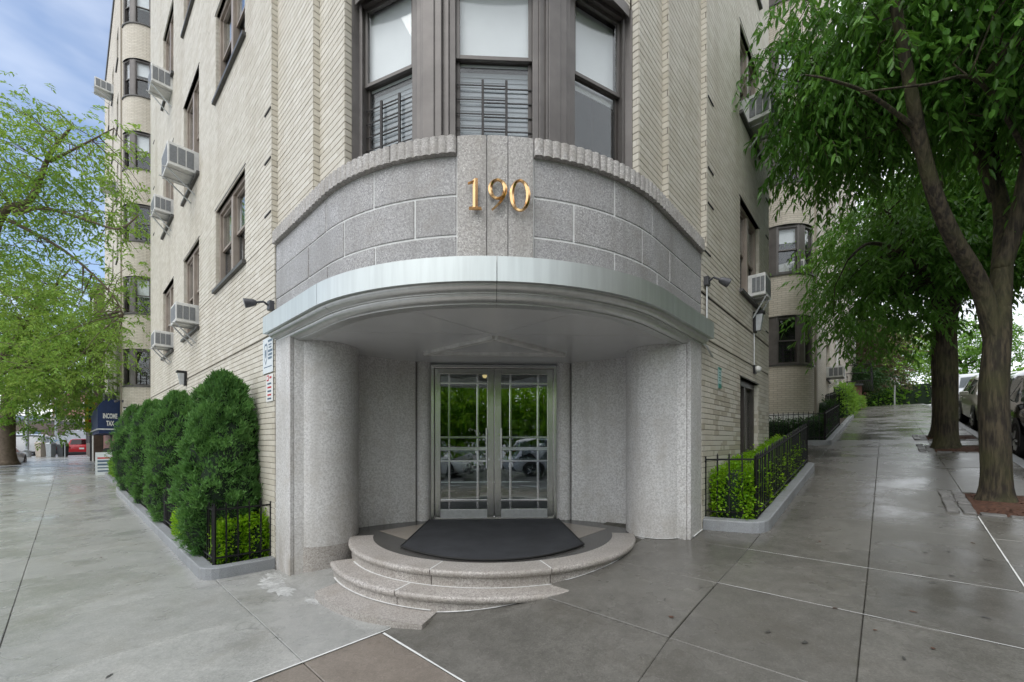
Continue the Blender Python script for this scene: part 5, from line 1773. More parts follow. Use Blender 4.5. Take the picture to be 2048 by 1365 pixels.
railing('dark iron fence between brick piers at the top of the right-hand slope', [(30.5, -.3), (36.0, -.3)], 1.1)

# ---- leaf arrays
RS_ = np.random.RandomState(11)
def unit(a):
    return a / np.maximum(np.linalg.norm(a, axis=1, keepdims=True), 1e-9)
def diamonds(B, D, N, L, Wd, fold=.25, droop=0.0):
    """one folded leaf quad per row"""
    D = unit(D); S = unit(np.cross(D, N)); N2 = np.cross(S, D)
    L = L[:, None]; Wd = Wd[:, None]
    V = np.empty((len(B), 4, 3), np.float32)
    V[:, 0] = B
    V[:, 1] = B + D * L * .42 + S * Wd * .5 + N2 * Wd * fold
    V[:, 2] = B + D * L + np.array([0, 0, -1.0]) * L * droop
    V[:, 3] = B + D * L * .42 - S * Wd * .5 + N2 * Wd * fold
    F = np.arange(len(B) * 4).reshape(-1, 4)
    return V.reshape(-1, 3), F

def blades(B, D, N, L, Wd, fold=.2, droop=0.0):
    """fuller pointed-oval leaf: two four-cornered halves either side of a sunk midrib"""
    D = unit(D); S = unit(np.cross(D, N)); N2 = np.cross(S, D)
    L = L[:, None]; Wd = Wd[:, None]; dn = np.array([0, 0, -1.0])
    V = np.empty((len(B), 8, 3), np.float32)
    V[:, 0] = B
    V[:, 1] = B + D * L * .24 + S * Wd * .44 + N2 * Wd * fold + dn * L * droop * .08
    V[:, 2] = B + D * L * .60 + S * Wd * .46 + N2 * Wd * fold + dn * L * droop * .4
    V[:, 3] = B + D * L + dn * L * droop
    V[:, 4] = V[:, 0]
    V[:, 5] = V[:, 3]
    V[:, 6] = B + D * L * .60 - S * Wd * .46 + N2 * Wd * fold + dn * L * droop * .4
    V[:, 7] = B + D * L * .24 - S * Wd * .44 + N2 * Wd * fold + dn * L * droop * .08
    F = np.arange(len(B) * 8).reshape(-1, 4)
    return V.reshape(-1, 3), F

def cypress(label, u, v, h, r, n, seed, lean=0.0):
    x, y = UV(u, v); z = G(u, v) + .08
    th = thing('conifer_shrub', label, 'shrub', (x, y, z), group='clipped conifers along the left wall')
    rs = np.random.RandomState(seed)
    def rad(f, a):
        base = np.sin(np.clip(f * .91 + .065, 0, 1) ** .80 * PI) ** .52
        lump = 1 + .09 * np.sin(a * 3 + f * 8 + seed) + .08 * np.sin(a * 5 - f * 15 + seed * 2) + .06 * np.sin(a * 9 + f * 27) + .05 * np.sin(a * 14 - f * 40)
        return r * base * lump
    # dark inner body
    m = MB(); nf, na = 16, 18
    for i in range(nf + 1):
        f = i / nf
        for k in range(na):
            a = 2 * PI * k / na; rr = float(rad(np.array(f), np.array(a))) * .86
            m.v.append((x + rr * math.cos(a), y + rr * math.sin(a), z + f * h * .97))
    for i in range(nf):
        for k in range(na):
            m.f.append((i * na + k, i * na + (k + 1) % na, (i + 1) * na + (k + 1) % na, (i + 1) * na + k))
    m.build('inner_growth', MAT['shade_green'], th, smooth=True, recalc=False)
    m = MB(); m.tube([(x, y, z - .1), (x, y, z + h * .3)], [.06, .04], 8); m.build('trunk', MAT['bark'], th)
    # sprays gather in tufts with darker gaps between them
    nc = int(330 * (h / 2.3) * (r / .5)); fc = rs.rand(nc) ** .88; ac_ = rs.rand(nc) * 2 * PI
    which = rs.randint(0, nc, n)
    tr_ = .90 + .17 * rs.rand(nc) + .05 * rs.randn(nc)
    f = np.clip(fc[which] + rs.randn(n) * .020, .005, 1.01); a = ac_[which] + rs.randn(n) * .055 / r
    rr = rad(np.clip(f, 0, 1), a) * (tr_[which] - .10 * rs.rand(n) - 2.2 * (f - fc[which]) ** 2 * 40)
    free = rs.rand(n) < .28
    f = np.where(free, rs.rand(n) ** .88, f); a = np.where(free, rs.rand(n) * 2 * PI, a)
    rr = np.where(free, rad(np.clip(f, 0, 1), a) * (.86 + .08 * rs.rand(n)), rr)
    rr = np.maximum(rr, 0)
    P = np.stack([x + rr * np.cos(a), y + rr * np.sin(a), z + f * h], 1)
    O = np.stack([np.cos(a), np.sin(a), (f - .45) * 1.2], 1)
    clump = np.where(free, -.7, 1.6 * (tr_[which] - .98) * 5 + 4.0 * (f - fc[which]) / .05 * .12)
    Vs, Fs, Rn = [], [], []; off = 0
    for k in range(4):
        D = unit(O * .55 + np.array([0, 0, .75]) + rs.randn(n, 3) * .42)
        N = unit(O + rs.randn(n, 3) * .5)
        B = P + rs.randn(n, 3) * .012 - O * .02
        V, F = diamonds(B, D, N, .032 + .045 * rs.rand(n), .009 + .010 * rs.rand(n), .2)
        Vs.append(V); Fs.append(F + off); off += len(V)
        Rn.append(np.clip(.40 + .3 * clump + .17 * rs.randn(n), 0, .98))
    o = npmesh('foliage', np.concatenate(Vs), np.concatenate(Fs), MAT['leaf_cypress'], th, np.concatenate(Rn)); o['kind'] = 'stuff'
cypress('tall rounded dark green conifer beside the entrance, nearest of four', -.33, 4.5, 2.26, .46, 13000, 1)
cypress('broad dark green conifer, second in the row from the entrance', -.34, 7.5, 2.26, .46, 11000, 2)
cypress('dark green conifer, third in the row from the entrance', -.34, 10.6, 2.34, .48, 8500, 3)
cypress('dark green conifer at the far end of the row of four', -.34, 13.9, 2.40, .52, 7500, 4)

def low_shrub(label, boxes, n, seed, mat='leaf_bright', name='low_shrub', L=.042, Wd=.026, core='shade_green', group=None, cat='shrub'):
    """boxes: (u,v,ru,rv,h,lift) rounded mounds"""
    u, v = boxes[0][:2]; x, y = UV(u, v)
    th = thing(name, label, cat, (x, y, G(u, v) + .06), group=group)
    rs = np.random.RandomState(seed)
    Bs, Ds, Ns, Rn = [], [], [], []
    m = MB()
    tot = sum(b[2] * b[3] + b[4] * (b[2] + b[3]) for b in boxes)
    for (u, v, ru, rv, h, lift) in boxes:
        k = int(n * (ru * rv + h * (ru + rv)) / tot)
        th_ = rs.rand(k) * 2 * PI; ph = np.arccos(1 - rs.rand(k) * 1.0)
        e = .55
        sg = lambda w, p: np.sign(w) * np.abs(w) ** p
        cu = sg(np.cos(th_), e) * np.sin(ph) ** .45; cv = sg(np.sin(th_), e) * np.sin(ph) ** .45; cz = np.cos(ph) ** .5
        lump = 1 + .07 * np.sin(th_ * 4 + seed) + .08 * np.sin(cz * 9 + th_ * 3) + .05 * rs.randn(k)
        dep = (.80 + .22 * rs.rand(k)) * lump
        U = u + cu * ru * dep; Vv = v + cv * rv * dep
        X, Y = (U - Vv) * K, C0 + (U + Vv) * K
        gz = np.array([G(a_, b_) for a_, b_ in zip(U, Vv)])
        # sides reach the soil: spread part of the leaves down the flanks
        low = rs.rand(k) < .55
        cz = np.where(low, rs.rand(k) * .95, cz * dep)
        Z = gz + .09 + lift + h * cz
        Bs.append(np.stack([X, Y, Z], 1))
        ou = np.stack([(cu - cv) * K, (cu + cv) * K, .5 + cz * .6], 1)
        Ds.append(unit(ou * .7 + rs.randn(k, 3) * .5)); Ns.append(unit(np.array([0, 0, 1.0]) + ou * .6 + rs.randn(k, 3) * .45))
        Rn.append(np.clip(.35 + .45 * cz + .25 * rs.randn(k), 0, .98))
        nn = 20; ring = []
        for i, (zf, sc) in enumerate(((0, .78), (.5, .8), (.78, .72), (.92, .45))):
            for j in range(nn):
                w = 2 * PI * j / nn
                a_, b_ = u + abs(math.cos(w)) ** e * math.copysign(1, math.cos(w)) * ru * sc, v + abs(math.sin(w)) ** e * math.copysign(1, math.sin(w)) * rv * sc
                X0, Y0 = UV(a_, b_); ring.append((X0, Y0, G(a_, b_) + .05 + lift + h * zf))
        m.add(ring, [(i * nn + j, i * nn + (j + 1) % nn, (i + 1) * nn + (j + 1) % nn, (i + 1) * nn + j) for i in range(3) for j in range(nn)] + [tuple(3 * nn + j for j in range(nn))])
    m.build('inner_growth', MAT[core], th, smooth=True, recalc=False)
    B, D, N = np.concatenate(Bs), np.concatenate(Ds), np.concatenate(Ns)
    k = len(B)
    V, F = diamonds(B, D, N, L * (.7 + .6 * rs.rand(k)), Wd * (.7 + .6 * rs.rand(k)), .15, .1)
    o = npmesh('foliage', V, F, MAT[mat], th, np.concatenate(Rn)); o['kind'] = 'stuff'
    return th
low_shrub('low bright lime-green shrub behind the railing left of the entrance', [(-.33, 4.0, .20, .13, .50, 0), (-.14, 3.98, .16, .15, .52, 0), (-.42, 4.25, .10, .2, .42, 0)], 8500, 21)
low_shrub('small lime-green shrub squeezed between the first two left conifers', [(-.46, 5.75, .16, .4, .42, 0)], 2200, 22)
low_shrub('long bright lime-green hedge in the near right-hand planter', [(4.15, -.28, .42, .25, .62, 0), (4.95, -.28, .5, .25, .64, 0), (5.9, -.28, .55, .25, .60, 0), (6.9, -.28, .55, .25, .6, 0), (7.7, -.26, .35, .25, .6, 0)], 26000, 23, name='hedge', cat='hedge')
low_shrub('dark clipped hedge behind the railing of the right wing bed', [(12.45, 1.2, .42, 1.1, .62, 0), (12.5, -.1, .42, .40, .62, 0), (14.0, -.22, 1.4, .26, .6, 0)], 9000, 24, 'leaf_dark', 'hedge', .05, .03, cat='hedge')
low_shrub('dark clipped ball shrub beside the tall gate fence on the right', [(16.0, .15, .6, .6, 1.0, 0)], 4200, 25, 'leaf_dark', 'round_shrub', .05, .03)
low_shrub('sprawling bright green weeds behind the tall gate fence', [(21.5, .1, .9, .7, 1.5, 0), (22.8, -.2, .8, .5, 1.0, 0)], 3600, 26, 'leaf_far', 'weed_clump', .13, .06)
low_shrub('loose green weeds spilling over the kerb along the grey fence', [(25.0, -.1, 1.6, .5, .75, 0), (28.0, -.2, 1.4, .6, .7, 0)], 3000, 27, 'leaf_far', 'weed_clump', .12, .05)
low_shrub('green tuft between the dark fence and the brick pier', [(31.0, -.3, 1.0, .4, .6, 0)], 1500, 28, 'leaf_far', 'weed_clump', .12, .05)
low_shrub('small yellow-green shrub in the pocket beside the sandwich board', [(-.28, 20.3, .24, 1.4, .62, 0)], 2600, 29, 'leaf_far', 'low_shrub', .09, .05)
low_shrub('green hedge bank closing the view at the top of the right-hand slope', [(49.0, -4.0, 1.5, 8.0, 2.6, 0), (47.5, 2.5, 1.2, 2.5, 3.2, 0)], 14000, 30, 'leaf_far', 'hedge_bank', .34, .22, cat='hedge')
# brick piers in the far right fences
for i, u in enumerate((29.6, 36.4)):
    x, y = UV(u, -.3); z = G(u, -.3)
    th = thing('brick_pier', ('red brick gate pier between the two far right-hand fences', 'red brick pier ending the fences at the top of the slope')[i], 'pier', (x, y, z))
    uvwall(th, [(x - .25, y - .25), (x + .25, y - .25), (x + .25, y + .25), (x - .25, y + .25), (x - .25, y - .25)], z - .3, z + 1.35, [], 'brick_red', 'shaft')
    m = MB(); m.box(x - .3, x + .3, y - .3, y + .3, z + 1.35, z + 1.45); m.build('cap', MAT['kerb_stone'], th, bevel=.02)

# ================================================================== TREES
FW = Vector((math.sin(R_(2.5)), math.cos(R_(2.5)), 0)); RT = Vector((math.cos(R_(2.5)), -math.sin(R_(2.5)), 0))
def RD(r, d, z):
    """point by its distance to the right of and ahead of where the photographer stands"""
    p = RT * r + FW * d
    return Vector((p.x, p.y, z))

def catmull(pts, sub=5):
    P = [Vector(p) for p in pts]; out = []
    for i in range(len(P) - 1):
        p0, p1, p2, p3 = P[max(0, i - 1)], P[i], P[i + 1], P[min(len(P) - 1, i + 2)]
        for k in range(sub):
            t = k / sub
            out.append(.5 * ((2 * p1) + (p2 - p0) * t + (2 * p0 - 5 * p1 + 4 * p2 - p3) * t * t + (3 * p1 - p0 - 3 * p2 + p3) * t ** 3))
    out.append(P[-1])
    return out

def limb(mb, pts, r0, r1, n=10, sub=5, flare=0.0, wob=0.0, seed=0):
    c = catmull(pts, sub); m = len(c)
    rad = [r0 + (r1 - r0) * (i / (m - 1)) ** .8 for i in range(m)]
    if flare:
        for i in range(m):
            rad[i] *= 1 + flare * max(0, 1 - i / 4.0) ** 2
    n0 = len(mb.v)
    mb.tube(c, rad, n)
    if wob:
        for j in range(n0, len(mb.v)):
            x, y, z = mb.v[j]; i = (j - n0) // n; k = (j - n0) % n
            ctr = c[min(i, m - 1)]
            w = 1 + wob * math.sin(k * 2 * PI / n * 3 + seed + i * .25) + wob * .6 * math.sin(k * 2 * PI / n * 5 + seed * 2 - i * .4)
            mb.v[j] = (ctr.x + (x - ctr.x) * w, ctr.y + (y - ctr.y) * w, z)
    return c

def tree(name, label, trunk, r0, r1, limbs, lobes, ncl, ntw, leaf, mat, bark='bark', seed=1, Lf=.15, Wf=.05, tw_len=.42, nl=8, single=0, droop=.35, group=None, clr=.45, side_n=14, zmin=None, cat='tree'):
    """limbs: (points, r0, r1); lobes: (centre, (rx,ry,rz)) ellipsoids filled with ncl leaf clusters; each has ntw twigs of nl leaflets"""
    base = Vector(trunk[0])
    th = thing(name, label, cat, tuple(base), group=group)
    rs = np.random.RandomState(seed); rr = random.Random(seed)
    mb = MB()
    anchors = []
    c = limb(mb, trunk, r0, r1, side_n, 5, .55, .05, seed)
    tr = mb.build('trunk', MAT[bark], th, smooth=True, recalc=False)
    anchors += c[len(c) * 2 // 3:]
    for i, (pts, a, b) in enumerate(limbs):
        mb = MB(); c = limb(mb, pts, a, b, 8, 5, 0, .04, seed + i); mb.build('limb', MAT[bark], th, smooth=True, recalc=False); anchors += c[3:]
    # cluster centres, mostly towards the outside of each lobe
    vol = [l[1][0] * l[1][1] * l[1][2] for l in lobes]; tv = sum(vol)
    C = []
    for (ctr, rad), v_ in zip(lobes, vol):
        k = max(1, int(ncl * v_ / tv))
        d = unit(rs.randn(k, 3)); q = rs.rand(k) ** .42
        C.append(np.array(ctr)[None] + d * q[:, None] * np.array(rad)[None])
    C = np.concatenate(C)
    if zmin is not None:
        C = C[C[:, 2] > zmin]
    A_ = np.array([tuple(a) for a in anchors])
    br = MB()
    for p in C:
        d2 = ((A_ - p) ** 2).sum(1); j = int(d2.argmin())
        q = A_[j]
        if d2[j] > .05:
            mid = (q * .5 + p * .5) + np.array([rr.uniform(-.15, .15), rr.uniform(-.15, .15), .18 * math.sqrt(d2[j]) * .6])
            br.tube([tuple(q), tuple(mid), tuple(p)], [max(.008, .012 * math.sqrt(d2[j])), .011, .005], 4, False)
    if br.v:
        bo = br.build('branches', MAT[bark], th, recalc=False); bo['kind'] = 'stuff'
    k = len(C)
    O = C.repeat(ntw, 0) + rs.randn(k * ntw, 3) * clr * np.array([1, 1, .55])
    m = len(O)
    out = unit(O - C.repeat(ntw, 0) + rs.randn(m, 3) * .3)
    D = unit(out * np.array([1, 1, .25]) + np.array([0, 0, -droop]) + rs.randn(m, 3) * .25)
    S = unit(np.cross(D, np.array([0, 0, 1.0])) + 1e-6)
    # fine twigs that carry the leaflets
    tip = O + D * tw_len + np.array([0, 0, -1.0]) * (tw_len * droop * .9); mid_ = O + D * tw_len * .5 + np.array([0, 0, -1.0]) * (tw_len * droop * .22)
    hw = S * (.0035 if Lf < .2 else .006)
    TV = np.stack([O - hw, O + hw, mid_ + hw * .8, mid_ - hw * .8, tip + hw * .4, tip - hw * .4], 1).reshape(-1, 3)
    TF = (np.array([(0, 1, 2, 3), (3, 2, 4, 5)])[None] + (np.arange(m) * 6)[:, None, None]).reshape(-1, 4)
    to = npmesh('twigs', TV, TF, MAT[bark], th); to['kind'] = 'stuff'
    Bs, Ds, Ns, Rn = [], [], [], []
    crnd = rs.rand(k).repeat(ntw) * .45
    for j in range(nl):
        f = (j + .6) / nl
        sg = 1 if j % 2 else -1
        P = O + D * (tw_len * f) + np.array([0, 0, -1.0]) * (tw_len * f * f * droop * .9) + rs.randn(m, 3) * .012
        dj = unit(D * .55 + S * sg * (.75 if j < nl - 1 else .1) + np.array([0, 0, -1.0]) * (droop * 1.2) + rs.randn(m, 3) * .28)
        Bs.append(P); Ds.append(dj); Ns.append(unit(np.array([0, 0, 1.0]) + rs.randn(m, 3) * .38)); Rn.append(np.clip(crnd + .45 * rs.rand(m) + .05, 0, .98))
    B, D2, N = np.concatenate(Bs), np.concatenate(Ds), np.concatenate(Ns); Rn = np.concatenate(Rn)
    q = len(B)
    nv = 8 if mat == 'leaf_near' else 4
    V, F = (blades if nv == 8 else diamonds)(B, D2, N, Lf * (.65 + .6 * rs.rand(q)), Wf * (.7 + .5 * rs.rand(q)), .18, .22 if nv == 8 else .12)
    if single:
        Q = V.reshape(-1, nv, 3).mean(1)
        dd = Q[:, 0] * FW.x + Q[:, 1] * FW.y; rx = Q[:, 0] * RT.x + Q[:, 1] * RT.y
        px = 1024 + 815 * rx / np.maximum(dd, .1); py = 884 - 815 * (Q[:, 2] - 1.13) / np.maximum(dd, .1)
        key = np.where((px > 0) & (px < 2040) & (py > 5) & (py < 900) & (dd > .5), dd, 1e6)
        idx = np.argsort(key)[:single]
        keep = np.ones(len(Q), bool); keep[idx] = False
        Vq = V.reshape(-1, nv, 3)
        # alike leaves share a mesh: one unit leaf, placed by its own axes
        me = bpy.data.meshes.new('leaf'); w_ = Wf / Lf; me.from_pydata([(0, 0, 0), (.24, .44 * w_, .03), (.6, .46 * w_, .02), (1, 0, -.05), (.6, -.46 * w_, .02), (.24, -.44 * w_, .03)], [], [(0, 1, 2, 3), (0, 3, 4, 5)]); me.materials.append(MAT[mat])
        for i in idx:
            a, b_, t_, c_ = [Vector(Vq[i][k]) for k in ((0, 2, 3, 6) if nv == 8 else (0, 1, 2, 3))]
            X = (t_ - a); ln = X.length; X.normalize(); Y = (b_ - c_); Y = (Y - X * Y.dot(X)).normalized(); Z = X.cross(Y)
            o = bpy.data.objects.new('leaf', me); COL.objects.link(o); o.parent = th
            Mx = Matrix((X, Y, Z)).transposed().to_4x4(); o.rotation_euler = Mx.to_euler(); o.scale = (ln, ln, ln); o.location = a - WLOC[th.name]
        Vq = Vq[keep]; Rn = Rn[keep]; V = Vq.reshape(-1, 3); F = np.arange(len(V)).reshape(-1, 4)
    if nv == 8:
        Rn = Rn.repeat(2)
    o = npmesh('crown', V, F, MAT[mat], th, Rn); o['kind'] = 'stuff'
    return th

def gz(u, v):
    x, y = UV(u, v); return Vector((x, y, G(u, v)))
b1 = gz(6.28, -2.70) - Vector((0, 0, .06))
def pxd(px, py, d):
    return RD((px - 1024) / 815 * d, d, 1.13 + (884 - py) * d / 815)
tree('street_tree', 'nearest street tree on the right, forked ridged trunk and drooping leaves over the pavement',
     [b1, b1 + Vector((.0, 0, .5)), b1 + Vector((.0, .03, 1.4)), pxd(1993, 690, 5.2), pxd(1993, 620, 5.25)], .148, .12,
     [([pxd(1993, 690, 5.2), pxd(1962, 575, 5.2), pxd(1905, 475, 5.1), pxd(1866, 380, 5.0), pxd(1838, 270, 4.9), pxd(1820, 170, 4.8), pxd(1795, 30, 4.8), pxd(1760, -150, 4.9)], .105, .045),
      ([pxd(1993, 690, 5.21), pxd(2004, 540, 5.35), pxd(2004, 430, 5.6), pxd(1985, 330, 5.8), pxd(1978, 200, 6.0), pxd(1985, 0, 6.3)], .12, .05),
      ([pxd(2002, 540, 5.35), pxd(2030, 450, 5.3), pxd(2055, 330, 5.2), pxd(2090, 150, 5.1), pxd(2120, -50, 5.0)], .10, .045),
      ([pxd(1992, 400, 5.7), pxd(1965, 330, 5.7), pxd(1932, 245, 5.7), pxd(1915, 130, 5.6)], .075, .035),
      ([pxd(1835, 260, 4.9), pxd(1740, 190, 4.7), pxd(1660, 160, 4.5), pxd(1610, 150, 4.5)], .03, .006),
      ([pxd(2060, 320, 5.2), pxd(1960, 165, 4.6), pxd(1850, 170, 4.4), pxd(1720, 185, 4.5)], .03, .006),
      ([pxd(1850, 330, 4.95), pxd(1790, 240, 5.6), pxd(1700, 200, 6.2)], .04, .015)],
     [(RD(4.95, 5.4, 6.0), (1.0, 1.2, 1.0)), (RD(6.2, 5.2, 6.7), (2.1, 1.8, 1.5)), (RD(7.6, 4.8, 6.0), (1.6, 1.6, 1.3)), (RD(5.8, 6.6, 7.0), (2.0, 1.6, 1.6)), (RD(6.0, 4.0, 5.9), (1.4, .7, .9))],
     310, 15, None, 'leaf_near', seed=5, Lf=.128, Wf=.043, nl=10, single=300, clr=.32, zmin=4.7, droop=.55)
b2 = gz(11.45, -2.66) - Vector((0, 0, .06))
tree('street_tree', 'second street tree on the right, dark trunk standing before the silver car',
     [b2, b2 + Vector((0, 0, .6)), b2 + Vector((.0, .0, 1.6)), b2 + Vector((.05, .05, 2.6)), b2 + Vector((.1, 0, 3.4))], .20, .16,
     [([b2 + Vector((.0, .0, 2.5)), b2 + Vector((-.35, -.1, 3.2)), b2 + Vector((-.6, 0, 4.2)), b2 + Vector((-1.5, 0, 5.4))], .10, .04),
      ([b2 + Vector((.1, 0, 3.3)), b2 + Vector((.2, .1, 4.4)), b2 + Vector((.1, .2, 6.5))], .15, .05),
      ([b2 + Vector((.0, 0, 3.1)), b2 + Vector((-1.2, -.4, 4.0)), b2 + Vector((-2.2, -.5, 4.3)), b2 + Vector((-2.8, -.6, 3.9))], .07, .02),
      ([b2 + Vector((.1, 0, 3.2)), b2 + Vector((1.2, .2, 4.4)), b2 + Vector((2.2, .4, 5.6))], .09, .03)],
     [(b2 + Vector((-1.2, -.1, 4.0)), (1.35, 1.4, 1.1)), (b2 + Vector((.1, .1, 5.2)), (1.9, 2.0, 1.7)), (b2 + Vector((1.6, .2, 5.2)), (1.9, 1.8, 1.7)), (b2 + Vector((-1.7, -.1, 3.0)), (.8, .8, .5)), (b2 + Vector((-.7, .7, 3.2)), (1.3, 1.0, .6))],
     235, 15, None, 'leaf_near', seed=6, Lf=.145, Wf=.05, nl=9, clr=.4, droop=.45)
b3 = gz(13.7, -2.75) - Vector((0, 0, .06))
tree('street_tree', 'third street tree on the right, trunk half hidden behind the second',
     [b3, b3 + Vector((0, 0, .8)), b3 + Vector((-.05, 0, 2.2)), b3 + Vector((0, 0, 3.6))], .21, .16,
     [([b3 + Vector((0, 0, 3.5)), b3 + Vector((-.5, .3, 5)), b3 + Vector((-1, .5, 7))], .13, .04), ([b3 + Vector((0, 0, 3.4)), b3 + Vector((.8, 0, 5)), b3 + Vector((1.5, 0, 6.8))], .12, .04)],
     [(b3 + Vector((-.8, .6, 5.4)), (2.0, 2.0, 1.7)), (b3 + Vector((.8, 0, 6.0)), (2.6, 2.4, 2.0))], 140, 12, None, 'leaf_mid', seed=7, Lf=.17, Wf=.06, clr=.45, droop=.4)
# trees across the right-hand road and at its end
far = [((1.0, -15.0), 9.0, 3.6, 'leaf_mid', 'added green tree across the road, outside the picture, blocking sky on the right'), ((9.0, -15.0), 8.5, 3.4, 'leaf_mid', 'broad green tree across the road at the right picture edge'),  # first tree added to shut off sky light on the right
       ((17.0, -15.5), 8.0, 3.4, 'leaf_far', 'yellow-green tree across the road behind the silver car'),
       ((26.0, -13.5), 8.0, 3.6, 'leaf_far', 'bright green tree across the road farther uphill'),
       ((50.0, -1.8), 9.0, 3.8, 'leaf_far', 'bright maple-green tree closing the view at the top of the slope'),
       ((46.0, 1.0), 9.5, 4.0, 'leaf_far', 'large light green tree behind the fences at the top of the slope'),
       ((54.0, -7.0), 10, 4.5, 'leaf_mid', 'far green tree beyond the crest of the right-hand street'),
       ((60.0, 8.0), 12, 5.5, 'leaf_mid', 'far tall tree showing above the brick piers')]
for i, ((u, v), h, r, mt, lab) in enumerate(far):
    b = gz(u, v)
    tree('roadside_tree', lab, [b, b + Vector((0, 0, h * .25)), b + Vector((.1, 0, h * .45))], .26, .18, [([b + Vector((.1, 0, h * .4)), b + Vector((-.5, .3, h * .6)), b + Vector((-.8, 0, h * .8))], .12, .04), ([b + Vector((.1, 0, h * .42)), b + Vector((.7, .3, h * .6)), b + Vector((1.2, 0, h * .85))], .11, .04)],
         [(b + Vector((0, 0, h * .58)), (r, r, h * .30)), (b + Vector((-r * .35, 0, h * .40)), (r * .75, r * .75, h * .2)), (b + Vector((r * .3, 0, h * .78)), (r * .7, r * .7, h * .2))], 105, 11, None, mt, seed=40 + i, Lf=.30, Wf=.13, clr=.7, tw_len=.6, nl=7, droop=.25)
b = gz(38.0, -.2)
tree('copper_tree', 'brownish copper-leaved tree beside the end of the right wing', [b, b + Vector((0, 0, 1.5)), b + Vector((0, 0, 3))], .2, .14, [([b + Vector((0, 0, 2.8)), b + Vector((.5, 0, 5))], .1, .04)],
     [(b + Vector((0, 0, 4.6)), (2.6, 2.6, 2.3)), (b + Vector((.2, 0, 2.6)), (2.3, 2.2, 1.3))], 130, 12, None, 'leaf_copper', seed=61, Lf=.22, Wf=.10, clr=.6, droop=.2)
b = gz(34.5, .6)
tree('dark_bush_tree', 'dark green bush under the copper tree by the fences', [b, b + Vector((0, 0, .8)), b + Vector((0, 0, 1.6))], .1, .06, [([b + Vector((0, 0, 1.2)), b + Vector((.3, 0, 2.4))], .05, .02)],
     [(b + Vector((.5, 0, 1.9)), (1.9, 1.9, 1.3))], 60, 12, None, 'leaf_dark', seed=62, Lf=.2, Wf=.09, clr=.5, droop=.2, cat='bush')

# left street trees
def ltree(lab, base, r0, limbs, lobes, ncl, seed, **kw):
    a = dict(Lf=.13, Wf=.05, tw_len=.4, nl=8, clr=.42, droop=.25); a.update(kw)
    tree('street_tree', lab, base, r0, r0 * .75, limbs, lobes, ncl, 11, None, 'leaf_left' if seed < 83 else 'leaf_far', 'bark_left', seed, group=None, **a)
bl = RD(-17.2, 12.7, -.4)
ltree('left street tree with airy yellow-green branches reaching toward the building, trunk outside the picture', [bl, bl + Vector((0, 0, 2)), bl + Vector((.1, 0, 4.2))], .26,
      [([bl + Vector((.1, 0, 4.0)), RD(-15.9, 12.6, 7.9), RD(-14.9, 12.6, 8.6), RD(-14.3, 12.6, 10.0), RD(-13.6, 12.6, 10.9)], .15, .03),
       ([RD(-15.4, 12.6, 8.2), RD(-14.4, 12.5, 8.3), RD(-13.0, 12.4, 7.9), RD(-11.8, 12.2, 7.5), RD(-11.0, 12.0, 7.8)], .08, .015),
       ([RD(-15.6, 12.6, 8.0), RD(-14.2, 12.9, 7.2), RD(-12.9, 13.0, 6.0), RD(-12.4, 13, 5.2)], .06, .015),
       ([RD(-14.3, 12.6, 9.8), RD(-13.0, 12.4, 10.2), RD(-12.0, 12.3, 10.6)], .05, .012),
       ([bl + Vector((.1, 0, 4.1)), RD(-17.6, 12.6, 8.0), RD(-17.5, 12.6, 11.0)], .13, .04)],
      [(RD(-14.3, 12.8, 9.6), (2.2, 1.8, 2.3)), (RD(-12.4, 12.4, 8.6), (1.5, 1.2, 2.2)), (RD(-15.6, 12.6, 7.2), (1.9, 1.8, 1.8)), (RD(-13.0, 13.0, 5.9), (1.4, 1.2, 1.3)), (RD(-17.4, 12.8, 9.5), (2.2, 2, 2.6)), (RD(-15.0, 13.0, 4.6), (2.4, 1.6, 1.6))], 215, 81, Lf=.14, Wf=.06)
bl = RD(-23.6, 18.2, -.22)
ltree('second left street tree at the picture edge with hanging yellow-green twigs', [bl, bl + Vector((0, 0, 2.2)), bl + Vector((.0, 0, 4.4))], .3,
      [([bl + Vector((0, 0, 4)), RD(-21, 18, 7), RD(-19.5, 18, 8.8)], .13, .03), ([bl + Vector((0, 0, 4)), RD(-20.5, 18, 5), RD(-18.6, 18, 5.0)], .09, .02)],
      [(RD(-20.6, 18.2, 6.6), (3.0, 2.6, 2.6)), (RD(-18.8, 18, 4.6), (1.8, 1.6, 1.3)), (RD(-21.0, 18, 3.6), (2.4, 2, 1.1))], 210, 82, Lf=.17, Wf=.075, clr=.5)
bl = RD(-26.75, 21.6, -.1)
ltree('left street tree with a thick trunk standing before the parked white van', [bl, bl + Vector((0, 0, 1.2)), bl + Vector((.0, 0, 2.8)), bl + Vector((.1, 0, 4.0))], .33,
      [([bl + Vector((0, 0, 3.2)), bl + Vector((1.5, 0, 4.2)), bl + Vector((3.2, 0, 4.4))], .16, .03), ([bl + Vector((.1, 0, 3.8)), bl + Vector((.5, 0, 6)), bl + Vector((.6, 0, 8))], .2, .05)],
      [(bl + Vector((1.2, 0, 5.0)), (3.6, 3.0, 2.2)), (bl + Vector((2.6, 0, 3.2)), (2.6, 2.0, 1.0)), (bl + Vector((-.5, 0, 6.5)), (3.2, 3, 2.2)), (bl + Vector((.6, 0, 2.3)), (2.2, 1.8, .6))], 210, 83, Lf=.20, Wf=.09, clr=.55)
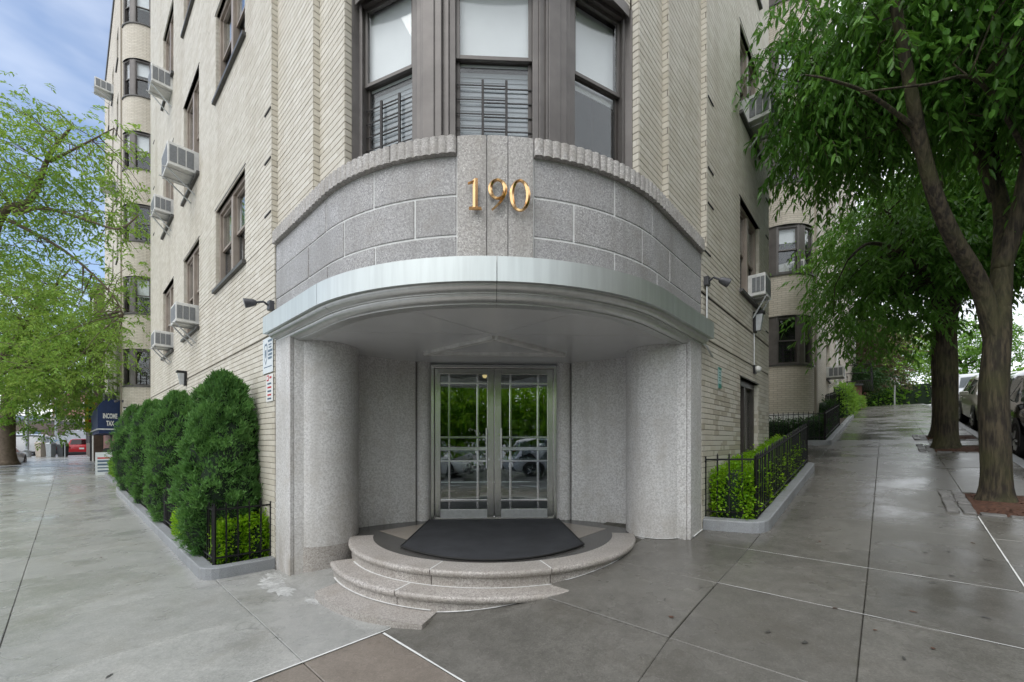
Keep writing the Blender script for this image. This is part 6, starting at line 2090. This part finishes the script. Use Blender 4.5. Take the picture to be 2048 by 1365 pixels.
# trees behind the photographer, mirrored in the doors
for i, (x, y, h, r) in enumerate(((-8.5, -14.5, 7.0, 3.8), (-2.3, -15.5, 7.5, 4.0), (4.2, -15.5, 7.5, 4.0), (10.6, -14.0, 7.5, 3.8))):
    z = Gx(x, y); b = Vector((x, y, z))
    tree('roadside_tree', ('green tree across the junction, far left of those mirrored in the doors', 'green tree across the junction mirrored behind the left door', 'green tree across the junction mirrored behind the right door', 'green tree across the junction, far right of those mirrored in the doors')[i],
         [b, b + Vector((0, 0, 2)), b + Vector((.1, 0, 4))], .25, .18, [([b + Vector((.1, 0, 3.8)), b + Vector((.4, 0, 6))], .14, .05)],
         [(b + Vector((0, 0, h * .52)), (r * 1.1, r * .8, h * .34)), (b + Vector((.3, 0, h * .28)), (r, r * .7, h * .16))], 150, 11, None, 'leaf_bright', seed=90 + i, Lf=.38, Wf=.19, clr=.8, tw_len=.6, nl=7, droop=.2)

# ================================================================== VEHICLES
def paint(name, c, rough=.28, metal=.0):
    if name not in MAT:
        plain(name, c, rough, metal, .03, 2, 0, 60, .8)
    return MAT[name]
lampmat('head_lamp_off', (.5, .52, .55), .0)
plain('head_lamp', (.62, .64, .67), .12, .3, .1, 10, 0, 60, .8)
plain('tail_lamp', (.35, .02, .02), .2, 0, .1, 10, 0, 60, .8)
plain('plate_white', (.62, .66, .64), .5, 0, .1, 40)
plain('car_black_trim', (.02, .02, .022), .5, 0, .2, 10)

SUV = [(2.34, .42, .70, .76, .70, .60), (2.22, .30, .82, .92, .84, .72), (1.75, .26, .92, 1.04, .91, .80), (1.0, .26, 1.0, 1.12, .93, .80), (.28, .26, 1.03, 1.60, .93, .66),
       (-.5, .26, 1.04, 1.68, .93, .68), (-1.5, .26, 1.05, 1.66, .92, .66), (-2.0, .28, 1.05, 1.55, .90, .63), (-2.28, .36, 1.0, 1.10, .86, .72), (-2.36, .44, .80, .86, .78, .62)]
SEDAN = [(2.34, .40, .62, .68, .68, .58), (2.2, .26, .72, .80, .84, .70), (1.7, .22, .82, .92, .89, .78), (.95, .22, .90, 1.0, .91, .78), (.1, .22, .93, 1.38, .91, .62),
         (-.6, .22, .94, 1.43, .91, .63), (-1.1, .22, .94, 1.38, .91, .62), (-1.75, .24, .95, 1.04, .89, .72), (-2.25, .3, .86, .96, .84, .70), (-2.36, .4, .7, .76, .74, .6)]
VAN = [(2.6, .42, .74, .82, .78, .66), (2.45, .32, .98, 1.08, .92, .80), (1.9, .30, 1.1, 1.25, .96, .86), (1.3, .30, 1.18, 1.95, .97, .80), (.3, .30, 1.2, 2.06, .98, .82),
       (-1.2, .30, 1.2, 2.06, .98, .82), (-2.3, .32, 1.2, 2.04, .98, .82), (-2.6, .36, 1.18, 1.98, .96, .80), (-2.64, .42, 1.1, 1.8, .94, .78)]
PICKUP = [(2.5, .45, .80, .88, .80, .68), (2.35, .34, .95, 1.05, .92, .80), (1.7, .32, 1.02, 1.14, .95, .84), (1.0, .32, 1.08, 1.2, .96, .84), (.4, .32, 1.1, 1.72, .96, .70),
          (-.5, .32, 1.1, 1.74, .96, .70), (-.8, .32, 1.1, 1.7, .96, .70), (-.95, .32, 1.06, 1.12, .96, .9), (-2.5, .34, 1.06, 1.10, .95, .9), (-2.58, .4, .95, 1.0, .9, .84)]
def car(name, label, st, pm, loc, heading, cat='car', cowl=3, rear=7, group=None, scale=1.0, roofrails=False, wheel_r=.355, lod=0, sidewin=True):
    """st: stations (x, z low, belt, top, half width, top half width), x forward"""
    th = thing(name, label, cat, loc, heading, group, local=True)
    th.scale = (scale,) * 3
    def ring(s):
        x, zl, b, t, w, wt = s
        h = [(0, zl), (w * .88, zl), (w * .985, zl + .10), (w * 1.0, zl + (b - zl) * .45), (w * 1.005, zl + (b - zl) * .72), (w * .965, b), (wt * 1.02, t - (t - b) * .12 - .01), (wt * .86, t - .005), (wt * .4, t + .012), (0, t + .016)]
        return [(x, y, z) for y, z in h] + [(x, -y, z) for y, z in h[-2:0:-1]]
    R = [ring(s) for s in st]; n = len(R[0])
    m = MB(); m.v = [p for r in R for p in r]
    for i in range(len(R) - 1):
        for k in range(n):
            m.f.append((i * n + k, i * n + (k + 1) % n, (i + 1) * n + (k + 1) % n, (i + 1) * n + k))
    m.f += [tuple(range(n)), tuple((len(R) - 1) * n + k for k in reversed(range(n)))]
    body = m.build('body', pm, th, smooth=True, autosmooth=38)
    def patch(pts, nm, mat, off=.006, shrink=.9, parent=th):
        P = [Vector(p) for p in pts]; c = sum(P, Vector()) / len(P)
        nn = (P[1] - P[0]).cross(P[2] - P[0]).normalized()
        if nn.dot(c - Vector((c.x * .6, 0, .7))) < 0: nn = -nn
        vs = [c + (p - c) * shrink + nn * off for p in P]
        mm = MB(); mm.add(vs, [tuple(range(len(vs)))]); return mm.build(nm, MAT[mat], parent, recalc=False)
    # windscreen, rear glass (four strips of the loft across), side glass
    def across(i, nm):
        a, b = R[i], R[i + 1]
        ii = [7, 8, 9, 10, 11]
        vs = []
        for r_, f in ((a, .06), (b, .0)):
            for j in ii:
                p = Vector(a[j]) * (1 - (.08 if r_ is a else .90)) + Vector(b[j]) * (.08 if r_ is a else .90)
                vs.append(p)
        nn = Vector((1 if nm == 'windscreen' else -1, 0, .6)).normalized()
        vs = [v + nn * .008 for v in vs]; k = len(ii)
        mm = MB(); mm.add(vs, [(j, j + 1, k + j + 1, k + j) for j in range(k - 1)]); mm.build(nm, MAT['car_glass'], th, recalc=False)
    across(cowl, 'windscreen'); across(rear, 'rear_window')
    m = MB()
    if sidewin:
        for i in range(cowl + 1, rear):
            for sd in (0, 1):
                j0, j1 = (5, 6) if sd == 0 else (n - 5, n - 6)
                patch([R[i][j0], R[i + 1][j0], R[i + 1][j1], R[i][j1]], 'side_window', 'car_glass', .006, .86)
        for sd in (0, 1):
            j0, j1 = (5, 6) if sd == 0 else (n - 5, n - 6)
            patch([R[cowl][j0], R[cowl + 1][j0], R[cowl + 1][j1]], 'quarter_window', 'car_glass', .006, .62)
    # dark interior mass so that the glass reads deep
    m = MB(); x0, x1 = st[cowl][0] - .15, st[rear][0] + .1; m.box(x1, x0, -st[cowl + 1][4] * .8, st[cowl + 1][4] * .8, .5, st[cowl][2] + .02); m.build('dark_cabin_fill', MAT['room_dark'], th)
    ax = (st[0][0] - .92, st[-1][0] + .86)
    for x in ax:
        for sy in (-1, 1):
            y = sy * (st[3][4] - .10)
            m = MB()
            k = 20; prof = [(.6, -.105), (.93, -.115), (1.0, -.08), (1.0, .08), (.93, .115), (.6, .105)]
            for (f0, y0), (f1, y1) in zip(prof[:-1], prof[1:]):
                vs = [(x + wheel_r * f0 * math.cos(2 * PI * a / k), y + y0, wheel_r + wheel_r * f0 * math.sin(2 * PI * a / k)) for a in range(k)] + [(x + wheel_r * f1 * math.cos(2 * PI * a / k), y + y1, wheel_r + wheel_r * f1 * math.sin(2 * PI * a / k)) for a in range(k)]
                m.add(vs, [(a, (a + 1) % k, k + (a + 1) % k, k + a) for a in range(k)])
            wh = m.build('wheel', MAT['rubber'], th, smooth=True, recalc=False)
            m = MB(); m.prism(ring_pts(0, 0, wheel_r * .60, 0, 340, 17), 0, .03); m.v = [(x + a, y + sy * (.075 + c), wheel_r + b) for a, b, c in m.v]
            for q in range(5):
                w = 2 * PI * q / 5
                m.tube([(x + .05 * math.cos(w), y + sy * .112, wheel_r + .05 * math.sin(w)), (x + wheel_r * .56 * math.cos(w), y + sy * .112, wheel_r + wheel_r * .56 * math.sin(w))], .022, 5)
            m.build('rim', MAT['galvanised'], wh)
            m = MB(); m.prism(ring_pts(0, 0, wheel_r * 1.17, 0, 345, 23), 0, .006); m.v = [(x + a, sy * (st[3][4] + .004 + c), wheel_r + .03 + b) for a, b, c in m.v if True]; m.v = [(a, b, max(c, .27)) for a, b, c in m.v]; m.build('wheel_arch', MAT['car_black_trim'], th)
    f = st[0]; g = st[1]
    for sy in (-1, 1):
        m = MB(); m.hexa([(f[0] - .06, sy * g[4] * .50, g[2] - .13), (f[0] + .02, sy * g[4] * .50, g[2] - .13), (g[0] - .02, sy * g[4] * .99, g[2] - .10), (g[0] - .14, sy * g[4] * .97, g[2] - .10)],
                         [(f[0] - .08, sy * g[4] * .50, g[2] - .0), (f[0] - .01, sy * g[4] * .50, g[2] - .02), (g[0] - .03, sy * g[4] * .985, g[2] + .03), (g[0] - .2, sy * g[4] * .95, g[2] + .03)]); m.build('headlight', MAT['head_lamp'], th, bevel=.01)
        b_ = st[-2]; m = MB(); m.box(b_[0] - .10, b_[0] + .06, min(sy * b_[4] * .74, sy * b_[4] * 1.01), max(sy * b_[4] * .74, sy * b_[4] * 1.01), b_[2] - .26, b_[2] - .02); m.build('tail_light', MAT['tail_lamp'], th, bevel=.02)
        xm = st[cowl][0] - .25; wz = st[cowl][2] + .12; ym = st[cowl][4]
        m = MB(); m.box(xm - .05, xm + .06, min(sy * (ym + .02), sy * (ym + .22)), max(sy * (ym + .02), sy * (ym + .22)), wz - .07, wz + .07); m.build('mirror', pm, th, bevel=.03, segs=3)
        for i in (cowl + 1, cowl + 2):
            xd = st[i][0] - .55; m = MB(); yy = sy * (st[i][4] * 1.0); m.box(xd - .09, xd + .09, min(yy, yy + sy * .03), max(yy, yy + sy * .03), st[i][2] - .12, st[i][2] - .085); m.build('door_handle', pm, th, bevel=.008)
        if roofrails:
            m = MB(); m.tube([(.1, sy * .6, 1.69), (-.6, sy * .6, 1.76), (-1.7, sy * .58, 1.70)], .018, 6); m.build('roof_rail', MAT['galvanised'], th)
    m = MB(); m.box(f[0] - .05, f[0] + .018, -g[4] * .46, g[4] * .46, f[1] + .14, f[3] - .06); m.build('grille', MAT['car_black_trim'], th, bevel=.01)
    m = MB(); m.box(f[0] - .04, f[0] + .022, -g[4] * .46, g[4] * .46, f[3] - .06, f[3] - .035); m.build('grille_bar', MAT['chrome'], th)
    m = MB(); m.box(g[0] - .3, f[0] + .03, -g[4] * .82, g[4] * .82, f[1] - .12, f[1] + .03); m.build('bumper', MAT['car_black_trim'], th, bevel=.04, segs=3)
    m = MB(); m.box(f[0] + .02, f[0] + .034, -.16, .16, f[1] + .04, f[1] + .19); m.build('number_plate', MAT['plate_white'], th)
    r = st[-1]; m = MB(); m.box(r[0] - .02, r[0] - .002, -.16, .16, r[2] - .2, r[2] - .05); m.build('number_plate', MAT['plate_white'], th)
    m = MB(); m.box(r[0] - .06, st[-2][0] + .1, -r[4] * 1.02, r[4] * 1.02, r[1] - .1, r[1] + .10); m.build('bumper', MAT['car_black_trim'], th, bevel=.04, segs=3)
    return th
def park_right(u, v, z=-.13):
    x, y = UV(u, v); return (x, y, G(u, v) + z)
DOWN = R_(225)          # facing down the right-hand street, towards the corner
def slope_tilt(o, u, v):
    """follow the fall of the street: nose points downhill"""
    s_ = (G(u + 1, v) - G(u - 1, v)) / 2
    o.rotation_euler = (0, math.atan(s_), o.rotation_euler.z)
silver, champ, black, white, teal, red = paint('car_silver', (.58, .61, .66), .3, .2), paint('car_champagne', (.56, .55, .47), .3, .1), paint('car_black', (.008, .008, .009), .12), paint('car_white', (.72, .73, .74)), paint('car_teal', (.05, .11, .14), .2, .3), paint('car_red', (.42, .02, .03), .25)
o = car('parked_car', 'silver off-roader parked facing downhill behind the second right-hand tree', SUV, silver, park_right(23.4, -4.5), DOWN, roofrails=True, group='cars parked up the right-hand street'); slope_tilt(o, 23.4, -4.5)
o = car('parked_car', 'champagne car parked between the silver car and the near tree trunk', SUV, champ, park_right(18.1, -4.5), DOWN, group='cars parked up the right-hand street', scale=.98); slope_tilt(o, 18.1, -4.5)
o = car('parked_car', 'black car at the right picture edge behind the nearest tree', SUV, black, park_right(12.5, -4.5), DOWN, group='cars parked up the right-hand street'); slope_tilt(o, 12.5, -4.5)
o = car('parked_car', 'dark car farthest up the row parked behind the silver one', SUV, black, park_right(29.2, -4.5), DOWN, group='cars parked up the right-hand street'); slope_tilt(o, 29.2, -4.5)
o = car('crossing_car', 'white car crossing beyond the crest of the right-hand street', SEDAN, white, park_right(46, -4.2, -.95), R_(135))
# cars across the junction, mirrored in the doors
for i, (x, y, a, pm, lab) in enumerate(((-3.4, -7.6, 8, white, 'white car across the junction mirrored in the left door'), (3.2, -7.3, 8, silver, 'grey car across the junction mirrored in the right door'))):
    car('parked_car', lab, (SEDAN, SUV)[i], pm, (x, y, Gx(x, y) - .13), R_(a), group='cars across the junction')
# left street
def lp(r, d, dz=0.0):
    p = RD(r, d, 0); return (p.x, p.y, Gx(p.x, p.y) + dz)
p = RD(-44.5, 38.0, -.02)
car('parked_van', 'white van seen from behind beyond the left street tree', VAN, white, (p.x, p.y, -.25), R_(128), 'van', cowl=2, rear=7)
p = RD(-46.3, 41.5, 0)
car('parked_car', 'dark teal car parked beyond the white van', SUV, teal, (p.x, p.y, -.35), R_(115))
p = RD(-42.3, 40.0, 0)
car('parked_pickup', 'red pickup truck at the end of the left pavement', PICKUP, red, (p.x, p.y, -.32), R_(135), 'truck', cowl=3, rear=6)
for i, (r, d, z, lab) in enumerate(((-59, 56, 1.3, 'white car climbing the far hill, lower of two'), (-72, 68, 2.6, 'white car climbing the far hill, upper of two'))):
    p = RD(r, d, z); car('far_car', lab, SEDAN, white, tuple(p), R_(135), group='cars on the far hill')
p = RD(-30.6, 24.2, 0)
car('parked_car', 'silver car cut off at the left picture edge', SEDAN, silver, (p.x, p.y, -.45), R_(130))

# ================================================================== FAR LEFT: NEIGHBOUR BUILDING, STREET FURNITURE, SKYLINE
nb_ = box_house('dark_building', 'dark brown brick building with a fire escape past the blue awning', -1, 36.4, 52, -.5, 10, -.5, 11.2, 'brick_dark', 4, 5, cornice='sill_slate')
fe = thing('fire_escape', 'black iron fire escape on the dark brown building', 'fire escape', W3(-1, 38, -1, 3))
for z in (4.6, 7.4):
    m = MB(); b = [W(-1, 37.2, -.78), W(-1, 42, -.78), W(-1, 42, -1.7), W(-1, 37.2, -1.7)]; m.prism(b, z, z + .06); m.build('platform', MAT['iron'], fe)
    for q in (-1.7,):
        for zz in (.45, .9):
            m = MB(); m.tube([W3(-1, 37.2, -.78, z + zz), W3(-1, 37.2, q, z + zz), W3(-1, 42, q, z + zz)], .025, 5); m.build('rail', MAT['iron'], fe)
m = MB(); m.tube([W3(-1, 36.8, -.62, -.3), W3(-1, 36.8, -.62, 11.0)], .05, 6); m.build('ladder_rail', MAT['iron'], fe)
m = MB(); m.tube([W3(-1, 36.7, -.50, -.3), W3(-1, 36.7, -.50, 11.0)], .07, 8); m.build('downpipe', MAT['ac_white'], fe)
fr_ = thing('fire_escape', 'black slatted fire escape balconies on the right wing behind the leaves', 'fire escape', W3(1, 31, -.5, 5))
for z in (4.5, 7.9, 11.0):
    for k in range(12):
        m = MB(); q0 = -.05 - .085 * k; b = [W(1, 28.0, q0), W(1, 34.5, q0), W(1, 34.5, q0 - .05), W(1, 28.0, q0 - .05)]; m.prism(b, z, z + .03); m.build('slat', MAT['iron'], fr_)
    for zz in (.0, .45, .9):
        m = MB(); m.tube([W3(1, 28, -.02, z + zz), W3(1, 28, -1.08, z + zz), W3(1, 34.5, -1.08, z + zz), W3(1, 34.5, -.02, z + zz)], .022, 5); m.build('rail', MAT['iron'], fr_)
    for k in range(14):
        m = MB(); t = 28 + 6.5 * k / 13; m.tube([W3(1, t, -1.08, z), W3(1, t, -1.08, z + .9)], .012, 4); m.build('baluster', MAT['iron'], fr_)
# A-board and bin
x, y = UV(-.62, 22.8); z = G(-.62, 22.8)
ab = thing('sandwich_board', 'small white sandwich board on the pavement beside the shop', 'sign', (x, y, z))
for s_ in (-1, 1):
    m = MB(); d = Vector((-K, K, 0)); n_ = Vector((K, K, 0)) * .25
    c = Vector((x, y, z)) + d * s_ * .22; t_ = Vector((x, y, z + .95)) + d * s_ * .02
    m.hexa([c - n_, c + n_, c + n_ + d * .02, c - n_ + d * .02], [t_ - n_, t_ + n_, t_ + n_ + d * .02, t_ - n_ + d * .02]); m.build('board', MAT['sign_white'], ab)
m = MB(); d = Vector((K, -K, 0))
for i, (z0, z1, mt) in enumerate(((.68, .74, 'sign_red'), (.54, .62, 'sign_blue'), (.40, .48, 'sign_blue'), (.28, .33, 'sign_blue'), (.14, .2, 'sign_blue'))):
    f0, f1 = z0 / .95, z1 / .95
    P = lambda f: Vector((x, y, z)) + d * (.22 - .20 * f + .006) + Vector((0, 0, .95 * f))
    n_ = Vector((K, K, 0)) * .19
    mm = MB(); mm.add([P(f0) - n_, P(f0) + n_, P(f1) + n_, P(f1) - n_], [(0, 1, 2, 3)]); mm.build('print_band', MAT[mt], ab, recalc=False)
def bin_(label, r, d_, h, w, mat, name='litter_bin', cat='bin'):
    p = RD(r, d_, 0); z = Gx(p.x, p.y); th = thing(name, label, cat, (p.x, p.y, z))
    m = MB(); m.hexa([(p.x - w * .8, p.y - w * .8, z), (p.x + w * .8, p.y - w * .8, z), (p.x + w * .8, p.y + w * .8, z), (p.x - w * .8, p.y + w * .8, z)], [(p.x - w, p.y - w, z + h), (p.x + w, p.y - w, z + h), (p.x + w, p.y + w, z + h), (p.x - w, p.y + w, z + h)]); m.build('body', MAT[mat], th, bevel=.03)
    m = MB(); m.hexa([(p.x - w * 1.1, p.y - w * 1.1, z + h), (p.x + w * 1.1, p.y - w * 1.1, z + h), (p.x + w * 1.1, p.y + w * 1.1, z + h), (p.x - w * 1.1, p.y + w * 1.1, z + h)], [(p.x - w * .8, p.y - w * .8, z + h + .12), (p.x + w * .8, p.y - w * .8, z + h + .12), (p.x + w * .8, p.y + w * .8, z + h + .12), (p.x - w * .8, p.y + w * .8, z + h + .12)]); m.build('lid', MAT[mat], th, bevel=.02)
    return th
bin_('dark rubbish bin beside the sandwich board under the awning', -22.6, 23.0, .85, .25, 'bin_dark')
bin_('tan newspaper box on legs at the far left kerb', -37.0, 32.0, 1.05, .24, 'box_tan', 'newspaper_box', 'newspaper box')
bin_('grey newspaper box next to the tan one at the far left kerb', -36.2, 32.0, 1.0, .22, 'pole_paint', 'newspaper_box', 'newspaper box')
bin_('black litter bin near the newspaper boxes at the far kerb', -35.6, 32.3, .9, .25, 'bin_dark')
bin_('dark rubbish bin at the end of the left pavement beside the red truck', -36.0, 36.5, 1.0, .35, 'bin_dark')
def pole(label, r, d_, h, rad, arm=None, name='street_lamp', cat='street lamp'):
    p = RD(r, d_, 0); z = Gx(p.x, p.y); th = thing(name, label, cat, (p.x, p.y, z))
    m = MB(); m.tube([(p.x, p.y, z - .1), (p.x, p.y, z + .5), (p.x, p.y, z + .55), (p.x, p.y, z + h)], [rad * 2.0, rad * 2.0, rad, rad * .8], 10); m.build('pole', MAT['pole_paint'], th, smooth=True, autosmooth=40)
    if arm:
        q = RD(*arm); m = MB(); m.tube([(p.x, p.y, z + h - .3), tuple(q)], rad * .5, 8); m.build('arm', MAT['pole_paint'], th)
        m = MB(); m.tube([tuple(q), tuple(q + RT * .7)], [.1, .07], 8); m.build('lamp_head', MAT['camera_grey'], th)
    return th
pole('grey street lamp pole in front of the white van', -37.6, 31.6, 9.0, .11, (-36.0, 31.5, 9.2))
pole('pale utility pole at the far end of the left street', -47.0, 42.0, 8.0, .10, (-45.5, 42, 8.2))
pm_ = thing('parking_meter', 'grey parking meter at the end of the left pavement', 'parking meter', lp(-34.0, 31.0))
p = RD(-34.0, 31.0, 0); z = Gx(p.x, p.y)
m = MB(); m.tube([(p.x, p.y, z), (p.x, p.y, z + 1.0)], .035, 8); m.build('post', MAT['pole_paint'], pm_)
m = MB(); m.tube([(p.x, p.y, z + 1.0), (p.x, p.y, z + 1.1), (p.x, p.y, z + 1.3), (p.x, p.y, z + 1.38)], [.06, .11, .11, .05], 10); m.build('head', MAT['pole_paint'], pm_, smooth=True, autosmooth=40)
# traffic signal with a lit amber lamp on a mast
ts = thing('traffic_signal', 'traffic signal with a lit amber lamp in front of the red building', 'traffic light', tuple(RD(-47.6, 45.5, 0)))
p = RD(-47.6, 45.5, 0)
m = MB(); m.tube([(p.x, p.y, -.3), (p.x, p.y, 5.6)], .09, 8); m.build('mast', MAT['pole_paint'], ts)
m = MB(); q = p + RT * .4; m.box(q.x - .18, q.x + .18, q.y - .15, q.y + .15, 4.1, 5.2); m.build('housing', MAT['awning_yellow'], ts)
for z, mt in ((4.95, 'bin_dark'), (4.65, 'signal_amber'), (4.35, 'bin_dark')):
    m = MB(); m.prism(ring_pts(0, 0, .13, 0, 330, 11), 0, .05); m.v = [(q.x + a, q.y - .15 - c, z + b) for a, b, c in m.v]; m.build('lamp', MAT[mt], ts)
# grey retaining wall and skyline at the end of the left street
rw = thing('retaining_wall', 'tall grey concrete wall beside the red truck at the end of the left street', 'wall', tuple(RD(-52, 46, 0)))
m = MB(); a, b_ = RD(-52.6, 47, 0), RD(-49.6, 47.5, 0); dd = (b_ - a).normalized(); nn = Vector((-dd.y, dd.x, 0)) * 3
m.prism([(a.x, a.y), (b_.x, b_.y), (b_.x + nn.x, b_.y + nn.y), (a.x + nn.x, a.y + nn.y)], -.6, 1.9); m.build('wall', MAT['concrete_grey'], rw, bevel=.03)
m = MB(); c_ = a + dd * .9; m.prism([(c_.x, c_.y), (b_.x, b_.y), (b_.x + nn.x * .9, b_.y + nn.y * .9), (c_.x + nn.x * .9, c_.y + nn.y * .9)], 1.905, 2.45); m.build('wall_cap', MAT['concrete_grey'], rw, bevel=.03)
def far_block(name, label, r0, r1, d_, dep, z0, z1, mat, rows, cols, roof='sill_slate'):
    A, B = RD(r0, d_, 0), RD(r1, d_, 0); C_, D_ = RD(r1 * 1.0, d_ + dep, 0), RD(r0, d_ + dep, 0)
    th = thing(name, label, 'building', (A.x, A.y, z0))
    pts = [(D_.x, D_.y), (A.x, A.y), (B.x, B.y), (C_.x, C_.y), (D_.x, D_.y)]
    uvwall(th, pts, z0, z1, [], mat, 'wall')
    m = MB(); m.prism(pts[:-1], z1, z1 + .5); m.build('roof', MAT[roof], th)
    fr = pvec((A.x, A.y), (B.x, B.y)); w = fr[3] / cols; h = (z1 - z0) / rows
    for i in range(rows):
        for j in range(cols):
            m = MB(); fbox(m, fr, w * (j + .3), w * (j + .7), -.1, .04, z0 + h * (i + .3), z0 + h * (i + .75)); m.build('window', MAT['curtain' if (i + j) % 3 else 'sign_blue'], th)
    return th
far_block('red_building', 'red brick apartment block rising at the end of the left street', -97, -88, 86, 14, 1.0, 13.2, 'brick_red', 4, 5)
far_block('tan_building', 'pale tan tower behind the red block at the end of the left street', -108, -100, 104, 14, 2.0, 21.5, 'brick_tan', 6, 4)
far_block('shop_building', 'low tan shop building below the red block', -92, -80.5, 80, 6, 1.0, 5.6, 'brick_tan', 1, 4)
far_block('brown_house', 'low grey-brown house beyond the white van', -74, -64, 56, 8, -.5, 3.6, 'brick_dark', 1, 4)
far_block('pale_building', 'pale apartment block glimpsed through the trees at the top of the right-hand slope', 47, 62, 66, 12, 3.0, 17.0, 'brick_tan', 5, 6)
far_block('hilltop_house', 'small cream house showing beyond the piers up the right-hand slope', 52, 58, 58, 8, 3.4, 7.8, 'brick_tan', 2, 3)
tb = thing('sky_blocking_block', 'added red brick block behind the right-hand trees, blocking sky light from the right front', 'building', W3(1, 20, -24, 1))  # block added to keep sky light off the right-hand wall
uvwall(tb, [W(1, 48, -19), W(1, -4, -19), W(1, -4, -30), W(1, 48, -30), W(1, 48, -19)], -1, 17.0, [], 'brick_red', 'wall')
m = MB(); m.prism([W(1, 48, -19), W(1, -4, -19), W(1, -4, -30), W(1, 48, -30)], 17.0, 17.4); m.build('roof', MAT['sill_slate'], tb)
for i in range(5):
    for j in range(16):
        m = MB(); t = -2 + j * 3.05; m.prism([W(1, t, -18.95), W(1, t + 1.2, -18.95), W(1, t + 1.2, -19.1), W(1, t, -19.1)], 2.2 + 3 * i, 3.8 + 3 * i); m.build('window', MAT['sign_blue'], tb)
th = thing('sign_post', 'pale sign post at the crest of the right-hand street', 'sign post', park_right(41.5, -2.2, 0))
x, y, z = park_right(41.5, -2.2, 0)
m = MB(); m.tube([(x, y, z), (x, y, z + 3.0)], .045, 8); m.build('post', MAT['galvanised'], th)
m = MB(); m.box(x - .35, x + .35, y - .02, y + .02, z + 2.2, z + 2.5); m.build('panel', MAT['sign_white'], th)
